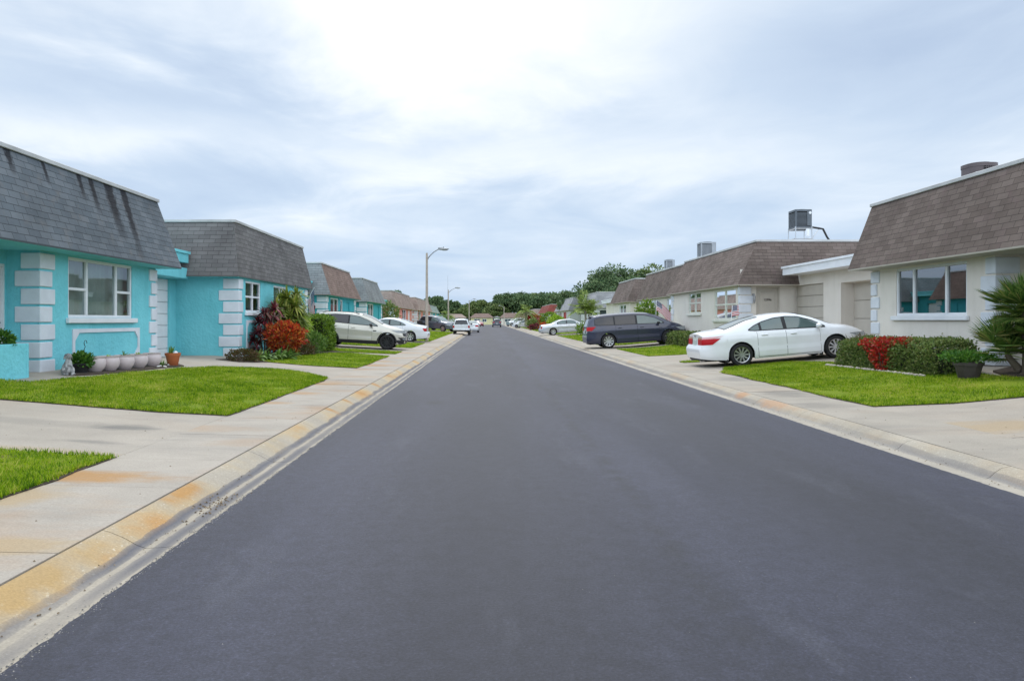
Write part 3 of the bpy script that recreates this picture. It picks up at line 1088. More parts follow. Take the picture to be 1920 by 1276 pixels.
def window(h, side, c, op, style, glass=None, frame_mat=None, curtain='curtain', sill=True, kind='y'):
    """One window in the street face: frame (the window itself), pane, curtain and sill under it."""
    y0, y1, z0, z1 = op
    fm = frame_mat or MAT_WHITE
    W, H = y1 - y0, z1 - z0
    bm = bmesh.new()
    t = 0.065

    def bar(a0, a1, b0, b1, d0=0.02, d1=0.10):
        if kind == 'y':
            ybox(bm, side, c + d0, c + d1, a0, a1, b0, b1, 0.006)
        else:
            x0_, x1_ = sx(side, a0, a1)
            box(bm, x0_, x1_, c + d0, c + d1, b0, b1, 0.006)
    bar(y0, y1, z1 - t, z1)
    bar(y0, y1, z0, z0 + t)
    bar(y0, y0 + t, z0 + t, z1 - t)
    bar(y1 - t, y1, z0 + t, z1 - t)
    vs, hs = [], []
    if style == 'triple_hung' or style == 'triple':
        vs = [(y0 + 0.275 * W, 0.085), (y0 + 0.735 * W, 0.085)]
    elif style == 'grid':
        vs = [(y0 + 0.5 * W, 0.075)]
        hs = [(z0 + 0.5 * H, 0.065, y0 + t, y0 + 0.5 * W - 0.04), (z0 + 0.5 * H, 0.065, y0 + 0.5 * W + 0.04, y1 - t)]
    elif style == 'double':
        vs = [(y0 + 0.5 * W, 0.08)]
    elif style == 'hung':
        hs = [(z0 + 0.48 * H, 0.06, y0 + t, y1 - t)]
    if style == 'triple_hung':
        hs = [(z0 + 0.48 * H, 0.06, y0 + t, y0 + 0.275 * W - 0.045), (z0 + 0.48 * H, 0.06, y0 + 0.735 * W + 0.045, y1 - t)]
    for (v, w_) in vs:
        bar(v - w_ / 2, v + w_ / 2, z0 + t, z1 - t, 0.022, 0.098)
    for (hh, w_, a, b) in hs:
        bar(a, b, hh - w_ / 2, hh + w_ / 2, 0.024, 0.096)
    win = obj('window', bm, fm, h)
    # panes: one mesh per window
    bm = bmesh.new()
    d = 0.062
    if kind == 'y':
        quad(bm, (side * (c + d), y0 + 0.03, z0 + 0.03), (side * (c + d), y1 - 0.03, z0 + 0.03), (side * (c + d), y1 - 0.03, z1 - 0.03), (side * (c + d), y0 + 0.03, z1 - 0.03))
    else:
        quad(bm, (side * (y0 + 0.03), c + d, z0 + 0.03), (side * (y1 - 0.03), c + d, z0 + 0.03), (side * (y1 - 0.03), c + d, z1 - 0.03), (side * (y0 + 0.03), c + d, z1 - 0.03))
    obj('pane', bm, glass or GLASS, win)
    # curtain or blind some way behind the glass, closing the opening
    bm = bmesh.new()
    amp = 0.018 if curtain == 'curtain' else 0.0
    m = 60
    top, bot = [], []
    for i in range(m + 1):
        a = y0 - 0.25 + (W + 0.5) * i / m
        dd = 0.24 + amp * math.sin(i * 1.9) + amp * 0.5 * math.sin(i * 0.7)
        p = (lambda z: (side * (c + dd), a, z)) if kind == 'y' else (lambda z: (side * a, c + dd, z))
        bot.append(bm.verts.new(p(z0 - 0.25)))
        top.append(bm.verts.new(p(z1 + 0.25)))
    for i in range(m):
        bm.faces.new((bot[i], bot[i + 1], top[i + 1], top[i]))
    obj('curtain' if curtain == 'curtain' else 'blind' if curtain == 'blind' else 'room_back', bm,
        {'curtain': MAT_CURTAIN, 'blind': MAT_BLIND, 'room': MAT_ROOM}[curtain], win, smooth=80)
    if sill:
        bm = bmesh.new()
        ybox(bm, side, c - 0.085, c + 0.0, y0 - 0.10, y1 + 0.14, z0 - 0.115, z0 - 0.002, 0.012)
        obj('sill', bm, MAT_WHITE if frame_mat is None else frame_mat, win)
    return win


def quoin(h, side, X, y, toward, z0, z1, mat, longs=0.44, shorts=0.30, side_l=0.46, side_s=0.32, both=True, pitch=0.365):
    """The stack of raised blocks on a house corner. toward = +1: the street face runs to larger y from the corner."""
    bm = bmesh.new()
    n = max(1, int(round((z1 - z0) / pitch)))
    p = (z1 - z0) / n
    for i in range(n):
        lf = longs if i % 2 == 0 else shorts
        ls = side_l if i % 2 == 1 else side_s
        za, zb = z0 + i * p + 0.022, z0 + (i + 1) * p - 0.022
        if i == 0:
            za = z0
        xa, xb = X - 0.035, X + (ls if both else 0.0)
        ya, yb = (y - (0.035 if both else 0.0), y + lf) if toward > 0 else (y - lf, y + (0.035 if both else 0.0))
        ybox(bm, side, xa, xb, ya, yb, za, zb, 0.012)
    return obj('quoin', bm, mat, h)


def panel_trim(h, side, X, y0, y1, z0, z1, mat, w=0.085):
    """Raised moulding frame with notched corners on the wall under a window."""
    bm = bmesh.new()
    k = 0.17
    outer = [(y0, z0), (y1, z0), (y1, z1), (y0, z1)]
    a0, a1, b0, b1 = y0 + w, y1 - w, z0 + w, z1 - w
    inner = [(a0 + k, b0), (a1 - k, b0), (a1, b0 + k), (a1, b1 - k), (a1 - k, b1), (a0 + k, b1), (a0, b1 - k), (a0, b0 + k)]
    vo = [bm.verts.new((side * (X - 0.028), a, b)) for a, b in outer]
    vi = [bm.verts.new((side * (X - 0.028), a, b)) for a, b in inner]
    es = [bm.edges.new((vo[i], vo[(i + 1) % 4])) for i in range(4)] + [bm.edges.new((vi[i], vi[(i + 1) % 8])) for i in range(8)]
    bmesh.ops.triangle_fill(bm, use_beauty=True, use_dissolve=False, edges=es)
    fs = [f for f in bm.faces]
    for f in fs:   # drop faces inside the opening
        m = f.calc_center_median()
        if a0 + k < m.y < a1 - k and b0 < m.z < b1:
            bm.faces.remove(f)
    r = bmesh.ops.extrude_face_region(bm, geom=bm.faces[:])
    bmesh.ops.translate(bm, verts=[v for v in r['geom'] if isinstance(v, bmesh.types.BMVert)], vec=(side * 0.03, 0, 0))
    return obj('panel_trim', bm, mat, h)


def mansard(h, side, xe, xt, xb, y0, y1, ze, zt, near, far, mat, ins=0.75, edge=MAT_WHITE, y0t=None, y1t=None, end_mat=None):
    bm = bmesh.new()
    uvl = bm.loops.layers.uv.new('UVMap')
    if y0t is None:
        y0t = y0 + (ins if near == 'hip' else 0)
    if y1t is None:
        y1t = y1 - (ins if far == 'hip' else 0)

    def face(pts, uvs, mi=0):
        f = bm.faces.new([bm.verts.new((side * x, y, z)) for x, y, z in pts])
        f.material_index = mi
        for l, uvc in zip(f.loops, uvs):
            l[uvl].uv = uvc
    sl = math.hypot(xt - xe, zt - ze)
    face([(xe, y0, ze), (xe, y1, ze), (xt, y1t, zt), (xt, y0t, zt)], [(y0, 0), (y1, 0), (y1t, sl), (y0t, sl)])
    for (yy, yt) in ((y0, y0t), (y1, y1t)):
        s2 = math.hypot(yt - yy, zt - ze)
        face([(xe, yy, ze), (xb, yy, ze), (xb, yt, zt), (xt, yt, zt)], [(xe, 0), (xb, 0), (xb, s2), (xt, s2)], 3 if yy == y0 else 0)
    face([(xt, y0t, zt), (xt, y1t, zt), (xb, y1t, zt), (xb, y0t, zt)], [(0, 0), (1, 0), (1, 1), (0, 1)], 1)
    # drip edge lip at the eave
    face([(xe, y0, ze), (xe, y1, ze), (xe + 0.01, y1 - 0.01, ze - 0.035), (xe + 0.01, y0 + 0.01, ze - 0.035)], [(0, 0)] * 4, 2)
    face([(xe, y0, ze), (xb, y0, ze), (xb, y0 + 0.01, ze - 0.035), (xe + 0.01, y0 + 0.01, ze - 0.035)], [(0, 0)] * 4, 2)
    face([(xe, y1, ze), (xb, y1, ze), (xb, y1 - 0.01, ze - 0.035), (xe + 0.01, y1 - 0.01, ze - 0.035)], [(0, 0)] * 4, 2)
    roof = obj('roof', bm, [mat, MAT_GRAVEL, MAT_TAN if edge is MAT_WHITE else mat, end_mat or mat], h, recalc=True)
    bm = bmesh.new()
    quad(bm, (side * (xe + 0.01), y0 + 0.01, ze - 0.035), (side * xb, y0 + 0.01, ze - 0.035), (side * xb, y1 - 0.01, ze - 0.035), (side * (xe + 0.01), y1 - 0.01, ze - 0.035))
    obj('soffit', bm, MAT_SOFFIT if edge is MAT_WHITE else edge, roof)
    bm = bmesh.new()
    ybox(bm, side, xt - 0.05, xt + 0.10, y0t - 0.05, y1t + 0.05, zt - 0.03, zt + 0.06, 0.01)
    ybox(bm, side, xt + 0.10, xb, y0t - 0.05, y0t + 0.10, zt - 0.03, zt + 0.06, 0.01)
    ybox(bm, side, xt + 0.10, xb, y1t - 0.10, y1t + 0.05, zt - 0.03, zt + 0.06, 0.01)
    obj('drip_edge', bm, M('weathered_metal_edge', (0.50, 0.50, 0.49), (0.36, 0.36, 0.35), 1.2, 0.6), roof)
    return roof


MAT_GRAVEL = M('roof_gravel', (0.42, 0.42, 0.42), (0.5, 0.5, 0.5), 20, 0.95)


def panel_door(h, name, side, c, y0, y1, z0, z1, mat, sections=5, depth=0.10, kind='y'):
    """Sectional garage door: horizontal panels with open joints."""
    bm = bmesh.new()
    p = (z1 - z0) / sections
    for i in range(sections):
        ybox(bm, side, c + depth, c + depth + 0.05, y0, y1, z0 + i * p + 0.007, z0 + (i + 1) * p - 0.007, 0.008)
    ybox(bm, side, c + depth + 0.06, c + depth + 0.08, y0, y1, z0, z1)
    return obj(name, bm, mat, h)


def front_door(h, side, c, a0, a1, z0, z1, mat, kind='y', handle_at=1, depth=0.07):
    bm = bmesh.new()
    if kind == 'y':
        ybox(bm, side, c + depth, c + depth + 0.045, a0 + 0.05, a1 - 0.05, z0, z1 - 0.05, 0.006)
        for (b0, b1) in ((0.10, 0.42), (0.52, 0.92)):
            ybox(bm, side, c + depth - 0.012, c + depth, a0 + 0.18, a1 - 0.18, z0 + (z1 - z0) * b0, z0 + (z1 - z0) * b1, 0.01)
    else:
        x0_, x1_ = sx(side, a0 + 0.05, a1 - 0.05)
        box(bm, x0_, x1_, c + depth, c + depth + 0.045, z0, z1 - 0.05, 0.006)
        x0_, x1_ = sx(side, a0 + 0.18, a1 - 0.18)
        for (b0, b1) in ((0.10, 0.42), (0.52, 0.92)):
            box(bm, x0_, x1_, c + depth - 0.012, c + depth, z0 + (z1 - z0) * b0, z0 + (z1 - z0) * b1, 0.01)
    d = obj('door', bm, mat, h)
    bm = bmesh.new()
    hz = z0 + 0.98
    if kind == 'y':
        ya = a1 - 0.14 if handle_at > 0 else a0 + 0.14
        tube(bm, [(side * (c + depth - 0.002), ya, hz), (side * (c + depth - 0.06), ya, hz)], 0.016)
        tube(bm, [(side * (c + depth - 0.06), ya, hz), (side * (c + depth - 0.06), ya - 0.11 * handle_at, hz)], 0.012)
    else:
        xa = a1 - 0.14 if handle_at > 0 else a0 + 0.14
        tube(bm, [(side * xa, c + depth - 0.002, hz), (side * xa, c + depth - 0.06, hz)], 0.016)
        tube(bm, [(side * xa, c + depth - 0.06, hz), (side * (xa - 0.11 * handle_at), c + depth - 0.06, hz)], 0.012)
    obj('handle', bm, MAT_BLACK, d)
    bm = bmesh.new()
    w = 0.05
    for (p, q, r, s) in ((a0, a0 + w, z0, z1), (a1 - w, a1, z0, z1), (a0 + w, a1 - w, z1 - w, z1)):
        if kind == 'y':
            ybox(bm, side, c + 0.01, c + 0.12, p, q, r, s)
        else:
            x0_, x1_ = sx(side, p, q)
            box(bm, x0_, x1_, c + 0.01, c + 0.12, r, s)
    obj('frame', bm, mat, d)
    return d


def low_roof(h, side, xf, xb, y0, y1, z0, z1, mat, dz=0.0):
    """Flat garage roof with a deep stepped fascia; dz lowers its far end."""
    bm = bmesh.new()
    vs = ybox(bm, side, xf, xb, y0, y1, z0, z1 - 0.08)
    vs += ybox(bm, side, xf - 0.05, xb, y0 - 0.03, y1 + 0.05, z1 - 0.079, z1)
    for v in bm.verts:
        if v.co.y > 0.5 * (y0 + y1):
            v.co.z -= dz
    return obj('garage_roof', bm, mat, h)


def wall_lamp(h, x, y, z, side, mat=MAT_BLACK, r=0.09):
    bm = bmesh.new()
    lathe(bm, [(0.01, 0.30), (r, 0.20), (r * 1.1, 0.18), (r * 0.8, 0.0), (r * 0.4, -0.06), (0.005, -0.08)], 10, (x, y - 0.16, z))
    box(bm, x - 0.02, x + 0.02, y - 0.16, y, z + 0.2, z + 0.24)
    box(bm, x - 0.05, x + 0.05, y - 0.02, y, z + 0.1, z + 0.32)
    return obj('wall_lamp', bm, mat, h, smooth=40)


ZE, ZT = 2.97, 4.77
MAT_LAMP = M('pewter_lamp', (0.20, 0.20, 0.20), (0.3, 0.3, 0.3), 8, 0.5)

# ---- near left house: turquoise stucco, streaked grey mansard
h = thing('house', 'near turquoise stucco bungalow with dark-streaked grey shingle mansard and urns before its window', 'house', (-9, 18, 0.3), 'mansard bungalows along the street')
S = -1
w_op = (16.30, 19.24, 1.60, 2.90)
g_op = (21.5, 24.30, 0.3, 2.84)
d_op = (14.30, 15.20, 0.52, 2.66)
bm = bmesh.new()
wall_panel(bm, 'y', S, 8.9, 15.26, 20.6, 0.1, ZE, [w_op])
wall_panel(bm, 'x', S, 15.26, 8.9, 9.55, 0.1, ZE)
wall_panel(bm, 'y', S, 9.55, 7.0, 15.26, 0.1, ZE, [d_op])
wall_panel(bm, 'x', S, 20.6, 8.9, 10.1, 0.1, ZE)
wall_panel(bm, 'y', S, 10.06, 20.6, 24.8, 0.1, 3.42, [g_op])
obj('wall', bm, MAT_TEAL, h)
window(h, S, 8.9, w_op, 'triple_hung', curtain='curtain')
quoin(h, S, 8.9, 15.26, 1, 0.42, ZE - 0.06, MAT_QUOIN, 0.50, 0.40, 0.48, 0.36)
quoin(h, S, 8.9, 20.6, -1, 0.50, ZE - 0.06, MAT_QUOIN, 0.42, 0.30, 0.1, 0.1)
panel_trim(h, S, 8.9, 16.45, 19.6, 0.62, 1.36, MAT_QUOIN)
mansard(h, S, 8.30, 8.97, 20, 5.0, 20.85, ZE, ZT, 'gable', 'gable', SH_GREY, edge=MAT_TEAL)
panel_door(h, 'garage_door', S, 10.06, 21.5, 24.30, 0.3, 2.84, MAT_WHITE, 7, 0.06)
front_door(h, S, 9.55, 14.30, 15.20, 0.52, 2.66, MAT_WHITE)
low_roof(h, S, 9.5, 20, 20.9, 24.4, 3.36, 3.72, MAT_TEAL)
bm = bmesh.new()
ybox(bm, S, 9.55, 10.05, 20.87, 24.5, 2.86, 3.2, 0.02)
obj('garage_header', bm, MAT_TEAL, h)

# ---- second left house: turquoise, plain grey hip mansard
h = thing('house', 'second turquoise stucco bungalow with grey hipped mansard, red and green shrubs under its windows', 'house', (-8.5, 29, 0.3), 'mansard bungalows along the street')
w1, w2 = (25.55, 27.25, 1.82, 2.86), (28.9, 30.9, 1.62, 2.86)
bm = bmesh.new()
wall_panel(bm, 'y', S, 8.05, 24.8, 34.2, 0.1, ZE, [w1, w2])
wall_panel(bm, 'x', S, 24.8, 8.05, 12.0, 0.1, ZE)
wall_panel(bm, 'x', S, 34.2, 8.05, 12.0, 0.1, ZE)
wall_panel(bm, 'y', S, 10.4, 34.2, 42.9, 0.1, 3.42, [(35.5, 38.0, 0.3, 2.84), (39.0, 41.5, 0.3, 2.84)])
obj('wall', bm, MAT_TEAL, h)
window(h, S, 8.05, w1, 'grid', curtain='blind')
window(h, S, 8.05, w2, 'double', curtain='curtain')
quoin(h, S, 8.05, 24.8, 1, 0.30, ZE - 0.06, MAT_QUOIN, 0.42, 0.30, 0.62, 0.48)
quoin(h, S, 8.05, 34.2, -1, 0.30, ZE - 0.06, MAT_QUOIN, 0.42, 0.30, 0.1, 0.1)
panel_trim(h, S, 8.05, 25.6, 27.3, 0.62, 1.55, MAT_QUOIN)
mansard(h, S, 7.90, 8.26, 20, 24.35, 34.7, ZE, ZT, 'hip', 'hip', SH_GREY2, edge=MAT_TEAL, y0t=25.05, y1t=34.3)
panel_door(h, 'garage_door', S, 10.4, 35.5, 38.0, 0.3, 2.84, MAT_WHITE, 5)
panel_door(h, 'garage_door', S, 10.4, 39.0, 41.5, 0.3, 2.84, MAT_WHITE, 5)
low_roof(h, S, 9.8, 20, 34.8, 42.8, 3.36, 3.72, MAT_TEAL)

# ---- near right house: cream, brown mansard
S = 1
h = thing('house', 'near cream stucco bungalow with brown mansard, hedge and red flowers below its wide window', 'house', (11, 19, 0.3), 'mansard bungalows along the street')
w_op = (17.30, 20.30, 1.66, 2.89)
d_op = (14.6, 15.6, 0.55, 2.66)
bm = bmesh.new()
wall_panel(bm, 'y', S, 10.8, 16.32, 21.55, 0.1, ZE, [w_op])
wall_panel(bm, 'x', S, 16.32, 10.8, 11.6, 0.1, ZE)
wall_panel(bm, 'y', S, 11.6, 7.0, 16.32, 0.1, ZE, [d_op])
wall_panel(bm, 'x', S, 21.55, 10.8, 12.4, 0.1, ZE)
gb = (24.2, 26.95, 0.35, 2.86)
ga = (28.35, 31.05, 0.35, 2.93)
wall_panel(bm, 'y', S, 12.4, 21.55, 27.4, 0.1, 3.42, [gb])
obj('wall', bm, MAT_CREAM, h)
window(h, S, 10.8, w_op, 'triple', glass=GLASS_DARK, curtain='room')
quoin(h, S, 10.8, 16.32, 1, 0.58, ZE - 0.06, MAT_QUOIN, 0.46, 0.30, 0.50, 0.30)
quoin(h, S, 10.8, 21.55, -1, 0.45, ZE - 0.06, MAT_QUOIN, 0.42, 0.28, 0.1, 0.1)
mansard(h, S, 10.18, 10.87, 22, 5.0, 21.7, ZE, ZT, 'gable', 'gable', SH_BROWN)
panel_door(h, 'garage_door', S, 12.4, gb[0], gb[1], gb[2], gb[3], MAT_TAN, 4, 0.45)
bm = bmesh.new()
for (a, b_, c_, d_) in ((gb[0] - 0.001, gb[0] + 0.01, gb[2], gb[3]), (gb[1] - 0.01, gb[1] + 0.001, gb[2], gb[3])):
    ybox(bm, S, 12.52, 12.9, a, b_, c_, d_)
ybox(bm, S, 12.52, 12.9, gb[0], gb[1], gb[3] - 0.01, gb[3] + 0.001)
obj('door_reveal', bm, MAT_CREAM, h)
front_door(h, S, 11.6, 14.6, 15.6, 0.55, 2.66, MAT_TAN)
low_roof(h, S, 11.7, 22, 21.75, 30.45, 3.32, 3.66, MAT_WHITE, 0.0)

# ---- second right house
h = thing('house', 'second cream stucco bungalow with brown mansard, numbered side door and two gridded white windows', 'house', (10.6, 36, 0.3), 'mansard bungalows along the street')
w1, w2 = (31.55, 34.5, 1.58, 2.86), (36.7, 38.95, 1.88, 2.90)
side_op = (10.84, 11.80, 0.5, 2.90)
bm = bmesh.new()
wall_panel(bm, 'y', S, 10.2, 31.0, 42.6, 0.1, ZE, [w1, w2])
wall_panel(bm, 'x', S, 31.0, 10.2, 12.4, 0.1, 3.6, [side_op])
wall_panel(bm, 'y', S, 12.4, 27.4, 31.0, 0.1, 3.42, [ga])
obj('wall', bm, MAT_CREAM, h)
CREAMFRAME = M('ivory_frame', (0.66, 0.66, 0.58), (0.6, 0.6, 0.53), 3, 0.5)
window(h, S, 10.2, w1, 'grid', glass=GLASS_DARK, frame_mat=CREAMFRAME, curtain='curtain')
window(h, S, 10.2, w2, 'grid', glass=GLASS_DARK, frame_mat=CREAMFRAME, curtain='blind')
quoin(h, S, 10.2, 31.0, 1, 0.42, ZE - 0.06, MAT_QUOIN, 0.24, 0.16, 0.52, 0.44)
quoin(h, S, 10.2, 42.6, -1, 0.42, ZE - 0.06, MAT_QUOIN, 0.6, 0.45, 0.1, 0.1)
front_door(h, S, 31.0, side_op[0], side_op[1], 0.5, 2.90, MAT_TAN, kind='x', handle_at=-1)
panel_door(h, 'garage_door', S, 12.4, ga[0], ga[1], ga[2], ga[3], MAT_TAN, 6)
mansard(h, S, 9.94, 11.0, 22, 30.5, 42.75, ZE, ZT, 'hip', 'gable', SH_BROWN, y0t=31.3)
wall_lamp(h, 10.72, 31.0, 2.30, 1, MAT_LAMP, 0.05)
fc = bpy.data.curves.new('house_number', 'FONT')
fc.body = '12996'
fc.size = 0.13
fc.extrude = 0.006
fc.align_x = 'CENTER'
fo = bpy.data.objects.new('house_number', fc)
COL.objects.link(fo)
bpy.context.view_layer.update()
fme = bpy.data.meshes.new_from_object(fo.evaluated_get(bpy.context.evaluated_depsgraph_get()))
bpy.data.objects.remove(fo)
fo = bpy.data.objects.new('house_number', fme)
COL.objects.link(fo)
fme.materials.clear()
fme.materials.append(M('bronze_numerals', (0.09, 0.08, 0.065), rough=0.5))
fo.parent = h
fo.rotation_euler = (PI / 2, 0, 0)
fo.location = Vector((11.32, 31.04, 2.33)) - OFF[h.name]


# ---- the houses farther down the street
def far_house(label, side, xw, y0, y1, wallm, roofm, near='hip', far='hip', ze=ZE, zt=ZT, ov=0.35, ins=0.7, wins=(), door=None, g1=None, garage=None,
              edge=None, quoins=True, side_win=None, doorm=None, zb=0.35, glass=None, end_mat=None):
    S_ = side
    hh = thing('house', label, 'house', (S_ * xw, 0.5 * (y0 + y1), 0.3), 'mansard bungalows along the street')
    bm_ = bmesh.new()
    ops = [w[0] for w in wins] + ([door] if door else [])
    wall_panel(bm_, 'y', S_, xw, y0, y1, 0.05, ze, ops)
    wall_panel(bm_, 'x', S_, y0, xw, xw + 9, 0.05, ze, [side_win] if side_win else [])
    wall_panel(bm_, 'x', S_, y1, xw, xw + 9, 0.05, ze)
    gops = []
    if g1:
        if garage:
            gops = [garage]
        wall_panel(bm_, 'y', S_, xw + 2.0, y1, g1, 0.05, 3.4, gops)
    obj('wall', bm_, wallm, hh)
    for (op, st, cu) in wins:
        window(hh, S_, xw, op, st, curtain=cu, glass=glass)
    if side_win:
        window(hh, S_, y0, side_win, 'double', curtain='blind', sill=False, kind='x')
    if door:
        front_door(hh, S_, xw, door[0], door[1], door[2], door[3], doorm or MAT_WHITE)
    if quoins:
        quoin(hh, S_, xw, y0, 1, zb, ze - 0.06, MAT_QUOIN, 0.6, 0.42, 0.7, 0.5)
        quoin(hh, S_, xw, y1, -1, zb, ze - 0.06, MAT_QUOIN, 0.6, 0.42, 0.1, 0.1)
    mansard(hh, S_, xw - ov, xw - ov + ins, xw + 9, y0 - ov, y1 + ov, ze, zt, near, far, roofm, ins, edge=edge or MAT_WHITE, end_mat=end_mat)
    if g1:
        low_roof(hh, S_, xw + 1.5, xw + 9, y1 + ov, g1, 3.34, 3.68, edge or MAT_WHITE)
        if garage:
            panel_door(hh, 'garage_door', S_, xw + 2.0, garage[0], garage[1], garage[2], garage[3], MAT_WHITE, 5)
    return hh


h3 = far_house('turquoise bungalow whose mansard is patched brown over grey, behind the champagne crossover', -1, 9.05, 43.0, 52.6, MAT_TEAL2, SH_RED,
               wins=[((44.3, 46.6, 1.5, 2.85), 'double', 'blind'), ((47.2, 48.0, 0.6, 2.8), 'hung', 'room')], door=(49.0, 50.4, 0.45, 2.75), doorm=MAT_TEAL2, g1=58.5, garage=(53.8, 57.2, 0.3, 2.8), edge=MAT_TEAL, end_mat=SH_MID)
wall_lamp(h3, -9.75, 43.0, 2.15, -1, MAT_BLACK, 0.14)
far_house('turquoise bungalow with plain mid-grey mansard, fourth along the left side', -1, 9.3, 58.6, 67.5, MAT_TEAL2, SH_MID,
          wins=[((59.8, 62.6, 1.4, 2.85), 'double', 'curtain')], door=(64.5, 65.9, 0.4, 2.75), doorm=MAT_TEAL2, g1=83, garage=(70, 74, 0.3, 2.8), edge=MAT_TEAL)
far_house('salmon pink bungalow with tan mansard and white quoins behind the first lamp post', -1, 10.1, 83.0, 103.0, MAT_PINK, SH_SALMON,
          wins=[((84.6, 88.0, 1.2, 2.8), 'double', 'blind'), ((91, 95, 1.2, 2.8), 'double', 'blind')], door=(98, 99.6, 0.4, 2.75), g1=108, garage=None)
far_house('farther salmon pink bungalow with tan mansard, right of the first lamp post', -1, 9.9, 108.0, 133.0, MAT_PINK, SH_SALMON,
          wins=[((110, 114, 1.2, 2.8), 'double', 'blind'), ((118, 122, 1.2, 2.8), 'double', 'blind')], door=(126, 128, 0.4, 2.75), g1=140, garage=None)
far_house('teal bungalow under a pale grey-green mansard beyond the pink houses', -1, 10.4, 140, 172, MAT_TEAL2, SH_GREEN, zt=4.3,
          wins=[((142, 147, 1.2, 2.8), 'double', 'room'), ((152, 157, 1.2, 2.8), 'double', 'room')], g1=178)
far_house('farthest teal bungalow on the left side with a weathered grey roof', -1, 10.6, 180, 214, MAT_TEAL, SH_GREY2, zt=4.2,
          wins=[((183, 188, 1.2, 2.8), 'double', 'room')], g1=220)

h = far_house('third cream bungalow with brown mansard behind the dark minivan, big flag by its window', 1, 10.85, 42.7, 54.8, MAT_CREAM, SH_BROWN, near='gable', far='gable', ov=0.2, ins=0.75,
              wins=[((43.9, 46.4, 1.2, 2.85), 'grid', 'room'), ((48.8, 51.2, 1.4, 2.85), 'double', 'room')], glass=GLASS_DARK, g1=58.9, garage=(55.6, 58.4, 0.3, 2.8))
far_house('fourth cream bungalow with a faded brown hipped mansard left of the minivan roof', 1, 11.0, 59.2, 67.0, MAT_CREAM, SH_BROWN, far='gable', ov=0.3, ins=0.85,
          wins=[((61, 64, 1.2, 2.8), 'double', 'blind')], g1=84, garage=(70, 74, 0.3, 2.8), quoins=False)
far_house('pale bungalow with light grey mansard and dark side window beside the palm', 1, 12.2, 88, 100, MAT_PALE, SH_PALE, ov=0.3, ins=0.8, side_win=(12.8, 15.2, 0.9, 2.75),
          wins=[((90, 94, 1.1, 2.8), 'double', 'blind')], g1=106, quoins=False)
far_house('pale bungalow with light grey mansard and a bright red front door', 1, 11.6, 108, 130, MAT_PALE, SH_PALE, ov=0.3, ins=0.9,
          wins=[((120.5, 126, 1.0, 2.75), 'double', 'blind'), ((109, 111, 1.0, 2.75), 'double', 'blind')], door=(113.0, 117.0, 0.4, 2.75), doorm=M('red_door_paint', (0.40, 0.012, 0.02), rough=0.45), g1=138, quoins=False)
far_house('small white bungalow with a maroon shingle mansard half hidden by palms', 1, 11.6, 148, 172, MAT_PALE, SH_MAROON, ov=0.3, ins=0.9, zt=4.6,
          wins=[((150, 155, 1.0, 2.75), 'double', 'blind')], g1=178, quoins=False)
far_house('last pale bungalow on the right side under a tan shingle mansard', 1, 11.0, 190, 225, MAT_PALE, SH_SALMON, ov=0.3, ins=0.9, zt=4.3,
          wins=[((192, 199, 1.0, 2.75), 'double', 'blind')], g1=232, quoins=False)


def end_house(label, x0, x1, y, wallm, roofm, wins, zr=4.0, ze=2.4):
    """A house across the end of the street: hip roof, long side to the viewer."""
    hh = thing('end_house', label, 'house', (0.5 * (x0 + x1), y, 0), 'houses across the end of the street')
    bm_ = bmesh.new()
    wall_panel(bm_, 'x', 1, y, x0, x1, -0.2, ze, [(a, b, 0.9, 2.0) for a, b in wins])
    for xx in (x0, x1):
        quad(bm_, (xx, y, -0.2), (xx, y + 9, -0.2), (xx, y + 9, ze), (xx, y, ze))
    obj('wall', bm_, wallm, hh)
    bm_ = bmesh.new()
    uvl = bm_.loops.layers.uv.new('UVMap')
    e = 0.5
    A = [(x0 - e, y - e, ze), (x1 + e, y - e, ze), (x1 + e, y + 9 + e, ze), (x0 - e, y + 9 + e, ze)]
    R0, R1 = (x0 + 1.5, y + 4.5, zr), (x1 - 1.5, y + 4.5, zr)
    for pts in ((A[0], A[1], R1, R0), (A[2], A[3], R0, R1), (A[1], A[2], R1), (A[3], A[0], R0)):
        f = bm_.faces.new([bm_.verts.new(p) for p in pts])
        for l in f.loops:
            l[uvl].uv = (l.vert.co.x + l.vert.co.y, l.vert.co.z * 2)
    obj('roof', bm_, roofm, hh)
    for a, b in wins:
        bm_ = bmesh.new()
        for (p, q, r, s) in ((a, b, 0.9, 1.0), (a, b, 1.9, 2.0), (a, a + 0.1, 1.0, 1.9), (b - 0.1, b, 1.0, 1.9), (0.5 * (a + b) - 0.05, 0.5 * (a + b) + 0.05, 1.0, 1.9)):
            box(bm_, p, q, y + 0.02, y + 0.1, r, s)
        w_ = obj('window', bm_, MAT_WHITE, hh)
        bm_ = bmesh.new()
        quad(bm_, (a, y + 0.11, 0.9), (b, y + 0.11, 0.9), (b, y + 0.11, 2.0), (a, y + 0.11, 2.0))
        obj('pane', bm_, M('far_window_glass', (0.05, 0.08, 0.09), rough=0.1), w_)
    return hh


end_house('yellow house with a brown hip roof facing up the street end, left of the centre', -6.0, 1.9, 276, MAT_YELLOW, SH_RED, [(-4.8, -2.6), (-1.9, -0.3)])
end_house('pale mint garage house between the two brown-roofed houses at the street end', 2.4, 4.4, 279, MAT_MINT, SH_PALE, [], 3.0, 2.6)
end_house('cream house with a mottled brown roof facing up the street end, right of the centre', 4.8, 15.0, 276, MAT_CREAM, SH_RED, [(6.2, 8.4), (10.5, 12.5)], 4.2)
end_house('pale house with a tan roof at the street end, partly behind the white pickup', -19.0, -8.0, 276, MAT_PALE, SH_SALMON, [(-17, -14), (-11.8, -9.5)], 3.8)
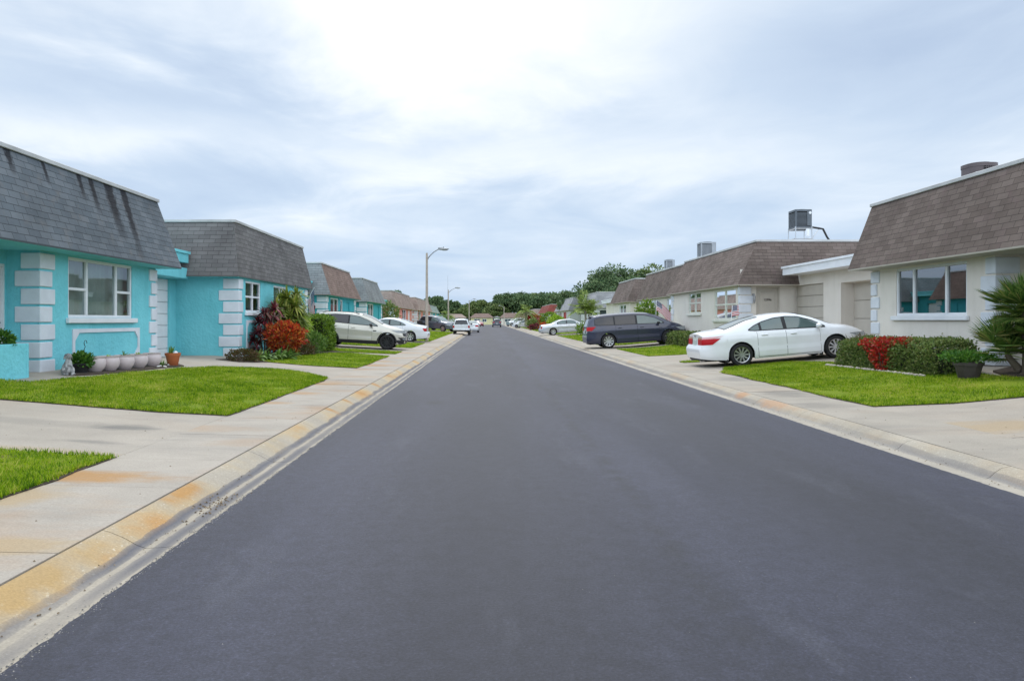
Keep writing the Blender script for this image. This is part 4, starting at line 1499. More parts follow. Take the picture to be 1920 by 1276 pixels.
# ================================================================== plants
LEAF_HEDGE = M_leaf('hedge_leaf', [(0.055, 0.10, 0.020), (0.105, 0.165, 0.034), (0.165, 0.225, 0.05), (0.25, 0.25, 0.09)])
LEAF_HEDGE2 = M_leaf('bright_hedge_leaf', [(0.06, 0.13, 0.012), (0.12, 0.22, 0.016), (0.21, 0.31, 0.026)])
LEAF_RED = M_leaf('red_bract', [(0.20, 0.008, 0.008), (0.42, 0.016, 0.014), (0.52, 0.035, 0.022), (0.10, 0.10, 0.02)])
LEAF_CROTON = M_leaf('croton_leaf', [(0.16, 0.010, 0.010), (0.38, 0.02, 0.012), (0.50, 0.07, 0.015), (0.58, 0.19, 0.03), (0.07, 0.07, 0.015)])
LEAF_CORDY = M_leaf('maroon_strap_leaf', [(0.05, 0.014, 0.02), (0.11, 0.02, 0.03), (0.24, 0.03, 0.045), (0.09, 0.05, 0.03)])
LEAF_DRAC = M_leaf('green_strap_leaf', [(0.055, 0.095, 0.015), (0.13, 0.19, 0.025), (0.25, 0.31, 0.04), (0.37, 0.35, 0.09)])
LEAF_LILY = M_leaf('lily_leaf', [(0.05, 0.13, 0.02), (0.11, 0.21, 0.03), (0.2, 0.3, 0.07)])
LEAF_DARKLOW = M_leaf('bronze_ground_leaf', [(0.05, 0.04, 0.015), (0.09, 0.055, 0.02), (0.08, 0.10, 0.02), (0.14, 0.05, 0.03)])
LEAF_FERN = M_leaf('fern_leaf', [(0.03, 0.10, 0.015), (0.06, 0.16, 0.02), (0.12, 0.24, 0.03)])
LEAF_LIME = M_leaf('lime_leaf', [(0.16, 0.28, 0.015), (0.25, 0.40, 0.02), (0.36, 0.48, 0.05)])
LEAF_PALM = M_leaf('palm_leaf', [(0.10, 0.17, 0.025), (0.19, 0.30, 0.045), (0.32, 0.42, 0.08), (0.45, 0.45, 0.17)])
LEAF_YUCCA = M_leaf('fan_palm_leaf', [(0.035, 0.085, 0.018), (0.07, 0.14, 0.025), (0.13, 0.22, 0.045), (0.26, 0.24, 0.08)], 0.45)
LEAF_OAK = M_leaf('tree_leaf', [(0.042, 0.085, 0.036), (0.085, 0.145, 0.062), (0.135, 0.20, 0.085), (0.19, 0.25, 0.11)], 0.6, 0.2)
LEAF_OAK2 = M_leaf('light_tree_leaf', [(0.06, 0.10, 0.032), (0.12, 0.18, 0.052), (0.18, 0.235, 0.075), (0.25, 0.27, 0.11)], 0.6, 0.2)
MAT_TERRA = M('terracotta', (0.42, 0.13, 0.045), (0.36, 0.10, 0.035), 6, 0.8, 0.1, 40)
MAT_URN = M('pale_pink_glaze', (0.58, 0.50, 0.50), (0.52, 0.44, 0.44), 5, 0.6, 0.15, 20)
MAT_STONE = M('cast_stone', (0.42, 0.42, 0.42), (0.15, 0.15, 0.15), 14, 0.9, 0.6, 30, lo=0.4, hi=0.6)
MAT_BROWNPOT = M('brown_pot', (0.055, 0.045, 0.042), (0.075, 0.06, 0.055), 4, 0.6)


def straps(P, az, el, L, W, droop, segs=5):
    """Arching strap leaves. All arrays of length n."""
    n = len(P)
    t = np.linspace(0, 1, segs + 1)[None, :]
    L_, el_, dr = L[:, None], el[:, None], droop[:, None]
    hz = L_ * t * np.cos(el_) * (1 - 0.15 * dr * t)
    vz = L_ * (t * np.sin(el_) - dr * t * t)
    ca, sa = np.cos(az)[:, None], np.sin(az)[:, None]
    C = np.stack([P[:, 0:1] + hz * ca, P[:, 1:2] + hz * sa, P[:, 2:3] + vz], 2)
    wd = W[:, None] * np.clip(np.sin(PI * (0.12 + 0.88 * t)) ** 0.7, 0.02, 1) * 0.5
    Sv = np.stack([-sa * wd, ca * wd, 0.25 * wd], 2)
    V = np.empty((n, segs + 1, 2, 3))
    V[:, :, 0] = C - Sv
    V[:, :, 1] = C + Sv
    base = np.arange(n)[:, None] * (segs + 1) * 2 + np.arange(segs)[None, :] * 2
    F = np.stack([base, base + 1, base + 3, base + 2], 2).reshape(-1, 4)
    return V.reshape(-1, 3), F


def rosette(c, n, L, W, el=(0.2, 1.4), droop=(0.3, 0.9), segs=5):
    u = RNG.uniform
    P = np.array(c)[None, :] + 0.02 * RNG.normal(size=(n, 3))
    return straps(P, u(0, 2 * PI, n), u(el[0], el[1], n), L * u(0.7, 1.1, n), W * u(0.75, 1.2, n), u(droop[0], droop[1], n), segs)


def tapered(parent, name, segs, mat):
    bm = bmesh.new()
    for pts, rad in segs:
        tube(bm, pts, rad, 7)
    return obj(name, bm, mat, parent, smooth=60)


def ball_points(n, c, r, shell=0.55):
    D = unit(RNG.normal(size=(n, 3)))
    q = (shell + (1 - shell) * RNG.uniform(size=n) ** 0.5)[:, None]
    lump = 1 + 0.16 * np.sin(D[:, 0] * 5 + c[0]) * np.sin(D[:, 1] * 5 + c[1] * 2) + 0.10 * np.sin(D[:, 2] * 9 + D[:, 0] * 6)
    return np.array(c) + D * q * np.array(r) * lump[:, None], D


def bush(name, label, cat, c, r, n, L, W, mat, group=None, up=0.4, stems=5, zmin=None):
    """Leafy shrub: c is the middle of the foliage, r its radii; stems rise from the ground under it."""
    gz = ground(c[0], c[1])
    o = thing(name, label, cat, (c[0], c[1], gz), group)
    P, D = ball_points(n, c, r)
    k = P[:, 2] > gz + 0.02
    P, D = P[k], D[k]
    n = len(P)
    D2 = D + np.array([0, 0, up]) + 0.7 * RNG.normal(size=(n, 3))
    V, F = leaf_mesh(P, D2, L * RNG.uniform(0.7, 1.25, n), W * RNG.uniform(0.7, 1.2, n), 0.08)
    mesh_np('foliage', V, F, mat, o)
    sg = []
    for i in range(stems):
        a = 2 * PI * i / stems
        sg.append(([(c[0] + 0.06 * math.cos(a), c[1] + 0.06 * math.sin(a), gz - 0.05), (c[0] + 0.35 * r[0] * math.cos(a), c[1] + 0.35 * r[1] * math.sin(a), c[2]),
                    (c[0] + 0.6 * r[0] * math.cos(a + .3), c[1] + 0.6 * r[1] * math.sin(a + .3), c[2] + 0.5 * r[2])], [0.018, 0.013, 0.006]))
    tapered(o, 'stem', sg, MAT_BARK)
    return o


def hedge(name, label, x0, x1, y0, y1, h, dens, L, W, mat, group=None, round_=0.12, bump_=0.05):
    cx, cy = 0.5 * (x0 + x1), 0.5 * (y0 + y1)
    o = thing(name, label, 'hedge', (cx, cy, ground(cx, cy)), group)
    hx, hy = 0.5 * (x1 - x0), 0.5 * (y1 - y0)
    faces = [('x', -1, y1 - y0, h), ('x', 1, y1 - y0, h), ('y', -1, x1 - x0, h), ('y', 1, x1 - x0, h), ('z', 1, x1 - x0, y1 - y0)]
    PP, DD = [], []
    for ax, sgn, a, b in faces:
        n = int(a * b * dens)
        u, v = RNG.uniform(-1, 1, n), RNG.uniform(0, 1, n)
        if ax == 'x':
            p = np.stack([np.full(n, sgn * hx), u * hy, v * h], 1)
            d = np.tile([sgn, 0, 0.25], (n, 1))
        elif ax == 'y':
            p = np.stack([u * hx, np.full(n, sgn * hy), v * h], 1)
            d = np.tile([0, sgn, 0.25], (n, 1))
        else:
            p = np.stack([u * hx, (2 * v - 1) * hy, np.full(n, h)], 1)
            d = np.tile([0, 0, 1.0], (n, 1))
        PP.append(p)
        DD.append(d)
    P, D = np.concatenate(PP), np.concatenate(DD).astype(float)
    # round the shoulders and roughen
    q = np.stack([P[:, 0] / hx, P[:, 1] / hy, np.clip((P[:, 2] / h) * 2 - 1, -0.2, 1)], 1)
    edge = (np.abs(q) > 1 - 2 * round_ / np.array([2 * hx, 2 * hy, h])).sum(1)
    shrink = np.where(edge >= 2, RNG.uniform(0.2, 1.0, len(P)) * round_ * 0.55, 0)
    wobv = bump_ * (np.sin(P[:, 0] * 4 + P[:, 1] * 3) * np.sin(P[:, 2] * 6 + P[:, 1] * 2.2) + 0.6 * RNG.normal(size=len(P)))
    P = P + unit(D) * wobv[:, None]
    P[:, :2] *= (1 - shrink / np.array([hx, hy]).min())[:, None]
    P[:, 2] -= shrink
    D = D + 0.8 * RNG.normal(size=D.shape)
    W0 = P + np.array([cx, cy, 0])
    W0[:, 2] += gvec(W0[:, 0], W0[:, 1])
    W0 -= unit(D) * 0.5 * L
    V, F = leaf_mesh(W0, D, L * RNG.uniform(0.7, 1.3, len(P)), W * RNG.uniform(0.7, 1.2, len(P)), 0.1)
    mesh_np('foliage', V, F, mat, o)
    # solid dark core added inside the leaves, blocks light and the view through
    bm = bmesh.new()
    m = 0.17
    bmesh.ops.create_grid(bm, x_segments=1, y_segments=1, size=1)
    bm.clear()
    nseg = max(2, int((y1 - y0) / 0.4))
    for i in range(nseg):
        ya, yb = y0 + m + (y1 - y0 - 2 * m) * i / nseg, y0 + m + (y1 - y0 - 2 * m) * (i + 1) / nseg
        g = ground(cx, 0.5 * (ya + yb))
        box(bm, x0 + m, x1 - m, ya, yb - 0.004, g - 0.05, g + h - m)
    obj('core_block', bm, M('hedge_core', (0.018, 0.026, 0.010), (0.03, 0.035, 0.015), 20, 0.95), o)
    return o


# ---- right side garden
hedge('clipped_hedge', 'long clipped dark green hedge below the wide window of the near cream house', 9.15, 10.05, 15.6, 20.25, 0.68, 2000, 0.052, 0.034, LEAF_HEDGE, 'clipped box hedges')
c = (9.25, 18.55)
o = bush('red_flowering_shrub', 'red flowering shrub growing through the long clipped hedge', 'shrub', (9.16, 17.75, ground(9.16, 17.75) + 0.38), (0.20, 0.34, 0.38), 1100, 0.06, 0.05, LEAF_RED)
parts = []
for (x_, y_, z_, rx, ry, rz, n_) in ((9.2, 18.3, 0.62, 0.20, 0.62, 0.13, 560), (9.3, 17.2, 0.68, 0.24, 0.55, 0.09, 360), (9.13, 18.15, 0.4, 0.10, 0.25, 0.22, 140), (9.5, 17.8, 0.72, 0.3, 0.9, 0.07, 380)):
    P, D = ball_points(n_, (x_, y_, ground(9.2, y_) + z_), (rx, ry, rz), 0.3)
    parts.append(leaf_mesh(P, D + 0.7 * RNG.normal(size=D.shape), 0.06 * RNG.uniform(0.7, 1.2, n_), 0.05, 0.1))
V, F = join_np(parts)
mesh_np('blossom', V, F, LEAF_RED, o)
parts = [leaf_mesh(*(lambda PD: (PD[0], np.tile([0, 0, 1.0], (40, 1)) + 0.35 * RNG.normal(size=(40, 3))))(ball_points(40, (9.4, 19.6, ground(9.3, 19.6) + 0.70), (0.25, 0.3, 0.08))), 0.16, 0.014, 0.05)]
V, F = join_np(parts)
mesh_np('stray_shoot', V, F, LEAF_DARKLOW, o)
hedge('clipped_hedge', 'short clipped hedge between the dark minivan and the white sedan', 9.0, 9.75, 34.6, 40.2, 0.62, 480, 0.085, 0.05, LEAF_HEDGE, 'clipped box hedges')

# white stones edging the near hedge
so = thing('stone_edging', 'row of small pale edging stones along the foot of the near hedge', 'edging', (9.05, 18, ground(9.05, 18)))
bm = bmesh.new()
for i in range(46):
    y = 15.9 + 4.6 * i / 46 + random.uniform(-0.02, 0.02)
    r = random.uniform(0.035, 0.05)
    m4 = Matrix.Translation((9.02 + random.uniform(-0.02, 0.02), y, ground(9.02, y) + 0.035)) @ Matrix.Diagonal((r, r * 1.1, r * 0.9, 1))
    bmesh.ops.create_icosphere(bm, subdivisions=2, radius=1.0, matrix=m4)
obj('stones', bm, M('pale_stone', (0.45, 0.40, 0.34), (0.35, 0.3, 0.26), 12, 0.9), so, smooth=60)


def pot(name, label, cat, x, y, prof, mat, soil_r, soil_h, group=None, n=28, z=None):
    gz = ground(x, y) + 0.006 if z is None else z
    o = thing(name, label, cat, (x, y, gz), group)
    bm = bmesh.new()
    r = lathe(bm, prof, n, (x, y, gz))
    bm.faces.new(r[0][::-1])
    obj('pot', bm, mat, o, smooth=35)
    bm = bmesh.new()
    ring = [bm.verts.new((x + soil_r * math.cos(2 * PI * k / 20), y + soil_r * math.sin(2 * PI * k / 20), gz + soil_h)) for k in range(20)]
    bm.faces.new(ring)
    obj('soil', bm, MAT_SOIL, o)
    return o, gz


o, gz = pot('potted_plant', 'brown faceted pot with spreading green plant at the right end of the near hedge', 'potted plant', 9.30, 14.85,
            [(0.17, 0), (0.18, 0.01), (0.245, 0.27), (0.27, 0.27), (0.275, 0.33), (0.25, 0.33), (0.23, 0.25)], MAT_BROWNPOT, 0.24, 0.29, n=8)
P, D = ball_points(900, (9.30, 14.85, gz + 0.43), (0.50, 0.46, 0.10), 0.2)
V, F = leaf_mesh(P, D * 0.6 + np.array([0, 0, .5]) + 0.5 * RNG.normal(size=D.shape), 0.085 * RNG.uniform(0.6, 1.2, 900), 0.035, 0.1)
mesh_np('foliage', V, F, LEAF_FERN, o)

# fan palm clump at the right edge
fx, fy = 10.16, 14.40
gz = ground(fx, fy)
o = thing('fan_palm', 'bushy fan palm with spiky green leaves at the corner of the near cream house', 'palm', (fx, fy, gz))
bm = bmesh.new()
heads = []
stems = [(-0.05, 0.0, 1.25, 0.10), (0.22, 0.1, 1.0, 0.085), (0.1, -0.2, 0.65, 0.08), (-0.2, 0.18, 0.45, 0.07)]
for (dx, dy, hh, r) in stems:
    pts = [(fx + dx * 0.4 + dx * 0.8 * t + 0.03 * math.sin(5 * t), fy + dy * (0.4 + 0.8 * t), gz - 0.05 + hh * t) for t in np.linspace(0, 1, 7)]
    tube(bm, pts, [r * (1.25 - 0.5 * t) for t in np.linspace(0, 1, 7)], 9)
    heads.append(pts[-1])
obj('trunk', bm, MAT_BARK, o, smooth=60)
parts, stalk = [], []
for hi, hd in enumerate(heads):
    nf = [52, 46, 36, 26][hi]
    for i in range(nf):
        az = 2 * PI * i * 0.382 + RNG.uniform(-0.3, 0.3)
        el = RNG.uniform(-0.35, 1.45)
        sl = RNG.uniform(0.25, 0.45)
        d = np.array([math.cos(az) * math.cos(el), math.sin(az) * math.cos(el), math.sin(el)])
        tip = np.array(hd) + d * sl
        stalk.append((hd, tuple(tip)))
        side = unit(np.cross(d, [0, 0, 1.0])[None])[0]
        upv = np.cross(side, d)
        nb = 20
        a = np.linspace(-1.45, 1.45, nb)
        dirs = np.cos(a)[:, None] * d + np.sin(a)[:, None] * side + 0.12 * upv
        Lf = RNG.uniform(0.36, 0.52) * (0.72 + 0.28 * np.cos(a)) * RNG.uniform(0.9, 1.1, nb)
        dirs[:, 2] -= 0.1
        V, F = leaf_mesh(np.tile(tip, (nb, 1)), dirs, Lf, np.full(nb, 0.030), 0.03, up=np.tile(upv, (nb, 1)))
        parts.append((V, F))
V, F = join_np(parts)
mesh_np('fronds', V, F, LEAF_YUCCA, o)
bm = bmesh.new()
for a, b in stalk:
    tube(bm, [a, b], [0.012, 0.006], 4)
obj('stalk', bm, LEAF_PALM, o)
bed = [on_ground(*p) for p in ((1835, 703), (1870, 699), (1918, 694))]
drape('mulch_bed', [(9.75, 13.6), (11.1, 13.3), (11.1, 15.9), (10.2, 15.5), (9.85, 14.6)], MAT_SOIL, 0.045, 0.06)

# ---- left side garden: planter, statue, urns, pots
pl = thing('planter', 'low turquoise stucco planter wall box at the left edge before the front door', 'planter', (-8.9, 14.3, ground(-8.9, 14)))
bm = bmesh.new()
t = 0.10
box(bm, -10.0, -8.47, 12.6, 12.6 + t, 0.1, 1.125, 0.015)
box(bm, -10.0, -8.47, 14.2 - t, 14.2, 0.1, 1.125, 0.015)
box(bm, -8.47 - t, -8.47, 12.6 + t, 14.2 - t, 0.1, 1.123, 0.01)
obj('wall', bm, MAT_TEAL, pl)
bm = bmesh.new()
quad(bm, (-9.98, 12.65, 1.03), (-8.5, 12.65, 1.03), (-8.5, 14.15, 1.03), (-9.98, 14.15, 1.03))
obj('soil', bm, MAT_SOIL, pl)
o = thing('planter_shrub', 'small dark green shrub growing in the turquoise planter', 'shrub', (-8.72, 13.75, 1.03))
P, D = ball_points(900, (-8.72, 13.75, 1.19), (0.22, 0.24, 0.17), 0.3)
V, F = leaf_mesh(P, D + 0.5 * RNG.normal(size=D.shape), 0.075 * RNG.uniform(0.6, 1.2, 900), 0.04, 0.1)
mesh_np('foliage', V, F, LEAF_FERN, o)
tapered(o, 'stem', [([(-8.72, 13.75, 1.0), (-8.72 + dx, 13.75 + dy, 1.2)], [0.012, 0.006]) for dx, dy in ((0.1, 0), (-0.1, 0.05), (0, 0.1), (0.02, -0.1))], MAT_BARK)

# walkway in front of the near left house keeps the drive's concrete; soil bed for the urns
bedp = [on_ground(*p) for p in ((140, 705), (180, 703), (240, 698), (300, 691), (345, 687), (335, 683.5), (290, 684), (230, 686), (150, 690))]
drape('flower_bed', bedp, MAT_SOIL, 0.03, 0.04, step=0.3)

def blob(bm, c, r, rot=(0, 0, 0)):
    m4 = Matrix.Translation(c) @ Matrix.Rotation(rot[2], 4, 'Z') @ Matrix.Rotation(rot[1], 4, 'Y') @ Matrix.Rotation(rot[0], 4, 'X') @ Matrix.Diagonal((*r, 1))
    bmesh.ops.create_uvsphere(bm, u_segments=20, v_segments=12, radius=1.0, matrix=m4)


gx_, gy_ = on_ground(126, 703)
gz = ground(gx_, gy_)
bm = bmesh.new()
# seated dog looking out to the street (+x), one closed body
blob(bm, (0.0, 0, 0.13), (0.115, 0.095, 0.13))                    # haunch
blob(bm, (0.045, 0, 0.20), (0.075, 0.075, 0.13), (0, 0.25, 0))     # chest
blob(bm, (0.06, 0, 0.30), (0.05, 0.05, 0.07))                      # neck
blob(bm, (0.07, 0, 0.375), (0.065, 0.058, 0.055))                  # head
blob(bm, (0.13, 0, 0.355), (0.05, 0.032, 0.03))                    # muzzle
blob(bm, (0.175, 0, 0.36), (0.013, 0.013, 0.01))                   # nose
for s in (-1, 1):
    blob(bm, (0.045, 0.062 * s, 0.36), (0.028, 0.014, 0.062), (0.25 * s, 0, 0))   # hanging ear
    blob(bm, (0.105, 0.045 * s, 0.115), (0.024, 0.026, 0.125), (0, -0.08, 0))     # front leg
    blob(bm, (0.125, 0.045 * s, 0.018), (0.042, 0.028, 0.022))                    # front paw
    blob(bm, (0.03, 0.088 * s, 0.085), (0.082, 0.035, 0.08))                      # thigh
    blob(bm, (0.085, 0.095 * s, 0.02), (0.062, 0.026, 0.022))                     # hind foot
    blob(bm, (0.118, 0.027 * s, 0.392), (0.010, 0.009, 0.010))                    # eye brow
blob(bm, (-0.11, 0.05, 0.03), (0.09, 0.025, 0.024), (0, 0, 0.6))   # tail
me = bpy.data.meshes.new('statue')
bm.to_mesh(me)
bm.free()
me.materials.append(MAT_STONE)
st = bpy.data.objects.new('dog_statue', me)
COL.objects.link(st)
st.location = (gx_, gy_, gz + 0.004)
st.rotation_euler = (0, 0, -0.75)
st.scale = (0.98, 0.98, 1.0)
md = st.modifiers.new('remesh', 'REMESH')
md.mode = 'VOXEL'
md.voxel_size = 0.008
md.use_smooth_shade = True
tag(st, 'grey cast stone statue of a sitting dog left of the row of urns', 'statue')

UR = [(0.11, 0), (0.125, 0.01), (0.19, 0.10), (0.215, 0.19), (0.195, 0.275), (0.185, 0.29), (0.20, 0.31), (0.205, 0.33), (0.185, 0.33), (0.175, 0.28)]
urn_px = [(178, 698), (204.5, 696), (233, 693.5), (259, 690.5), (285, 687.5)]
urn_label = ['pale pink glazed urn next to the black pot, first of the row of five', 'pale pink urn second from the black pot in the row of five',
             'pale pink urn in the middle of the row of five below the picture window', 'pale pink urn fourth from the black pot in the row of five', 'pale pink urn nearest the terracotta pot, last of the row of five']
for i, (px, py) in enumerate(urn_px):
    x, y = on_ground(px, py)
    o, gz = pot('urn', urn_label[i], 'urn', x, y, UR, MAT_URN, 0.185, 0.295, 'row of pale pink urns')
    n = [10, 26, 60, 40, 22][i]
    V, F = rosette((x, y, gz + 0.28), n, [0.10, 0.14, 0.19, 0.14, 0.10][i], 0.022, (0.3, 1.4), (0.2, 0.8), 3)
    mesh_np('foliage', V, F, LEAF_LIME if i in (0, 1, 3) else LEAF_LILY, o)

x, y = on_ground(152, 700)
o, gz = pot('potted_fern', 'black plastic pot with a full leafy green plant between the statue and the urns', 'potted plant', x, y,
            [(0.10, 0), (0.12, 0.01), (0.155, 0.17), (0.165, 0.18), (0.165, 0.205), (0.15, 0.205), (0.14, 0.16)], MAT_BLACK, 0.14, 0.18)
P, D = ball_points(700, (x, y, gz + 0.27), (0.21, 0.20, 0.14), 0.2)
V, F = leaf_mesh(P, D * 0.8 + np.array([0, 0, .3]) + 0.4 * RNG.normal(size=D.shape), 0.09 * RNG.uniform(0.6, 1.2, 700), 0.045, 0.1)
mesh_np('foliage', V, F, LEAF_FERN, o)

x, y = on_ground(324, 686)
o, gz = pot('terracotta_pot', 'orange terracotta pot with small aloe and white stone at the end of the urns', 'potted plant', x, y,
            [(0.115, 0), (0.12, 0.005), (0.165, 0.25), (0.185, 0.25), (0.19, 0.32), (0.165, 0.32), (0.155, 0.27)], MAT_TERRA, 0.155, 0.285)
V, F = rosette((x - 0.05, y, gz + 0.28), 22, 0.24, 0.035, (0.6, 1.5), (0.0, 0.25), 4)
mesh_np('foliage', V, F, LEAF_LILY, o)
bm = bmesh.new()
blob(bm, (x + 0.09, y - 0.05, gz + 0.325), (0.055, 0.05, 0.04))
obj('stone', bm, MAT_WHITE, o, smooth=60)

# shepherd's crook by the black pot
x, y = on_ground(158, 697)
gz = ground(x, y)
bm = bmesh.new()
pts = [(x, y, gz - 0.1), (x, y, gz + 0.50)] + [(x + 0.035 * math.sin(a) * 1.0, y + 0.055 - 0.055 * math.cos(a), gz + 0.53 + 0.045 * (a / PI) + 0.03 * math.sin(a * 0.9)) for a in np.linspace(0.2, 4.4, 12)]
pts = [(x, y, gz - 0.1), (x, y, gz + 0.48), (x + 0.005, y + 0.03, gz + 0.52)] + [(x + 0.01, y + 0.03 - 0.055 * math.cos(a), gz + 0.60 + 0.055 * math.sin(a)) for a in np.linspace(-0.9, PI + 0.2, 12)][::1]
tube(bm, pts, 0.007, 6)
o = obj('garden_hook', bm, MAT_BLACK, None, smooth=60)
tag(o, 'thin black garden hook standing behind the black pot', 'hook')

# little trailing weed and pebbles beside the last urn
x, y = on_ground(303, 688)
gz = ground(x, y)
o = thing('trailing_weed', 'small ragged weed between the last urn and the terracotta pot', 'plant', (x, y, gz))
V, F = rosette((x, y, gz + 0.03), 60, 0.20, 0.02, (0.4, 1.5), (0.0, 0.8), 3)
mesh_np('foliage', V, F, LEAF_LILY, o)
bm = bmesh.new()
for i in range(9):
    xx, yy = on_ground(random.uniform(292, 322), random.uniform(685, 691))
    blob(bm, (xx, yy, ground(xx, yy) + 0.04), (random.uniform(.02, .045), random.uniform(.02, .04), 0.02))
o = obj('pebbles', bm, M('white_pebble', (0.6, 0.58, 0.54), rough=0.8), None, smooth=60)
o['kind'] = 'stuff'

# ---- shrubs of the second left house
def G(x, y, dz):
    return (x, y, ground(x, y) + dz)


drape('planting_bed', [(-8.0, 22.6), (-7.2, 22.3), (-6.6, 23.0), (-6.9, 24.6), (-6.55, 26.2), (-6.3, 28.0), (-6.0, 30.2), (-5.4, 31.1), (-5.6, 32.4), (-8.0, 32.6)], MAT_SOIL, 0.02, 0.04)
gz = ground(-7.60, 26.2)
o = thing('cordyline', 'tall dark maroon cordyline beside the gridded window of the second turquoise house', 'plant', (-7.60, 26.2, gz))
parts, sg = [], []
for (dx, dy, hh) in ((0, 0, 1.45), (-0.22, 0.15, 1.15), (0.2, 0.25, 1.6), (0.16, -0.15, 0.9), (-0.1, -0.3, 0.75), (0.05, 0.5, 1.25), (-0.3, -0.1, 0.55), (0.15, 0.3, 0.5)):
    top = (-7.60 + dx * 1.2, 26.2 + dy * 1.2, gz + hh)
    sg.append(([(-7.60 + dx * 0.3, 26.2 + dy * 0.3, gz - 0.05), top], [0.03, 0.018]))
    parts.append(rosette(top, 46, 0.44, 0.065, (-0.2, 1.45), (0.1, 0.7)))
    parts.append(rosette((top[0], top[1], top[2] - 0.28), 24, 0.42, 0.06, (-0.3, 0.8), (0.1, 0.6)))
V, F = join_np(parts)
mesh_np('foliage', V, F, LEAF_CORDY, o)
tapered(o, 'stem', sg, MAT_BARK)

gz = ground(-7.3, 28.0)
o = thing('dracaena', 'tall green dracaena with yellow-green strap leaves between the maroon plant and the flag', 'plant', (-7.3, 28.0, gz))
parts, sg = [], []
for (dx, dy, hh) in ((0, 0, 2.05), (-0.3, 0.3, 1.9), (0.25, 0.3, 2.15), (0.35, -0.2, 1.75), (-0.25, -0.3, 1.65), (0.1, 0.6, 1.95), (-0.35, 0.1, 1.35), (0.15, -0.3, 1.25), (0.4, 0.25, 1.4)):
    top = (-7.3 + dx, 28.0 + dy * 1.3, gz + hh)
    sg.append(([(-7.3 + dx * 0.3, 28.0 + dy * 0.3, gz - 0.05), (-7.3 + dx * 0.6, 28.0 + dy * 0.8, gz + hh * 0.55), top], [0.04, 0.03, 0.022]))
    parts.append(rosette(top, 95, 0.62, 0.055, (-0.5, 1.5), (0.1, 0.75)))
    parts.append(rosette((top[0], top[1], top[2] - 0.3), 55, 0.55, 0.05, (-0.6, 0.9), (0.1, 0.7)))
V, F = join_np(parts)
mesh_np('foliage', V, F, LEAF_DRAC, o)
tapered(o, 'stem', sg, MAT_BARK)

bush('croton', 'rounded orange and red croton bush in front of the dracaena', 'shrub', G(-6.80, 25.9, 0.72), (0.62, 0.85, 0.46), 2600, 0.15, 0.06, LEAF_CROTON, up=0.6)
bush('green_shrub', 'loose mid green shrub between the croton and the boxy hedge', 'shrub', G(-6.62, 29.3, 0.42), (0.45, 0.6, 0.42), 1500, 0.10, 0.035, LEAF_LILY, up=0.8)
bush('bronze_bush', 'low bronze-leaved bush at the foot of the green shrub', 'shrub', G(-6.7, 28.1, 0.18), (0.35, 0.7, 0.22), 900, 0.09, 0.045, LEAF_DARKLOW)
bush('bronze_bush', 'low bronze groundcover clump at the corner of the second turquoise house', 'shrub', G(-7.25, 22.8, 0.15), (0.48, 0.40, 0.20), 1500, 0.075, 0.035, LEAF_DARKLOW)
gz = ground(-6.85, 23.9)
o = thing('spider_lily', 'clump of arching light green lily leaves below the maroon cordyline', 'plant', (-6.85, 23.9, gz))
parts = [rosette((-6.85 + dx, 23.9 + dy, gz + 0.02), 46, 0.66, 0.055, (0.6, 1.45), (0.3, 0.9)) for dx, dy in ((0, 0), (0.2, 0.5), (-0.2, -0.35), (0.28, 1.0), (0.35, 1.6))]
V, F = join_np(parts)
mesh_np('foliage', V, F, LEAF_LILY, o)
hedge('boxy_hedge', 'tall boxy bright green hedge block beside the champagne crossover', -8.0, -6.5, 31.0, 33.0, 1.45, 620, 0.085, 0.05, LEAF_HEDGE2, round_=0.25)
bush('yellow_green_shrub', 'yellow-green shrub at the left end of the boxy hedge under the flag', 'shrub', G(-7.35, 30.3, 0.95), (0.4, 0.55, 0.55), 1200, 0.10, 0.05, LEAF_LIME)
bush('small_tree_shrub', 'dark leafy shrub at the corner between the fourth house and the pink house', 'shrub', G(-9.7, 74.5, 1.9), (1.1, 1.8, 1.0), 900, 0.28, 0.14, LEAF_HEDGE, stems=4)

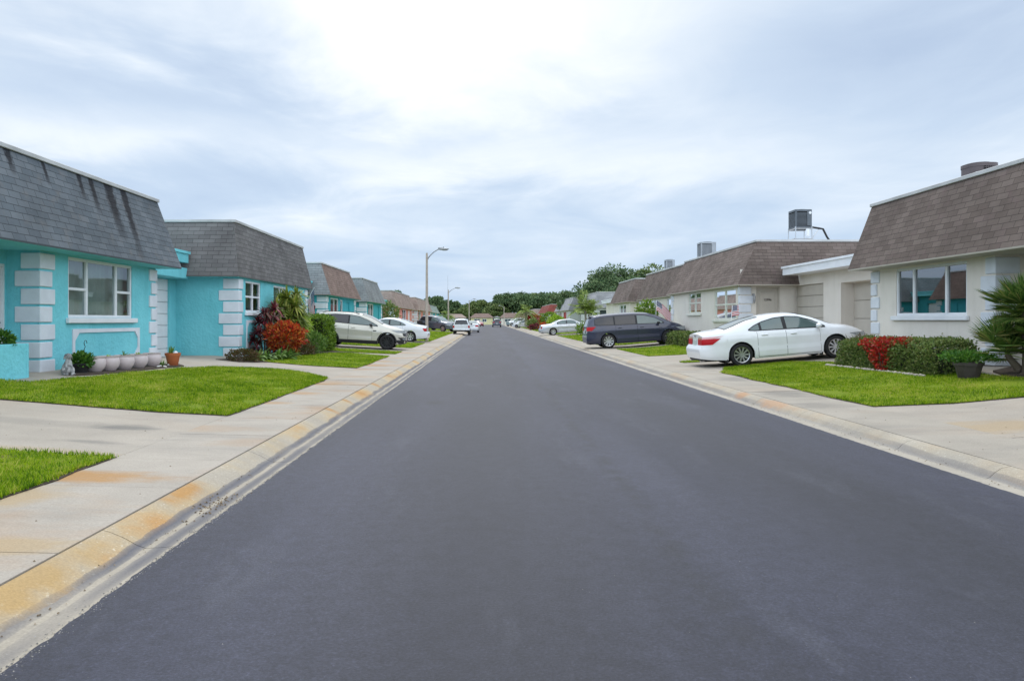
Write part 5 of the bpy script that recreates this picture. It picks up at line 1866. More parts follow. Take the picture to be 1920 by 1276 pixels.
# ---- palms
def pinnate(name, label, x, y, H, nf, FL, mat, tr=0.11, group=None, leaf_l=0.42, el=(-0.5, 1.35), upshoot=0, drp=(0.35, 0.75)):
    gz = ground(x, y)
    o = thing(name, label, 'palm', (x, y, gz), group)
    bm = bmesh.new()
    tt = np.linspace(0, 1, 10)
    tube(bm, [(x + 0.05 * math.sin(3 * t), y, gz - 0.1 + (H + 0.1) * t) for t in tt], [tr * (1.35 - 0.5 * t) * (1 + 0.05 * math.sin(40 * t)) for t in tt], 10)
    obj('trunk', bm, M('palm_bark', (0.22, 0.20, 0.17), (0.30, 0.28, 0.24), 5, 0.9, 0.4, 20), o, smooth=60)
    parts = []
    for i in range(nf):
        az = i * 2.399 + RNG.uniform(-0.2, 0.2)
        e = RNG.uniform(*el) if i >= upshoot else RNG.uniform(1.25, 1.5)
        L = FL * RNG.uniform(0.8, 1.1)
        dr = RNG.uniform(*drp) if i >= upshoot else 0.05
        m = 46
        t = np.linspace(0.12, 1, m)
        hz = L * t * math.cos(e) * (1 - 0.1 * t)
        vz = L * (t * math.sin(e) - dr * t * t)
        C = np.stack([x + hz * math.cos(az), y + hz * math.sin(az), gz + H + vz], 1)
        tang = unit(np.gradient(C, axis=0))
        side = unit(np.cross(tang, np.tile([0, 0, 1.0], (m, 1))))
        for s in (-1, 1):
            D = side * s * 0.85 + tang * 0.55 + np.array([0, 0, -0.28 + 0.1 * s])
            ll = leaf_l * np.sin(PI * np.clip(0.15 + 0.8 * t, 0, 1)) + 0.08
            parts.append(leaf_mesh(C, D + 0.08 * RNG.normal(size=D.shape), ll, np.full(m, 0.035), 0.02, up=np.tile([0, 0, 1.0], (m, 1))))
        Cs = C
        Vr = np.concatenate([Cs + side * 0.012, Cs - side * 0.012])
        Fr = np.array([(j, j + 1, m + j + 1, m + j) for j in range(m - 1)])
        parts.append((Vr, Fr))
    V, F = join_np(parts)
    mesh_np('fronds', V, F, mat, o)
    return o


pinnate('palm_tree', 'slender young palm with feathery fronds left of the dark minivan', 7.0, 55.0, 2.05, 24, 1.75, LEAF_PALM, 0.085, leaf_l=0.36, upshoot=3, el=(0.1, 1.3), drp=(0.2, 0.6))
pinnate('palm_tree', 'shorter drooping palm close behind the slender young palm', 7.7, 58.5, 1.75, 16, 1.25, LEAF_PALM, 0.09, leaf_l=0.32, el=(0.1, 1.3), drp=(0.2, 0.6))
pinnate('date_palm', 'bushy date palm in front of the maroon-roofed house', 6.9, 138.0, 2.8, 34, 2.9, LEAF_PALM, 0.22, leaf_l=0.55)
pinnate('areca_palm', 'low light green palm behind the roof of the dark minivan', 10.2, 49.5, 1.4, 26, 1.35, LEAF_PALM, 0.07, leaf_l=0.4, el=(0.1, 1.45))
pinnate('areca_palm', 'drooping pale palm on the left side beyond the white pickup', -8.0, 150.0, 2.0, 22, 2.2, LEAF_PALM, 0.14, leaf_l=0.6)

bush('flag_shrub', 'dark green shrub behind the big flag of the third cream house', 'shrub', G(9.6, 46.3, 1.5), (0.6, 1.0, 0.85), 1100, 0.16, 0.08, LEAF_HEDGE2)
bush('lime_bush', 'bright lime green bush in front of the pale house with red door', 'shrub', G(8.6, 96.0, 0.95), (1.05, 1.6, 0.85), 1100, 0.26, 0.14, LEAF_LIME)
bush('green_bush', 'dark green bush beside the lime bush at the pale house', 'shrub', G(8.3, 103.0, 1.3), (1.2, 1.6, 1.05), 1000, 0.28, 0.14, LEAF_HEDGE2)
bush('red_leaf_bush', 'low red and orange leaved bush before the lime bush', 'shrub', G(7.3, 97.0, 0.5), (0.8, 1.2, 0.55), 800, 0.24, 0.10, LEAF_CROTON)
bush('red_blossom_bush', 'scarlet flowering bush beyond the white hatchback', 'shrub', G(8.6, 139.0, 1.3), (1.7, 1.6, 0.9), 900, 0.34, 0.22, LEAF_RED)
bush('maroon_bush', 'low maroon bush at the lawn edge left of the red and orange bush', 'shrub', G(7.0, 110.0, 0.35), (1.1, 1.4, 0.42), 700, 0.28, 0.14, LEAF_CORDY)
bush('dark_bush', 'round dark bush left of the maroon bush', 'shrub', G(7.2, 122.0, 0.7), (0.9, 1.3, 0.75), 700, 0.3, 0.16, LEAF_HEDGE)
bush('lawn_shrub', 'small green shrub at the foot of the slender palm beside the silver sedan', 'shrub', G(8.3, 66.0, 0.55), (0.7, 0.8, 0.55), 700, 0.16, 0.08, LEAF_HEDGE2)


# ---- broadleaf trees
def make_tree(name, label, x, y, H, R, mat, nclump=46, per=120, leaf=0.30, seed=1, group=None, z0=0.0, low=0.30):
    rng = np.random.default_rng(seed)
    rr = random.Random(seed)
    o = thing(name, label, 'tree', (x, y, z0), group)
    bm = bmesh.new()
    th = H * low
    tips = []
    tube(bm, [(x, y, z0 - 0.2), (x + 0.1, y, z0 + th * 0.5), (x, y + 0.1, z0 + th), (x + 0.15, y, z0 + H * 0.62)], [0.042 * H, 0.032 * H, 0.026 * H, 0.010 * H], 10)
    for i in range(9):
        a = i * 2.4 + rr.uniform(-0.3, 0.3)
        l = R * rr.uniform(0.5, 0.85)
        zb_ = z0 + th * rr.uniform(0.75, 1.5)
        e = (x + l * math.cos(a), y + l * math.sin(a), zb_ + H * rr.uniform(0.16, 0.42))
        mid = (x + 0.45 * l * math.cos(a + 0.15), y + 0.45 * l * math.sin(a + 0.15), zb_ + (e[2] - zb_) * 0.62)
        tube(bm, [(x, y, zb_), mid, e], [0.015 * H, 0.009 * H, 0.003 * H], 6)
    obj('trunk', bm, MAT_BARK, o, smooth=60)
    # clumps over a domed crown, in three dimensions, with gaps
    C = []
    cz = z0 + H * 0.60
    while len(C) < nclump:
        d = rng.normal(size=3)
        d /= np.linalg.norm(d)
        if d[2] < -0.55:
            continue
        q = rng.uniform(0.45, 0.92)
        C.append(np.array([x, y, cz]) + d * q * np.array([R, R, H * 0.40]))
    C = np.array(C)
    rad = R * rng.uniform(0.20, 0.36, nclump)
    idx = np.repeat(np.arange(nclump), per)
    D = unit(rng.normal(size=(len(idx), 3)))
    D[:, 2] = np.abs(D[:, 2]) * 0.85 - 0.25 * rng.uniform(size=len(idx))
    P = C[idx] + D * (rad[idx] * rng.uniform(0.55, 1.05, len(idx)))[:, None] * np.array([1, 1, 0.72])
    Dl = D + 0.7 * rng.normal(size=D.shape)
    V, F = leaf_mesh(P, Dl, leaf * rng.uniform(0.7, 1.3, len(idx)), leaf * 0.62 * rng.uniform(0.7, 1.2, len(idx)), 0.1)
    mesh_np('crown', V, F, mat, o)
    return o


make_tree('broadleaf_tree', 'large dark green tree rising behind the fourth cream house', 17.2, 104, 8.5, 5.0, LEAF_OAK, 110, 150, 0.34, 21)
make_tree('broadleaf_tree', 'lighter green tree right of the large dark tree, behind the brown roofs', 22.6, 106, 8.9, 4.2, LEAF_OAK2, 90, 140, 0.34, 22)
make_tree('broadleaf_tree', 'low broad tree left of the large dark tree, above the pale grey roofs', 14.0, 122, 6.6, 3.0, LEAF_OAK, 70, 120, 0.36, 23)
make_tree('broadleaf_tree', 'olive green tree top showing over the brown roofs at the rooftop cooling unit', 30.0, 112, 7.7, 4.6, LEAF_OAK2, 80, 130, 0.36, 24)
make_tree('broadleaf_tree', 'dark tree top behind the salmon pink house, left of the first lamp post', -15.2, 128, 6.9, 1.9, LEAF_OAK, 40, 110, 0.4, 25)
make_tree('broadleaf_tree', 'rounded dark tree behind the far teal house, right of the first lamp post', -11.5, 165, 6.9, 2.9, LEAF_OAK, 60, 120, 0.45, 26)

TL = 'dark green broadleaf tree in the tree line beyond the far end of the street'
TG = 'tree line beyond the street end'
pr = [make_tree('shade_tree', TL, -16, 322, 9.5, 6.5, LEAF_OAK, 80, 120, 0.85, 31, TG, low=0.2),
      make_tree('shade_tree', TL, -4, 330, 9.8, 6.5, LEAF_OAK2, 80, 120, 0.85, 32, TG, low=0.2),
      make_tree('shade_tree', TL, 8, 318, 12.5, 7.0, LEAF_OAK, 80, 120, 0.85, 33, TG, low=0.2)]
TW = [(-26, 326, 0.70), (-10, 316, 0.66), (-6.5, 342, 0.66), (1, 325, 0.72), (3.5, 312, 0.78), (14, 322, 0.98), (18.5, 312, 1.30), (22, 330, 1.34), (27, 316, 1.0), (31, 328, 1.30), (36, 320, 1.0),
      (-34, 330, 0.75), (-42, 335, 0.8), (43, 330, 0.8), (50, 325, 0.85), (-20, 345, 0.85), (11, 345, 1.2), (-30, 316, 0.7), (33, 345, 1.1), (58, 335, 0.9), (66, 330, 0.85)]
for i, (x, y, s) in enumerate(TW):
    dup(pr[i % 3], (x, y, 0), rotz=i * 1.3, scale=(s, s, s * random.uniform(0.95, 1.06)))

n = 9000
X = RNG.uniform(-75, 95, n)
P = np.stack([X, 336 + RNG.uniform(-3, 3, n), -0.1 + RNG.uniform(0, 1, n) ** 0.8 * (3.6 + 1.2 * np.sin(X * 0.4))], 1)
V, F = leaf_mesh(P, RNG.normal(size=(n, 3)) + np.array([0, -0.4, 0.4]), 1.1 * RNG.uniform(0.6, 1.2, n), 0.7, 0.1)
o = mesh_np('undergrowth', V, F, LEAF_OAK)
o['kind'] = 'stuff'

# ================================================================== street furniture
MAT_POST = M('concrete_post', (0.42, 0.36, 0.30), (0.36, 0.31, 0.26), 3, 0.85, 0.1, 30)
MAT_LAMPARM = M('grey_metal', (0.30, 0.31, 0.32), (0.25, 0.26, 0.27), 4, 0.5, metal=0.5)


def street_lamp(label, x, y, H, arm, r=0.11, dirx=1):
    gz = ground(x, y)
    o = thing('street_lamp', label, 'street lamp', (x, y, gz), 'street lamps')
    bm = bmesh.new()
    tube(bm, [(x, y, gz - 0.3), (x, y, gz + H)], [r, r * 0.62], 12)
    obj('post', bm, MAT_POST, o, smooth=50)
    bm = bmesh.new()
    pts = [(x, y, gz + H - 0.5)] + [(x + dirx * arm * t, y, gz + H - 0.5 + 0.78 * math.sin(t * PI / 2) ** 0.8) for t in (0.1, 0.25, 0.45, 0.7, 0.85)]
    tube(bm, pts, [0.045, 0.04, 0.036, 0.034, 0.032, 0.03], 8)
    obj('arm', bm, MAT_LAMPARM, o, smooth=50)
    bm = bmesh.new()
    zt = gz + H + 0.26
    a, b = sorted((x + dirx * arm * 0.78, x + dirx * (arm * 0.78 + 0.66)))
    blob(bm, ((a + b) / 2, y, zt), (0.38, 0.15, 0.075))
    box(bm, a - 0.02, a + 0.30 if dirx > 0 else a + 0.3, y - 0.07, y + 0.07, zt + 0.02, zt + 0.11, 0.02)
    hd = obj('lamp_head', bm, MAT_LAMPARM, o, smooth=50)
    bm = bmesh.new()
    blob(bm, ((a + b) / 2 + 0.08 * dirx, y, zt - 0.045), (0.22, 0.11, 0.06))
    obj('lens', bm, MAT_CLEARLENS, hd, smooth=60)
    bm = bmesh.new()
    tube(bm, [((a + b) / 2, y, zt + 0.06), ((a + b) / 2, y, zt + 0.16)], 0.03, 8)
    obj('photocell', bm, MAT_LAMPARM, hd, smooth=50)
    return o


street_lamp('tall beige lamp post with curved arm beside the white pickup and left sedan', -4.05, 51.3, 5.9, 1.0)
street_lamp('second grey lamp post with long arm above the far teal roofs on the left', -5.6, 110.0, 5.7, 1.3)
street_lamp('third lamp post from the front on the left side, before the tree line', -4.3, 180.0, 6.1, 1.2, 0.13)
street_lamp('lamp post on the right side near the street end with arm to the left', 4.9 - 0.2, 218.0, 5.4, 1.2, 0.14, -1)
bm = bmesh.new()
tube(bm, [(-6.2, 120, 0.2), (-6.2, 120, 8.6)], [0.035, 0.012], 6)
tube(bm, [(-6.2, 120, 8.0), (-6.2, 119.5, 8.0)], 0.012, 5)
o = obj('antenna_mast', bm, MAT_LAMPARM, None)
tag(o, 'thin antenna mast rising above the second lamp post', 'mast')

# wheelie bin by the lamp post
gx_, gy_ = -8.1, 92.0
o = thing('wheelie_bin', 'dark wheelie bin on the lawn just left of the first lamp post', 'bin', (gx_, gy_, ground(gx_, gy_)))
gz = ground(gx_, gy_)
bm = bmesh.new()
vs = box(bm, gx_ - 0.32, gx_ + 0.32, gy_ - 0.38, gy_ + 0.38, gz + 0.06, gz + 1.05, 0.03)
for v in bm.verts:
    if v.co.z < gz + 0.4:
        v.co.x = gx_ + (v.co.x - gx_) * 0.8
        v.co.y = gy_ + (v.co.y - gy_) * 0.8
obj('body', bm, MAT_BLACK, o)
bm = bmesh.new()
box(bm, gx_ - 0.35, gx_ + 0.35, gy_ - 0.42, gy_ + 0.42, gz + 1.055, gz + 1.13, 0.03)
obj('lid', bm, MAT_BLACK, o)
bm = bmesh.new()
for s in (-1, 1):
    lathe(bm, [(0.02, -0.03), (0.12, -0.03), (0.12, 0.03), (0.02, 0.03)], 14, (gx_ - 0.25, gy_ + 0.30 * s, gz + 0.12), 'y')
obj('wheel', bm, MAT_RUBBER, o)

# ================================================================== rooftop cooling units
MAT_ACB = M('ac_brown', (0.085, 0.065, 0.065), (0.10, 0.08, 0.08), 3, 0.5)
MAT_ACD = M('ac_dark_grey', (0.085, 0.10, 0.115), (0.11, 0.125, 0.14), 3, 0.5)
MAT_ACG = M('ac_light_grey', (0.33, 0.35, 0.37), (0.28, 0.30, 0.32), 3, 0.5)


def ac_unit(label, x, y, z, w, d, h, mat, stand=0.0, group='rooftop cooling units', bev=0.06, louver=True, panel=True):
    o = thing('cooling_unit', label, 'air conditioner', (x, y, z), group)
    z1 = z + stand
    bm = bmesh.new()
    x0, x1, y0, y1 = x - w / 2, x + w / 2, y - d / 2, y + d / 2
    ci = 0.16 if bev > 0.2 else 0.04
    r = box(bm, x0 + ci, x1 - ci, y0 + ci, y1 - ci, z1, z1 + h * 0.96)
    obj('coil', bm, MAT_DARK, o)
    bm = bmesh.new()
    rad = bev
    def ring(zz, e=0.0, n=5):
        pts = []
        for (cx, cy, a0) in ((x1 - rad, y1 - rad, 0), (x0 + rad, y1 - rad, PI / 2), (x0 + rad, y0 + rad, PI), (x1 - rad, y0 + rad, 1.5 * PI)):
            for k in range(n):
                a = a0 + PI / 2 * k / (n - 1)
                pts.append((cx + (rad + e) * math.cos(a), cy + (rad + e) * math.sin(a), zz))
        return pts
    def band(za, zb_, e=0.0):
        A = [bm.verts.new(p) for p in ring(za, e)]
        B = [bm.verts.new(p) for p in ring(zb_, e)]
        m = len(A)
        for i in range(m):
            bm.faces.new((A[i], A[(i + 1) % m], B[(i + 1) % m], B[i]))
        return A, B
    A, B = band(z1, z1 + 0.07, 0.01)
    bm.faces.new(A[::-1])
    A, B = band(z1 + h - 0.09, z1 + h, 0.012)
    bm.faces.new(B)
    if not louver:
        band(z1 + 0.07, z1 + h - 0.09)
    if louver:
        n = int(h / 0.055)
        for i in range(1, n - 1):
            za = z1 + 0.07 + (h - 0.16) * (i - 0.5) / (n - 1)
            band(za, za + 0.028)
    for (cx, cy) in () if bev > 0.2 else ((x0 + .03, y0 + .03), (x1 - .03, y0 + .03), (x0 + .03, y1 - .03), (x1 - .03, y1 - .03)):
        box(bm, cx - 0.028, cx + 0.028, cy - 0.028, cy + 0.028, z1 + 0.05, z1 + h - 0.05)
    hs = obj('housing', bm, mat, o, smooth=40)
    bm = bmesh.new()
    for r_ in (0.1, 0.2, 0.3, 0.38):
        rr_ = r_ * min(w, d)
        prev = None
        pts = [(x + rr_ * math.cos(a), y + rr_ * math.sin(a), z1 + h + 0.02) for a in np.linspace(0, 2 * PI, 25)]
        tube(bm, pts, 0.008, 5)
    obj('fan_guard', bm, MAT_BLACK, o)
    if panel:
        bm = bmesh.new()
        box(bm, x1 - 0.30 * w, x1 - 0.07 * w, y0 - 0.022, y0 - 0.013, z1 + h * 0.12, z1 + h * 0.9)
        obj('service_panel', bm, mat, o)
    if stand:
        bm = bmesh.new()
        for (cx, cy) in ((x0, y0), (x1, y0), (x0, y1), (x1, y1)):
            tube(bm, [(cx, cy, z), (cx, cy, z1 + 0.06)], 0.025, 8)
        for zz in (z1 - 0.03, z + stand * 0.45):
            for (p, q) in (((x0 - .06, y0), (x1 + .06, y0)), ((x0, y1), (x1, y1)), ((x0, y0), (x0, y1)), ((x1, y0), (x1, y1))):
                tube(bm, [(p[0], p[1], zz), (q[0], q[1], zz)], 0.022, 6)
        obj('stand', bm, MAT_ALU, o)
    return o


o = ac_unit('brown louvred cooling unit on the roof of the near cream house', 12.42, 19.4, 4.77, 0.70, 0.70, 0.70, MAT_ACB, bev=0.24, louver=False, panel=False)
bm = bmesh.new()
box(bm, 12.32, 12.50, 19.034, 19.044, 5.12, 5.38)
obj('grille', bm, MAT_DARK, o)
bm = bmesh.new()
for i in range(1, 4):
    box(bm, 12.32 + 0.045 * i - 0.006, 12.32 + 0.045 * i + 0.006, 19.022, 19.033, 5.12, 5.38)
for i in range(3):
    box(bm, 12.31, 12.51, 19.012, 19.0215, 5.15 + 0.09 * i, 5.163 + 0.09 * i)
obj('guard', bm, MAT_ACB, o)
bm = bmesh.new()
box(bm, 12.135, 12.195, 19.075, 19.10, 5.06, 5.24, 0.004)
obj('sticker', bm, MAT_ACG, o)
o = ac_unit('dark louvred cooling unit raised on a pipe stand over the second cream house', 14.0, 34.4, 4.77, 0.72, 0.82, 0.82, MAT_ACD, stand=0.86, bev=0.05)
bm = bmesh.new()
tube(bm, [(14.36, 34.0, 5.66), (14.75, 34.1, 5.62), (14.92, 34.15, 5.6), (15.12, 34.2, 5.25), (15.3, 34.2, 5.0), (15.55, 34.2, 4.88)], 0.045, 8)
obj('pipe', bm, MAT_BLACK, o, smooth=60)
bm = bmesh.new()
tube(bm, [(14.36, 34.0, 5.15), (14.72, 34.1, 5.6)], 0.014, 6)
tube(bm, [(15.28, 34.2, 4.78), (15.28, 34.2, 5.02)], 0.02, 6)
box(bm, 15.15, 15.75, 34.1, 34.3, 4.76, 4.82)
obj('bracket', bm, MAT_ALU, o)
bm = bmesh.new()
box(bm, 14.08, 14.24, 33.93, 33.97, 5.25, 5.58, 0.01)
obj('switch_box', bm, MAT_WHITE, o)
bm = bmesh.new()
lathe(bm, [(0.001, 0), (0.06, 0), (0.06, 0.01), (0.001, 0.01)], 16, (14.27, 33.955, 6.30), 'y')
obj('sticker', bm, MAT_WHITE, o)
ac_unit('grey cooling unit showing above the front parapet of the second cream house', 11.75, 41.2, 4.85, 0.80, 0.80, 0.85, MAT_ACG, bev=0.05)
ac_unit('small half grey half dark cooling unit on the third cream house roof', 11.9, 50.2, 4.8, 0.55, 0.6, 0.68, MAT_ACG, bev=0.05)

# ================================================================== flags
def flag(name, label, base, tip, W, H, droop, wave, side):
    """Pole from base to tip; cloth hangs from the outer part of the pole."""
    o = thing(name, label, 'flag', base, 'small national flags on houses')
    bm = bmesh.new()
    tube(bm, [base, tip], 0.014, 7)
    obj('pole', bm, MAT_WHITE, o)
    b, t = Vector(base), Vector(tip)
    ax = (t - b).normalized()
    h0 = t - ax * 0.03
    n, m = 18, 12
    bm = bmesh.new()
    uvl = bm.loops.layers.uv.new('UVMap')
    out = Vector(side).normalized()
    grid = []
    for i in range(n + 1):
        row = []
        u = i / n
        for j in range(m + 1):
            v = j / m
            p = h0 - ax * (H * (1 - v))
            q = out * (W * u) + Vector((0, 0, -droop * W * u * u - 0.25 * droop * W * u))
            wv = wave * math.sin(u * 7 + v * 1.5) * u
            p = p + q + Vector((wv * 0.7, wv, 0))
            row.append(bm.verts.new(p))
        grid.append(row)
    for i in range(n):
        for j in range(m):
            f = bm.faces.new((grid[i][j], grid[i + 1][j], grid[i + 1][j + 1], grid[i][j + 1]))
            for l, (a, c_) in zip(f.loops, ((i, j), (i + 1, j), (i + 1, j + 1), (i, j + 1))):
                l[uvl].uv = (a / n, c_ / m)
    obj('cloth', bm, MAT_FLAG, o, smooth=80)
    return o


flag('flag', 'limp striped flag hanging at the far corner of the second turquoise house', (-8.0, 33.3, 2.0), (-7.45, 33.0, 2.95), 0.85, 0.62, 1.0, 0.05, (0.12, -0.25, -0.6))
flag('flag', 'bright striped flag on a thin pole above the nose of the dark minivan', (9.36, 42.9, 0.5), (9.44, 42.9, 2.68), 0.85, 0.55, 0.55, 0.07, (0.85, -0.45, -0.25))
flag('flag', 'faded small striped flag seen over the rear window of the white sedan', (9.75, 31.0, 0.5), (9.95, 31.2, 2.15), 0.55, 0.42, 0.30, 0.05, (0.80, -0.3, 0.35))
# ================================================================== vehicles
def curve(pts, L, sm=0.05):
    xs = np.linspace(-0.3, L + 0.3, 600)
    z = np.interp(xs, [p[0] for p in pts], [p[1] for p in pts])
    k = max(1, int(sm / (xs[1] - xs[0])))
    ker = np.exp(-0.5 * (np.arange(-3 * k, 3 * k + 1) / k) ** 2)
    ker /= ker.sum()
    zp = np.pad(z, 3 * k, mode='edge')
    zs = np.convolve(zp, ker, 'valid')
    return lambda x: np.interp(x, xs, zs)


class Shape:
    """Body surface of one vehicle; local x runs rear to front (0..L), z up, y to the side."""

    def __init__(s, P):
        s.P = P
        L = s.L = P['L']
        s.W = P['W'] / 2
        s.top = curve(P['top'], L, P.get('sm', 0.06))
        s.belt = curve(P['belt'], L, 0.08)
        s.bot = curve(P['bot'], L, 0.06)
        s.plan = curve(P['plan'], L, 0.10)
        s.rear = lambda z: np.interp(z, [p[0] for p in P['rear']], [p[1] for p in P['rear']])
        s.front = lambda z: np.interp(z, [p[0] for p in P['front']], [p[1] for p in P['front']])
        s.R = P['R']
        s.Ra = P['R'] + P.get('gap', 0.05)
        s.wx = P['wx']
        s.tum = P.get('tumble', 0.21)

    def low(s, x):
        b = float(s.bot(x))
        for c in s.wx:
            if abs(x - c) <= s.Ra:
                b = max(b, s.R + math.sqrt(max(0, s.Ra ** 2 - (x - c) ** 2)))
        return b

    def side(s, x, z):
        """Half width of the lower body at station x, height z."""
        b, t = float(s.bot(x)), float(s.belt(x))
        q = np.clip((z - b) / max(t - b, 0.05), 0, 1)
        f = np.interp(q, [0, 0.10, 0.28, 0.45, 0.62, 0.76, 0.83, 0.92, 1.0], [0.93, 0.978, 0.994, 0.984, 0.993, 1.0, 0.982, 0.962, 0.925])
        return s.W * float(s.plan(x)) * f

    def cab(s, x):
        """(belt half width, belt z, roof edge half width, roof edge z, top z) at x."""
        zb = float(s.belt(x))
        zt = max(float(s.top(x)), zb + 0.015)
        h = zt - zb
        c = np.clip((h - 0.02) / 0.40, 0, 1)
        c = c * c * (3 - 2 * c)
        yb = s.W * float(s.plan(x)) * 0.925
        yr = yb * (1 - 0.10 - s.tum * 0.75 * c) if h > 0.0 else yb
        zr = zb + h * (0.55 + 0.33 * c)
        return yb, zb, yr, zr, zt

    def green(s, x, z):
        yb, zb, yr, zr, zt = s.cab(x)
        q = np.clip((z - zb) / max(zr - zb, 0.01), 0, 1)
        return yb + (yr - yb) * q + 0.012 * math.sin(PI * q)

    def roofz(s, x, y):
        yb, zb, yr, zr, zt = s.cab(x)
        return zr + (zt - zr) * (1 - min(abs(y) / yr, 1) ** 2.4)

    def shift(s, x, z):
        """Lean the two ends to their real outline."""
        d = 0.0
        if x < 0.8:
            d += float(s.rear(z)) * (1 - x / 0.8) ** 2
        if x > s.L - 0.8:
            d -= float(s.front(z)) * (1 - (s.L - x) / 0.8) ** 2
        return x + d


def car(name, label, P, paint, loc, rotz, pitch=0.0, group='parked cars', rim=None, detail=True, glass=None, cat='car', extras=()):
    s = Shape(P)
    L = s.L
    x0 = L / 2
    o = thing(name, label, cat, loc, group, rotz=rotz if abs(rotz) > 1e-6 else 1e-5, pitch=pitch)
    dark_glass = glass or CAR_GLASS

    def put(x, y, z):
        return (s.shift(x, z) - x0, y, z)

    # ---- body shell
    xs = set(np.round(np.linspace(0, L, 48 if detail else 26), 4))
    for c in s.wx:
        for a in np.linspace(0, PI, 17 if detail else 9):
            xs.add(round(c + s.Ra * math.cos(a), 4))
        xs.add(round(c - s.Ra - 0.006, 4))
        xs.add(round(c + s.Ra + 0.006, 4))
    xs = sorted(x for x in xs if 0 <= x <= L)
    keep = [xs[0]]
    for x in xs[1:]:
        if x - keep[-1] > 0.005:
            keep.append(x)
    xs = keep
    qs = [0, 0.06, 0.2, 0.38, 0.5, 0.64, 0.76, 0.83, 0.92]
    bm = bmesh.new()
    rings = []
    for x in xs:
        lo = s.low(x)
        yb, zb, yr, zr, zt = s.cab(x)
        pts = [(s.side(x, lo) - 0.05, lo + 0.004)]
        for q in qs:
            z = lo + (zb - lo) * q
            pts.append((s.side(x, z), z))
        for q in (0.0, 0.33, 0.66):
            z = zb + (zr - zb) * q
            pts.append((s.green(x, z), z))
        for f in (1.0, 0.93, 0.80, 0.55, 0.28):
            pts.append((yr * f, s.roofz(x, yr * f)))
        rp = [bm.verts.new(put(x, y, z)) for y, z in pts]
        ct = bm.verts.new(put(x, 0, zt))
        rn = [bm.verts.new(put(x, -y, z)) for y, z in pts]
        rings.append((rp, ct, rn))
    m = len(rings[0][0])
    for (a, b) in zip(rings[:-1], rings[1:]):
        for i in range(m - 1):
            bm.faces.new((a[0][i], b[0][i], b[0][i + 1], a[0][i + 1]))
            bm.faces.new((a[2][i], a[2][i + 1], b[2][i + 1], b[2][i]))
        bm.faces.new((a[0][-1], b[0][-1], b[1], a[1]))
        bm.faces.new((a[2][-1], a[1], b[1], b[2][-1]))
    for r, fl in ((rings[0], False), (rings[-1], True)):
        for i in range(m - 1):
            f = (r[0][i], r[0][i + 1], r[2][i + 1], r[2][i])
            bm.faces.new(f if fl else f[::-1])
        bm.faces.new((r[0][-1], r[1], r[2][-1]))
    body = obj('body', bm, paint, o, smooth=50, local=True)
    # ---- underbody and wheel wells
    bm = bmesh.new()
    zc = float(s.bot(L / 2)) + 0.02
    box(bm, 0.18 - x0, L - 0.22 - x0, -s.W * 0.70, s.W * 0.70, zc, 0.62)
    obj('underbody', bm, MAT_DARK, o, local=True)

    def sidepatch(bm, x_a, x_b, zlo, zhi, sg, off, nx=10, nz=6, green=False):
        """Sheet lying on the side surface at a small offset; zlo, zhi are functions of x."""
        g = []
        for i in range(nx + 1):
            x = x_a + (x_b - x_a) * i / nx
            row = []
            za, zb = zlo(x), zhi(x)
            for j in range(nz + 1):
                z = za + (zb - za) * j / nz
                y = (s.green(x, z) if green else s.side(x, z)) + off
                row.append(bm.verts.new((s.shift(x, z) - x0, sg * y, z)))
            g.append(row)
        for i in range(nx):
            for j in range(nz):
                q = (g[i][j], g[i + 1][j], g[i + 1][j + 1], g[i][j + 1])
                try:
                    bm.faces.new(q if sg < 0 else q[::-1])
                except ValueError:
                    pass

    # ---- side glass: dark surround then panes
    dlo = P['dlo']          # (x, zlow, zhigh) polyline of the whole glasshouse

    def dl(x):
        return np.interp(x, [p[0] for p in dlo], [p[1] for p in dlo])

    def dh(x):
        return np.interp(x, [p[0] for p in dlo], [p[2] for p in dlo])
    for sg in (-1, 1):
        bm = bmesh.new()
        sidepatch(bm, dlo[0][0], dlo[-1][0], lambda x: dl(x) - 0.012, lambda x: dh(x) + 0.012, sg, 0.005, 40, 5, True)
        tr = obj('window_surround', bm, MAT_BLACK, o, smooth=60, local=True, recalc=False)
        for (a, b) in P['panes']:
            bm = bmesh.new()
            sidepatch(bm, a, b, lambda x: dl(x) + 0.014, lambda x: dh(x) - 0.014, sg, 0.010, 14, 5, True)
            obj('side_window', bm, P.get('side_glass', dark_glass) if a > P.get('privacy_x', -1) else CAR_GLASS_DARK, tr, smooth=60, local=True, recalc=False)

    # ---- windscreen and rear glass
    def toppatch(nm, xa, xb, fy, mat, off=0.008, parent=o, nx=8, ny=10, taper=0.0):
        bm_ = bmesh.new()
        g = []
        for i in range(nx + 1):
            x = xa + (xb - xa) * i / nx
            yb, zb, yr, zr, zt = s.cab(x)
            row = []
            for j in range(ny + 1):
                y = yr * fy * (-1 + 2 * j / ny)
                e = 0.01
                z = s.roofz(x, y)
                dz = (s.roofz(x + e, y) - s.roofz(x - e, y)) / (2 * e)
                n = Vector((-dz, 0.15 * y, 1)).normalized()
                p = Vector(put(x, y, z)) + n * off
                row.append(bm_.verts.new(p))
            g.append(row)
        for i in range(nx):
            for j in range(ny):
                bm_.faces.new((g[i][j], g[i + 1][j], g[i + 1][j + 1], g[i][j + 1]))
        return obj(nm, bm_, mat, parent, smooth=70, local=True)
    sc0, sc1 = P['screen']
    toppatch('windscreen_surround', sc0, sc1, 0.965, MAT_BLACK, 0.005)
    toppatch('windscreen', sc0 + 0.03, sc1 - 0.03, 0.92, CAR_GLASS, 0.010)
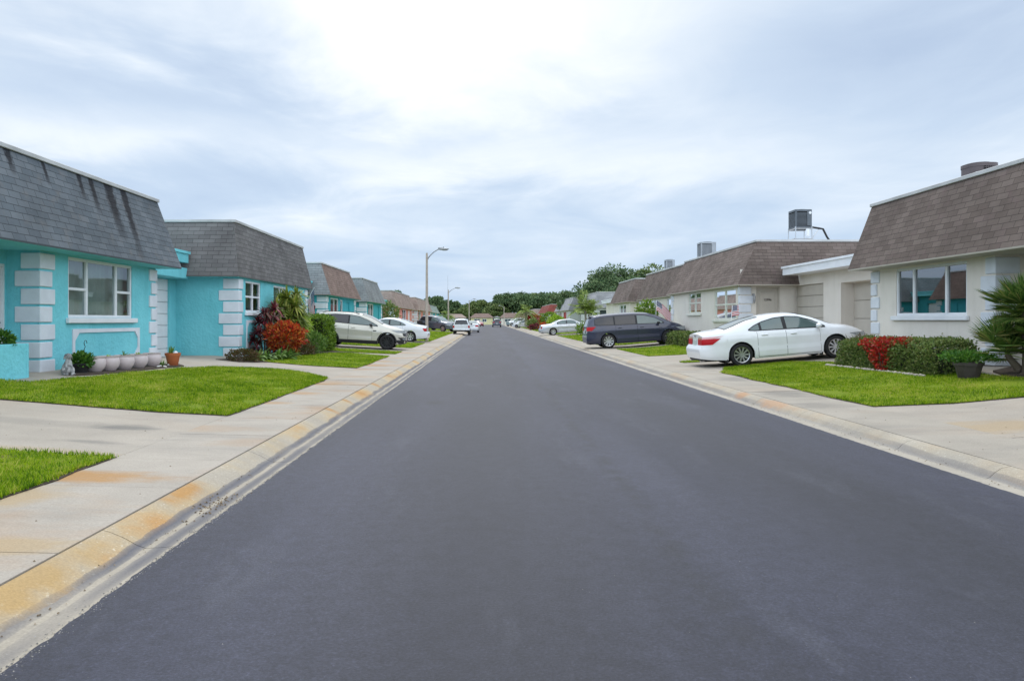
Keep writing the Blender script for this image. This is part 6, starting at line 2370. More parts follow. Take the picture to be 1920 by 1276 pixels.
    if P.get('rearglass'):
        r0, r1 = P['rearglass']
        toppatch('rear_window_surround', r0, r1, 0.93, MAT_BLACK, 0.005)
        toppatch('rear_window', r0 + 0.03, r1 - 0.03, 0.88, P.get('rear_glass_mat', CAR_GLASS), 0.010)

    # ---- doors: seam, skin and handle
    def arch_low(x):
        b = float(s.bot(x)) + 0.05
        for c in s.wx:
            ra = s.Ra + 0.05
            if abs(x - c) < ra:
                b = max(b, s.R + math.sqrt(ra ** 2 - (x - c) ** 2))
        return b
    for sg in (-1, 1):
        for (a, b) in P['doors']:
            bm = bmesh.new()
            sidepatch(bm, a - 0.007, b + 0.007, lambda x: arch_low(x) - 0.012, lambda x: float(s.belt(x)) - 0.012, sg, 0.0015, 24, 30)
            dsk = obj('door_seam', bm, MAT_DARK, o, smooth=60, local=True, recalc=False)
            bm = bmesh.new()
            sidepatch(bm, a, b, arch_low, lambda x: float(s.belt(x)) - 0.004, sg, 0.0045, 24, 30)
            dr = dsk
            obj('door', bm, paint, dr, smooth=60, local=True, recalc=False)
            if detail:
                hx = a + 0.12
                hz = float(s.belt(hx)) - P.get('handle_drop', 0.13)
                bm = bmesh.new()
                y = s.side(hx + 0.08, hz)
                box(bm, hx - x0, hx + 0.19 - x0, *sorted((sg * (y + 0.006), sg * (y + 0.038))), hz - 0.013, hz + 0.017, 0.008)
                obj('door_handle', bm, P.get('handle_mat', paint), o, local=True)
    # ---- mirrors
    mx = P['mirror']
    for sg in (-1, 1):
        bm = bmesh.new()
        zb = float(s.belt(mx))
        y = s.green(mx, zb) + 0.02
        blob(bm, (mx - x0 - 0.02, sg * (y + 0.12), zb + 0.085), (0.075, 0.115, 0.07))
        box(bm, mx - x0 - 0.04, mx - x0 + 0.03, *sorted((sg * (y - 0.03), sg * (y + 0.08))), zb + 0.01, zb + 0.05, 0.01)
        obj('mirror', bm, P.get('mirror_mat', paint), o, smooth=60, local=True)

    # ---- end faces
    def endpatch(nm, rear, ya, yb, za, zb, mat, off=0.012, parent=o, nx=8, nz=4, both=True, wrap=0.0):
        """Patch on the rear or front face between |y| ya..yb; wrap carries it round the corner along the side."""
        for sg in ((-1, 1) if both else (1,)):
            bm_ = bmesh.new()
            ys = [ya + (yb - ya) * i / nx for i in range(nx + 1)]
            g = []
            for y in ys:
                row = []
                for j in range(nz + 1):
                    z = za + (zb - za) * j / nz
                    lim = s.side(0 if rear else L, z)
                    xx = 0.0 if rear else L
                    X = s.shift(xx, z) + (-off if rear else off)
                    row.append(bm_.verts.new((X - x0, sg * min(y, lim), z)))
                g.append(row)
            for i in range(nx):
                for j in range(nz):
                    bm_.faces.new((g[i][j], g[i + 1][j], g[i + 1][j + 1], g[i][j + 1]))
            if wrap:
                n = 8
                g2 = [g[-1]]
                for i in range(1, n + 1):
                    row = []
                    for j in range(nz + 1):
                        q = j / nz
                        z = za + (zb - za) * q
                        ww = wrap * (0.55 + 0.45 * q) * i / n
                        x = ww if rear else L - ww
                        row.append(bm_.verts.new((s.shift(x, z) - x0, sg * (s.side(x, z) + off), z)))
                    g2.append(row)
                for a, b in zip(g2[:-1], g2[1:]):
                    for j in range(nz):
                        bm_.faces.new((a[j], b[j], b[j + 1], a[j + 1]))
            last = obj(nm, bm_, mat, parent, smooth=60, local=True)
        return last
    t = P['tail']
    lim_r = s.side(0, t[2])
    endpatch('tail_light', True, t[0], lim_r, t[2], t[3], MAT_RED, wrap=t[4])
    if P.get('tail_clear'):
        tc = P['tail_clear']
        endpatch('tail_light_strip', True, tc[0], s.side(0, tc[1]), tc[1], tc[2], M('pink_lens', (0.60, 0.30, 0.30), rough=0.15, coat=1.0), wrap=tc[3], off=0.013)
    hl = P['head']
    endpatch('headlight', False, hl[0], s.side(L, hl[2]), hl[2], hl[3], MAT_CLEARLENS, wrap=hl[4])
    gr = P['grille']
    endpatch('grille', False, -gr[0], gr[0], gr[1], gr[2], MAT_BLACK, off=0.014, both=False)
    if detail and P.get('grille_bars', True):
        bm = bmesh.new()
        for k in (0.2, 0.5, 0.8):
            z = gr[1] + (gr[2] - gr[1]) * k
            X = s.shift(L, z) - x0 + 0.016
            box(bm, X - 0.01, X + 0.014, -gr[0], gr[0], z - 0.012, z + 0.012)
        obj('grille_bar', bm, MAT_CHROME, o, local=True)
    lb = P.get('lower_dark')
    if lb:
        endpatch('rear_valance', True, 0.0, s.side(0, lb[0]), lb[0], lb[1], MAT_BLACK, wrap=lb[2], off=0.008)
        endpatch('front_valance', False, 0, s.side(L, lb[0]), lb[0], lb[1], MAT_BLACK, wrap=lb[2], off=0.008)
    pz = P['plate']
    bm = bmesh.new()
    X = s.shift(0, pz) - x0
    box(bm, X - 0.030, X - 0.008, -0.155, 0.155, pz - 0.08, pz + 0.08)
    obj('license_plate', bm, MAT_PLATE, o, local=True)
    if P.get('badge'):
        bm = bmesh.new()
        z = P['badge']
        X = s.shift(0, z) - x0
        box(bm, X - 0.022, X - 0.008, -0.06, 0.06, z - 0.035, z + 0.035, 0.01)
        obj('badge', bm, MAT_CHROME, o, local=True)
    if P.get('cladding'):
        bm = bmesh.new()
        for sg in (-1, 1):
            xa, xb = s.wx[0] + s.Ra, s.wx[1] - s.Ra
            sidepatch(bm, xa, xb, lambda x: float(s.bot(x)) - 0.005, lambda x: float(s.bot(x)) + P['cladding'], sg, 0.012, 20, 2)
        for sg in (-1, 1):       # dark lips round the arches
            for c in s.wx:
                pr_, po_ = None, None
                for a in np.linspace(-0.12, PI + 0.12, 25):
                    pi_ = (c + s.Ra * math.cos(a), s.R + s.Ra * math.sin(a))
                    pq = (c + (s.Ra + 0.055) * math.cos(a), s.R + (s.Ra + 0.055) * math.sin(a))
                    vi = bm.verts.new((s.shift(pi_[0], pi_[1]) - x0, sg * (s.side(pi_[0], max(pi_[1], .3)) + 0.016), pi_[1]))
                    vo = bm.verts.new((s.shift(pq[0], pq[1]) - x0, sg * (s.side(pq[0], max(pq[1], .3)) + 0.010), pq[1]))
                    if pr_:
                        bm.faces.new((pr_, vi, vo, po_))
                    pr_, po_ = vi, vo
        obj('cladding', bm, MAT_BLACK, o, local=True, smooth=60)
    if P.get('rails'):
        bm = bmesh.new()
        ra, rb = P['rails']
        for sg in (-1, 1):
            pts = []
            for x in np.linspace(ra, rb, 10):
                yb, zb, yr, zr, zt = s.cab(x)
                up = 0.05 if ra + 0.05 < x < rb - 0.05 else 0.0
                pts.append((x - x0, sg * yr * 0.92, s.roofz(x, yr * 0.92) + up))
            tube(bm, pts, 0.018, 6)
        obj('roof_rail', bm, MAT_BLACK, o, local=True, smooth=60)
    for fn in extras:
        fn(s, o, x0, paint, endpatch, toppatch, sidepatch)
    # ---- wheels
    rm = rim or MAT_RIM
    for c in s.wx:
        for sg in (-1, 1):
            yo = s.W * float(s.plan(c)) * 0.985
            tw = P.get('tw', 0.22)
            R = s.R
            rr = R * P.get('rimf', 0.70)
            cx = c - x0
            bm = bmesh.new()
            r_ = lathe(bm, [(0.01, 0), (rr * 0.98, 0), (rr * 0.98, tw * 0.8)], 28, (0, 0, 0), 'y')
            for v in bm.verts:
                v.co = Vector((cx + v.co.x, sg * (yo - 0.055 - v.co.y), R + v.co.z))
            w = obj('wheel', bm, MAT_DARK, o, local=True)
            bm = bmesh.new()
            lathe(bm, [(rr, 0.012), (rr * 1.03, 0.0), (R * 0.93, 0.004), (R * 0.985, 0.03), (R, 0.06), (R, tw - 0.05), (R * 0.97, tw), (rr, tw)], 36, (0, 0, 0), 'y')
            for v in bm.verts:
                v.co = Vector((cx + v.co.x, sg * (yo - v.co.y), R + v.co.z))
            obj('tyre', bm, MAT_RUBBER, w, local=True, smooth=50)
            bm = bmesh.new()
            lathe(bm, [(rr * 1.0, 0.012), (rr * 0.99, 0.006), (rr * 0.92, 0.012), (rr * 0.90, 0.06)], 36, (0, 0, 0), 'y')
            ns = P.get('spokes', 10) if detail else 6
            hub = lathe(bm, [(0.005, 0.02), (rr * 0.20, 0.022), (rr * 0.24, 0.05)], 18, (0, 0, 0), 'y')
            for k in range(ns):
                a = 2 * PI * k / ns
                wd0, wd1 = rr * P.get('spw', 0.085), rr * P.get('spw', 0.085) * 1.55
                ca, sa = math.cos(a), math.sin(a)
                q = []
                for (rad, wd, y) in ((rr * 0.16, wd0, 0.020), (rr * 0.95, wd1, 0.014)):
                    for e in (-1, 1):
                        q.append((rad * ca - e * wd * sa, y, rad * sa + e * wd * ca))
                top = [bm.verts.new(p) for p in (q[0], q[1], q[3], q[2])]
                bot = [bm.verts.new((p[0], p[1] + 0.045, p[2])) for p in (q[0], q[1], q[3], q[2])]
                bm.faces.new(top)
                for i in range(4):
                    bm.faces.new((top[i], top[(i + 1) % 4], bot[(i + 1) % 4], bot[i]))
            for v in bm.verts:
                v.co = Vector((cx + v.co.x, sg * (yo - v.co.y), R + v.co.z))
            obj('rim', bm, rm, w, local=True, smooth=35)
    return o


SEDAN = dict(L=4.87, W=1.85, R=0.335, wx=(1.10, 3.875), tumble=0.24, sm=0.055,
             top=[(0, 1.02), (0.12, 1.065), (0.55, 1.10), (0.72, 1.115), (1.00, 1.21), (1.45, 1.355), (1.85, 1.435), (2.30, 1.47), (2.70, 1.46), (3.05, 1.40), (3.45, 1.245), (3.82, 1.075), (3.95, 1.03), (4.35, 0.965), (4.65, 0.875), (4.87, 0.73)],
             belt=[(0, 0.94), (0.6, 1.0), (1.5, 0.985), (2.5, 0.95), (3.6, 0.915), (4.2, 0.87), (4.87, 0.66)],
             bot=[(0, 0.30), (0.25, 0.25), (0.8, 0.20), (1.6, 0.185), (3.4, 0.185), (4.3, 0.20), (4.87, 0.24)],
             plan=[(0, 0.80), (0.12, 0.875), (0.35, 0.945), (0.9, 0.99), (1.6, 1.0), (3.4, 1.0), (4.0, 0.985), (4.4, 0.93), (4.7, 0.80), (4.87, 0.62)],
             rear=[(0.2, 0.05), (0.35, 0.02), (0.55, 0.0), (0.63, 0.02), (0.68, 0.10), (0.95, 0.13), (1.05, 0.10)],
             front=[(0.2, 0.10), (0.4, 0.02), (0.6, 0.0), (0.75, 0.06)],
             dlo=[(1.42, 1.03, 1.045), (1.60, 1.005, 1.15), (1.85, 1.00, 1.245), (2.2, 0.99, 1.325), (2.55, 0.98, 1.345), (2.9, 0.97, 1.31), (3.3, 0.955, 1.17), (3.62, 0.945, 0.975)],
             panes=[(1.46, 1.74), (1.80, 2.42), (2.52, 3.56)], screen=(2.95, 3.86), rearglass=(0.78, 1.80),
             doors=[(1.62, 2.46), (2.47, 3.43)], mirror=3.40, tail=(0.30, 0, 0.70, 0.87, 0.62), tail_clear=(0.30, 0.872, 0.93, 0.72),
             head=(0.35, 0, 0.60, 0.71, 0.62), grille=(0.42, 0.50, 0.64), plate=0.76, badge=0.97, handle_drop=0.11, spokes=10, spw=0.07)
LONG_SEDAN = dict(SEDAN, L=5.02, wx=(1.20, 3.99), **{k_: [(round(q[0] * 1.031, 3),) + tuple(q[1:]) for q in SEDAN[k_]] for k_ in ('top', 'belt', 'bot', 'plan', 'dlo')},
                  panes=[(1.51, 1.79), (1.86, 2.49), (2.60, 3.67)], screen=(3.04, 3.98), rearglass=(0.80, 1.86), doors=[(1.70, 2.54), (2.55, 3.53)], mirror=3.50)
VAN = dict(L=5.11, W=1.98, R=0.36, wx=(1.10, 4.16), tumble=0.20, sm=0.10,
           top=[(0, 1.52), (0.10, 1.60), (0.35, 1.68), (0.9, 1.725), (1.8, 1.745), (2.6, 1.735), (3.2, 1.68), (3.7, 1.51), (4.15, 1.26), (4.35, 1.16), (4.75, 1.06), (5.0, 0.94), (5.11, 0.80)],
           belt=[(0, 1.12), (0.6, 1.13), (2, 1.10), (3.4, 1.06), (4.3, 1.02), (4.8, 0.92), (5.11, 0.74)],
           bot=[(0, 0.32), (0.3, 0.26), (0.9, 0.21), (4.3, 0.21), (5.11, 0.26)],
           plan=[(0, 0.84), (0.15, 0.91), (0.45, 0.965), (1.0, 1.0), (4.2, 1.0), (4.6, 0.94), (4.9, 0.82), (5.11, 0.66)],
           rear=[(0.2, 0.06), (0.5, 0.0), (0.7, 0.03), (0.8, 0.06), (1.1, 0.09), (1.6, 0.30)],
           front=[(0.2, 0.08), (0.5, 0.0), (0.85, 0.06)],
           dlo=[(0.42, 1.20, 1.48), (0.60, 1.18, 1.545), (1.5, 1.15, 1.60), (2.4, 1.13, 1.59), (3.0, 1.12, 1.545), (3.5, 1.10, 1.40), (3.95, 1.085, 1.14)],
           panes=[(0.46, 1.42), (1.50, 2.52), (2.62, 3.88)], privacy_x=2.5, screen=(3.25, 4.28), rearglass=None,
           doors=[(1.50, 2.58), (2.60, 3.68)], mirror=3.66, mirror_mat=MAT_BLACK, tail=(0.55, 0, 0.93, 1.12, 0.50), head=(0.42, 0, 0.70, 0.86, 0.6), grille=(0.5, 0.55, 0.72), plate=0.86,
           handle_drop=0.12, spokes=9, spw=0.10)
SUV = dict(L=4.52, W=1.84, R=0.36, wx=(0.98, 3.67), tumble=0.22, sm=0.08, gap=0.055,
           top=[(0, 1.42), (0.12, 1.56), (0.4, 1.635), (1.2, 1.675), (1.9, 1.68), (2.4, 1.64), (2.8, 1.53), (3.2, 1.33), (3.45, 1.20), (3.7, 1.135), (4.1, 1.075), (4.38, 0.98), (4.52, 0.84)],
           belt=[(0, 1.14), (0.5, 1.16), (1.5, 1.11), (2.5, 1.06), (3.4, 1.02), (4.0, 0.96), (4.52, 0.76)],
           bot=[(0, 0.38), (0.3, 0.30), (0.8, 0.24), (3.8, 0.24), (4.52, 0.30)],
           plan=[(0, 0.84), (0.15, 0.91), (0.5, 0.975), (1.0, 1.0), (3.6, 1.0), (4.05, 0.95), (4.35, 0.83), (4.52, 0.66)],
           rear=[(0.2, 0.06), (0.5, 0.0), (0.75, 0.05), (1.1, 0.09), (1.5, 0.28)],
           front=[(0.2, 0.10), (0.45, 0.0), (0.9, 0.06)],
           dlo=[(0.42, 1.32, 1.40), (0.62, 1.22, 1.49), (1.2, 1.17, 1.545), (1.8, 1.14, 1.54), (2.3, 1.115, 1.49), (2.75, 1.10, 1.33), (3.2, 1.075, 1.11)],
           panes=[(0.47, 0.95), (1.02, 1.80), (1.88, 3.14)], privacy_x=1.85, screen=(2.42, 3.40), rearglass=None, side_glass=CAR_GLASS,
           doors=[(1.02, 1.84), (1.86, 2.95)], mirror=2.92, mirror_mat=MAT_BLACK, tail=(0.5, 0, 0.95, 1.14, 0.45), head=(0.40, 0, 0.82, 0.93, 0.70), grille=(0.48, 0.66, 0.82), plate=0.8,
           lower_dark=(0.30, 0.48, 0.5), cladding=0.16, rails=(0.55, 2.3), spokes=10, spw=0.07, rimf=0.72)
OLDSEDAN = dict(SEDAN, L=5.25, W=1.89, wx=(1.22, 4.15), R=0.335, tumble=0.22,
                top=[(0, 0.98), (0.15, 1.03), (0.9, 1.07), (1.10, 1.09), (1.6, 1.31), (1.95, 1.41), (2.5, 1.44), (3.0, 1.42), (3.35, 1.33), (3.95, 1.03), (4.2, 0.99), (4.7, 0.95), (5.1, 0.86), (5.25, 0.72)],
                belt=[(0, 0.92), (1.0, 0.98), (2.5, 0.95), (3.9, 0.92), (4.6, 0.88), (5.25, 0.66)],
                bot=[(0, 0.30), (0.3, 0.25), (0.9, 0.20), (4.3, 0.20), (5.25, 0.25)],
                plan=[(0, 0.86), (0.15, 0.93), (0.5, 0.98), (1.2, 1.0), (4.0, 1.0), (4.7, 0.96), (5.05, 0.86), (5.25, 0.72)],
                dlo=[(1.62, 1.005, 1.15), (1.85, 1.00, 1.27), (2.2, 0.995, 1.335), (2.6, 0.985, 1.335), (3.0, 0.975, 1.31), (3.3, 0.965, 1.21), (3.65, 0.955, 0.985)],
                panes=[(1.70, 2.48), (2.58, 3.58)], screen=(3.22, 3.98), rearglass=(1.12, 1.82), doors=[(1.72, 2.52), (2.53, 3.60)], mirror=3.45,
                tail=(0.62, 0, 0.66, 0.88, 0.14), tail_clear=None, plate=0.62, badge=None, handle_drop=0.10, spokes=8, spw=0.12)
CAMRY = dict(SEDAN, L=4.70, tail=(0.45, 0, 0.72, 0.90, 0.30), tail_clear=None, spokes=7, spw=0.12,
             plan=[(0, 0.80), (0.12, 0.875), (0.35, 0.945), (0.9, 0.99), (1.6, 1.0), (3.4, 1.0), (4.0, 0.975), (4.4, 0.90), (4.7, 0.66)])
BIGSUV = dict(SUV, L=5.0, W=1.98, R=0.39, wx=(1.1, 4.0), rails=None, cladding=None, lower_dark=None,
              top=[(0, 1.50), (0.15, 1.68), (0.5, 1.78), (1.4, 1.84), (2.2, 1.83), (2.7, 1.76), (3.1, 1.58), (3.5, 1.32), (3.75, 1.25), (4.5, 1.17), (4.85, 1.06), (5.0, 0.90)],
              belt=[(0, 1.18), (2.5, 1.16), (3.7, 1.12), (4.5, 1.04), (5.0, 0.82)],
              bot=[(0, 0.42), (0.9, 0.32), (4.3, 0.32), (5.0, 0.38)],
              plan=[(0, 0.88), (0.15, 0.94), (0.5, 0.985), (1.0, 1.0), (4.0, 1.0), (4.5, 0.95), (4.85, 0.84), (5.0, 0.74)],
              dlo=[(0.40, 1.26, 1.55), (0.62, 1.24, 1.66), (1.5, 1.22, 1.70), (2.3, 1.21, 1.69), (2.75, 1.20, 1.60), (3.3, 1.18, 1.25)],
              panes=[(0.45, 1.10), (1.20, 2.00), (2.10, 3.22)], privacy_x=2.0, screen=(2.75, 3.62), doors=[(1.20, 2.05), (2.07, 3.2)], mirror=3.1)
HATCH = dict(SUV, L=4.2, W=1.72, R=0.31, wx=(0.75, 3.30), rails=None, cladding=None, lower_dark=None,
             top=[(0, 1.20), (0.15, 1.36), (0.5, 1.45), (1.3, 1.49), (1.8, 1.47), (2.3, 1.37), (2.9, 1.12), (3.2, 1.02), (3.7, 0.93), (4.0, 0.83), (4.2, 0.66)],
             belt=[(0, 0.98), (2.0, 0.95), (3.1, 0.90), (3.7, 0.82), (4.2, 0.60)],
             bot=[(0, 0.30), (0.6, 0.20), (3.5, 0.19), (4.2, 0.24)],
             plan=[(0, 0.80), (0.15, 0.88), (0.5, 0.96), (1.0, 1.0), (3.2, 1.0), (3.7, 0.94), (4.0, 0.82), (4.2, 0.62)],
             dlo=[(0.45, 1.06, 1.20), (0.7, 1.03, 1.30), (1.3, 1.00, 1.37), (1.8, 0.99, 1.34), (2.3, 0.97, 1.22), (2.85, 0.95, 0.98)],
             panes=[(0.52, 0.78), (0.86, 1.55), (1.63, 2.78)], privacy_x=-1, screen=(1.95, 3.05), doors=[(0.9, 1.6), (1.62, 2.7)], mirror=2.55,
             tail=(0.5, 0, 0.8, 0.98, 0.3), head=(0.35, 0, 0.60, 0.74, 0.6), grille=(0.4, 0.40, 0.54), plate=0.72)
COVERED_TRUCK = dict(SUV, L=5.0, W=1.76, R=0.35, wx=(1.15, 4.05), rails=None, cladding=None, lower_dark=None, tumble=0.17,
                     top=[(0, 1.52), (0.06, 1.60), (0.3, 1.645), (1.9, 1.66), (2.3, 1.66), (2.9, 1.62), (3.2, 1.50), (3.6, 1.16), (3.9, 1.09), (4.7, 1.02), (4.9, 0.94), (5.0, 0.82)],
                     belt=[(0, 1.06), (3.5, 1.04), (4.5, 0.96), (5.0, 0.74)],
                     bot=[(0, 0.46), (0.5, 0.42), (1.5, 0.34), (4.3, 0.32), (5.0, 0.38)],
                     plan=[(0, 0.95), (0.1, 0.97), (0.4, 1.0), (4.2, 1.0), (4.7, 0.94), (5.0, 0.84)],
                     rear=[(0.3, 0.02), (1.0, 0.0), (1.1, 0.01), (1.6, 0.13)],
                     dlo=[(0.35, 1.12, 1.50), (0.5, 1.12, 1.52), (2.0, 1.11, 1.54), (2.8, 1.10, 1.50), (3.05, 1.10, 1.40), (3.4, 1.09, 1.13)],
                     panes=[(0.45, 1.75), (2.15, 3.32)], privacy_x=1.9, screen=(2.95, 3.55), doors=[(2.15, 3.3)], mirror=3.2,
                     tail=(0.70, 0, 0.72, 0.96, 0.06), head=(0.5, 0, 0.72, 0.88, 0.2), grille=(0.5, 0.6, 0.85), plate=0.56)


def rear_window_extra(za, zb, yf=0.72, wiper=True):
    """A tailgate window on the upright rear face, with its surround and wiper."""
    def fn(s, o, x0, paint, endpatch, toppatch, sidepatch):
        for nm, k, mat, off in (('rear_window_surround', 0.03, MAT_BLACK, 0.008), ('rear_window', 0.0, CAR_GLASS_DARK, 0.014)):
            bm = bmesh.new()
            g = []
            for i in range(9):
                f = -1 + 2 * i / 8
                row = []
                for j in range(5):
                    z = za - k + (zb - za + 2 * k) * j / 4
                    yb, zbt, yr, zr, zt = s.cab(0)
                    y = (s.green(0, z) if z > zbt else yb) * yf + k
                    row.append(bm.verts.new((s.shift(0, z) - x0 - off, f * y, z)))
                g.append(row)
            for i in range(8):
                for j in range(4):
                    bm.faces.new((g[i][j], g[i + 1][j], g[i + 1][j + 1], g[i][j + 1]))
            obj(nm, bm, mat, o, local=True, smooth=60)
    return fn


def spoiler_extra(z, depth=0.22):
    def fn(s, o, x0, paint, *_):
        yb, zb, yr, zr, zt = s.cab(0.25)
        bm = bmesh.new()
        X = s.shift(0, z) - x0
        vs = box(bm, X - 0.06, X + depth, -yr * 0.86, yr * 0.86, z + 0.0, z + 0.045, 0.015)
        obj('spoiler', bm, paint, o, local=True)
    return fn


def bumper_extra(z0, z1, depth=0.12, mat=None):
    def fn(s, o, x0, paint, *_):
        bm = bmesh.new()
        X = s.shift(0, z0) - x0
        box(bm, X - depth, X + 0.05, -s.W * 0.97, s.W * 0.97, z0, z1, 0.03)
        obj('rear_bumper', bm, mat or MAT_CHROME, o, local=True)
    return fn


def mudflap_exhaust_extra(s, o, x0, paint, *_):
    for sg in (-1, 1):
        y = s.side(0.7, 0.3) - 0.03
        bm = bmesh.new()
        box(bm, s.wx[0] - s.Ra - 0.05 - x0, s.wx[0] - s.Ra - 0.02 - x0, *sorted((sg * (y - 0.2), sg * y)), 0.12, 0.36)
        obj('mud_flap', bm, MAT_BLACK, o, local=True)
        bm = bmesh.new()
        box(bm, s.wx[1] - s.Ra - 0.05 - x0, s.wx[1] - s.Ra - 0.02 - x0, *sorted((sg * (y - 0.16), sg * (y + 0.03))), 0.13, 0.36)
        obj('mud_flap', bm, MAT_BLACK, o, local=True)
    bm = bmesh.new()
    box(bm, 0.05 - x0, 0.34 - x0, -0.62, 0.62, 0.235, 0.285, 0.015)
    obj('rear_valance', bm, MAT_BLACK, o, local=True)
    bm = bmesh.new()
    for sg in (-1, 1):
        tube(bm, [(0.06 - x0, sg * 0.52, 0.225), (0.5 - x0, sg * 0.52, 0.225)], 0.038, 10)
    obj('exhaust', bm, MAT_CHROME, o, local=True)


def fog_extra(s, o, x0, paint, endpatch, toppatch, sidepatch):
    endpatch('fog_lamp_bezel', False, 0.50, s.side(s.L, 0.5), 0.46, 0.60, MAT_BLACK, off=0.012, wrap=0.34)
    endpatch('fog_lamp', False, 0.56, s.side(s.L, 0.5), 0.50, 0.56, MAT_CLEARLENS, off=0.018, wrap=0.14)
    endpatch('grille_corner', False, 0.40, s.side(s.L, 0.74), 0.67, 0.80, MAT_BLACK, off=0.013, wrap=0.12)
    bm = bmesh.new()
    for sg in (-1, 1):
        y = s.side(3.05, 0.86)
        box(bm, 3.0 - x0, 3.16 - x0, *sorted((sg * (y - 0.002), sg * (y + 0.012))), 0.84, 0.885, 0.005)
    obj('side_badge', bm, MAT_BLACK, o, local=True)


PW = M_paint('white_pearl', (0.80, 0.81, 0.82))
PW2 = M_paint('white_car_paint', (0.66, 0.68, 0.70))
PCH = M_paint('champagne_paint', (0.56, 0.54, 0.47), 0.25, 0.3)
PNAVY = M_paint('slate_blue_paint', (0.024, 0.028, 0.058), 0.15, 0.35)
PSIL = M_paint('silver_paint', (0.52, 0.54, 0.56), 0.5, 0.3)
PGREY = M_paint('blue_grey_paint', (0.10, 0.115, 0.145), 0.35, 0.32)
PRED = M_paint('red_paint', (0.30, 0.02, 0.02))
PDARK = M_paint('dark_blue_paint', (0.03, 0.035, 0.055), 0.3, 0.3)


def slope_place(xr, y, L, forward):
    """Ground heights under the two ends -> centre height and pitch for a car lying across the slope."""
    xa, xb = xr, xr + forward * L
    za, zb = ground(xa + forward * 1.1, y), ground(xb - forward * 1.0, y)
    cx = 0.5 * (xa + xb)
    wb = L - 2.1
    pitch = -math.atan2(zb - za, wb)
    return cx, 0.5 * (za + zb) + 0.006, pitch


def park_across(name, label, P, paint, x_rear, y, forward, yaw=0.0, **kw):
    cx, z, pitch = slope_place(x_rear, y, P['L'], forward)
    return car(name, label, P, paint, (cx, y, z), (0.0 if forward > 0 else PI) + yaw, pitch, **kw)


park_across('sedan', 'white sedan parked nose-in on the driveway before the cream houses on the right', LONG_SEDAN, PW, 6.30, 23.45, 1, extras=(mudflap_exhaust_extra,))
park_across('minivan', 'dark slate blue minivan parked nose-in beside the second cream house', VAN, PNAVY, 5.02, 39.6, 1, extras=(rear_window_extra(1.14, 1.52), spoiler_extra(1.60)), glass=CAR_GLASS)
park_across('crossover', 'champagne crossover with black wheels facing the street on the left', SUV, PCH, -8.42, 36.8, 1, yaw=0.02, rim=MAT_BRIM, extras=(fog_extra, rear_window_extra(1.2, 1.46), spoiler_extra(1.55)))
park_across('sedan', 'white sedan parked tail to the street directly behind the champagne crossover', CAMRY, PW2, -3.80, 49.6, -1, yaw=-0.03)
park_across('luxury_sedan', 'long silver white sedan parked tail to the street beside the slender palm', OLDSEDAN, PSIL, 4.95, 73.0, 1, yaw=0.03)
park_across('large_suv', 'dark blue-grey sport utility on the left lawn drive right of the wheelie bin', BIGSUV, PGREY, -8.5, 93.0, 1, yaw=-0.62, cat='suv', extras=(rear_window_extra(1.24, 1.60),))
car('pickup_truck', 'old white pickup with matching bed cover parked half on the left kerb', COVERED_TRUCK, PW2, (-2.66, 80.5, 0.04), PI / 2, 0.0, group='cars parked along the kerb', cat='pickup',
    extras=(rear_window_extra(1.12, 1.50, 0.84), bumper_extra(0.46, 0.62)))
car('sedan', 'white sedan parked at the left kerb just ahead of the white pickup', CAMRY, PW2, (-1.95, 97.0, 0.02), PI / 2, 0.0, group='cars parked along the kerb', detail=False)
car('hatchback', 'small red car facing down the far left kerb near the street end', HATCH, PRED, (-2.1, 192, 0.02), -PI / 2 + 0.25, 0.0, group='cars parked along the kerb', detail=False)
car('sedan', 'dark car with pale rear window driving away down the street', dict(BIGSUV, L=4.7), PDARK, (2.05, 170, 0.03), PI / 2, 0.0, group='cars on the roadway', detail=False,
    extras=(rear_window_extra(1.24, 1.60, 0.86),))
park_across('hatchback', 'white hatchback facing the street on the far right before the scarlet bush', HATCH, PW, 4.6 + 4.2, 140.5, -1, yaw=-0.35, detail=False)
park_across('sport_utility', 'silver sport utility parked on the far right near the end of the street', dict(BIGSUV, L=4.6, doors=[(1.20, 2.05), (2.07, 3.0)]), PSIL, 9.2, 186, -1, yaw=0.5, detail=False, cat='suv')
park_across('compact_car', 'dark red compact car behind the white hatchback on the far right', HATCH, PRED, 7.6, 158, 1, yaw=0.1, detail=False)
# ================================================================== sky and light
SUN_EL, SUN_AZ = math.radians(52), math.radians(-8)      # azimuth from straight ahead, to the left
world = bpy.data.worlds.new("World")
SC.world = world
world.use_nodes = True
nt = world.node_tree
bg = nt.nodes['Background']
bg.inputs['Strength'].default_value = 0.10
sky = nd(nt, 'ShaderNodeTexSky', sky_type='NISHITA')
sky.sun_disc = False
sky.sun_elevation = SUN_EL
sky.sun_rotation = SUN_AZ
tc = nd(nt, 'ShaderNodeTexCoord')
nv = nd(nt, 'ShaderNodeVectorMath', operation='NORMALIZE')
nt.links.new(tc.outputs['Generated'], nv.inputs[0])
sp = nd(nt, 'ShaderNodeSeparateXYZ')
nt.links.new(nv.outputs[0], sp.inputs[0])
# project the view direction on a flat cloud layer
zz = mth(nt, 'ADD', mth(nt, 'MAXIMUM', sp.outputs[2], 0.0), 0.10)
cb = nd(nt, 'ShaderNodeCombineXYZ')
nt.links.new(mth(nt, 'DIVIDE', sp.outputs[0], zz), cb.inputs[0])
nt.links.new(mth(nt, 'DIVIDE', sp.outputs[1], zz), cb.inputs[1])


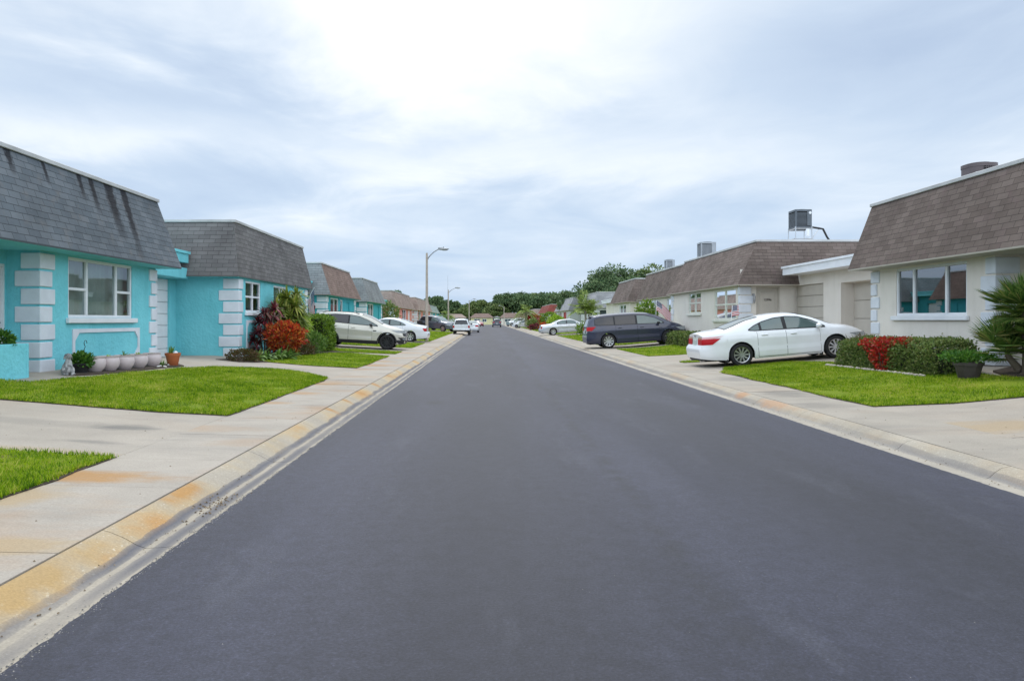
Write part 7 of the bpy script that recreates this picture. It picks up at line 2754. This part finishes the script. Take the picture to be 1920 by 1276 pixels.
def cloud(scale, loc, detail, rough=0.55, dist=0.4, sc=(1, 1, 1)):
    mp = nd(nt, 'ShaderNodeMapping')
    mp.inputs['Location'].default_value = loc
    mp.inputs['Scale'].default_value = sc
    nt.links.new(cb.outputs[0], mp.inputs[0])
    n = nd(nt, 'ShaderNodeTexNoise')
    n.inputs['Scale'].default_value = scale
    n.inputs['Detail'].default_value = detail
    n.inputs['Roughness'].default_value = rough
    n.inputs['Distortion'].default_value = dist
    nt.links.new(mp.outputs[0], n.inputs['Vector'])
    return n.outputs['Fac']


c1 = cloud(0.42, (3.1, 0.6, 0), 7, 0.5, 0.5)
c2 = cloud(1.15, (7.3, 2.2, 0), 8, 0.55, 0.6, (1, 0.8, 1))
c3 = cloud(2.6, (1.3, 5.2, 0), 8, 0.6, 0.8, (1, 0.7, 1))
cl = mth(nt, 'ADD', mth(nt, 'ADD', mth(nt, 'MULTIPLY', c1, 0.5), mth(nt, 'MULTIPLY', c2, 0.40)), mth(nt, 'MULTIPLY', c3, 0.10))
# broad cloud bodies and thin places, with torn outlines
wx_ = mth(nt, 'ADD', sp.outputs[0], mth(nt, 'MULTIPLY', mth(nt, 'SUBTRACT', c2, 0.5), 0.40))
wz_ = mth(nt, 'ADD', sp.outputs[2], mth(nt, 'MULTIPLY', mth(nt, 'SUBTRACT', c2, 0.5), 0.14))
front = mth(nt, 'GREATER_THAN', sp.outputs[1], 0.0)
fac = mth(nt, 'ADD', mth(nt, 'MULTIPLY', cl, 1.0), 0.0)
for (x0_, z0_, rx_, rz_, amp) in ((-0.05, 0.35, 0.32, 0.145, 0.24), (0.42, 0.31, 0.16, 0.06, -0.14), (0.50, 0.22, 0.16, 0.06, -0.06), (-0.42, 0.28, 0.15, 0.05, -0.10), (-0.46, 0.205, 0.20, 0.028, 0.12),
                                  (0.05, 0.24, 0.4, 0.022, -0.05), (0.05, 0.19, 0.3, 0.03, 0.06)):
    a_ = mth(nt, 'POWER', mth(nt, 'DIVIDE', mth(nt, 'SUBTRACT', wx_, x0_), rx_), 2)
    b_ = mth(nt, 'POWER', mth(nt, 'DIVIDE', mth(nt, 'SUBTRACT', wz_, z0_), rz_), 2)
    g_ = mth(nt, 'EXPONENT', mth(nt, 'MULTIPLY', mth(nt, 'ADD', a_, b_), -1.0))
    fac = mth(nt, 'ADD', fac, mth(nt, 'MULTIPLY', mth(nt, 'MULTIPLY', g_, front), amp))
r = ramp(nt, fac, [(0.32, (4.0, 4.9, 6.3)), (0.44, (5.0, 5.9, 7.1)), (0.53, (6.3, 7.0, 7.8)), (0.65, (8.6, 8.8, 9.0)), (0.80, (11.0, 11.0, 10.8))])
# milky blue towards the horizon
hz = mth(nt, 'POWER', mth(nt, 'SUBTRACT', 1.0, mth(nt, 'MAXIMUM', sp.outputs[2], 0.0), True), 8)
col = mixc(nt, mth(nt, 'MULTIPLY', hz, 0.92), r.outputs[0], (3.25, 4.7, 6.8))
col = mixc(nt, 0.92, sky.outputs[0], col)
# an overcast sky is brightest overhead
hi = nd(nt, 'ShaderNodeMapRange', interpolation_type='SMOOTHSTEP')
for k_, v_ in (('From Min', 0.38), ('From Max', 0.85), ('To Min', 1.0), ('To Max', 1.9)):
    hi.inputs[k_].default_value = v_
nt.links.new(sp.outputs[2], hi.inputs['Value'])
# added gain beside and behind the viewer, unseen, to light walls and car sides
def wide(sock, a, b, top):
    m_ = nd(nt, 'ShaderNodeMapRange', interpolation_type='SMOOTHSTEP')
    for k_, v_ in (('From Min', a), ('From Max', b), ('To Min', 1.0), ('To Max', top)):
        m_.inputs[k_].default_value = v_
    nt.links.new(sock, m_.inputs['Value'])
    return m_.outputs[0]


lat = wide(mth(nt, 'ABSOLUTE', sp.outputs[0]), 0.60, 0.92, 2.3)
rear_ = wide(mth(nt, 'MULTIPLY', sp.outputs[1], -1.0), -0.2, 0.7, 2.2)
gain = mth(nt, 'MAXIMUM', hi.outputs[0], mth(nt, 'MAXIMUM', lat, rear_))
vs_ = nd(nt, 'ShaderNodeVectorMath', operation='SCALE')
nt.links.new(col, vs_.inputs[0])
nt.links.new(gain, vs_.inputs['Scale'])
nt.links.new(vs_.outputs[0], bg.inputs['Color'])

sl = bpy.data.lights.new('sun', 'SUN')
sl.energy = 1.1
sl.angle = math.radians(16)
sl.color = (1.0, 0.95, 0.88)
so_ = bpy.data.objects.new('sun', sl)
COL.objects.link(so_)
sdir = Vector((math.sin(SUN_AZ) * math.cos(SUN_EL), math.cos(SUN_AZ) * math.cos(SUN_EL), math.sin(SUN_EL)))
so_.rotation_euler = sdir.to_track_quat('Z', 'Y').to_euler()

SC.render.engine = 'CYCLES'
SC.cycles.use_denoising = True
SC.cycles.max_bounces = 8
SC.cycles.transparent_max_bounces = 12
SC.view_settings.view_transform = 'Standard'
SC.view_settings.look = 'None'
SC.view_settings.exposure = 0.36
SC.view_settings.gamma = 1.0
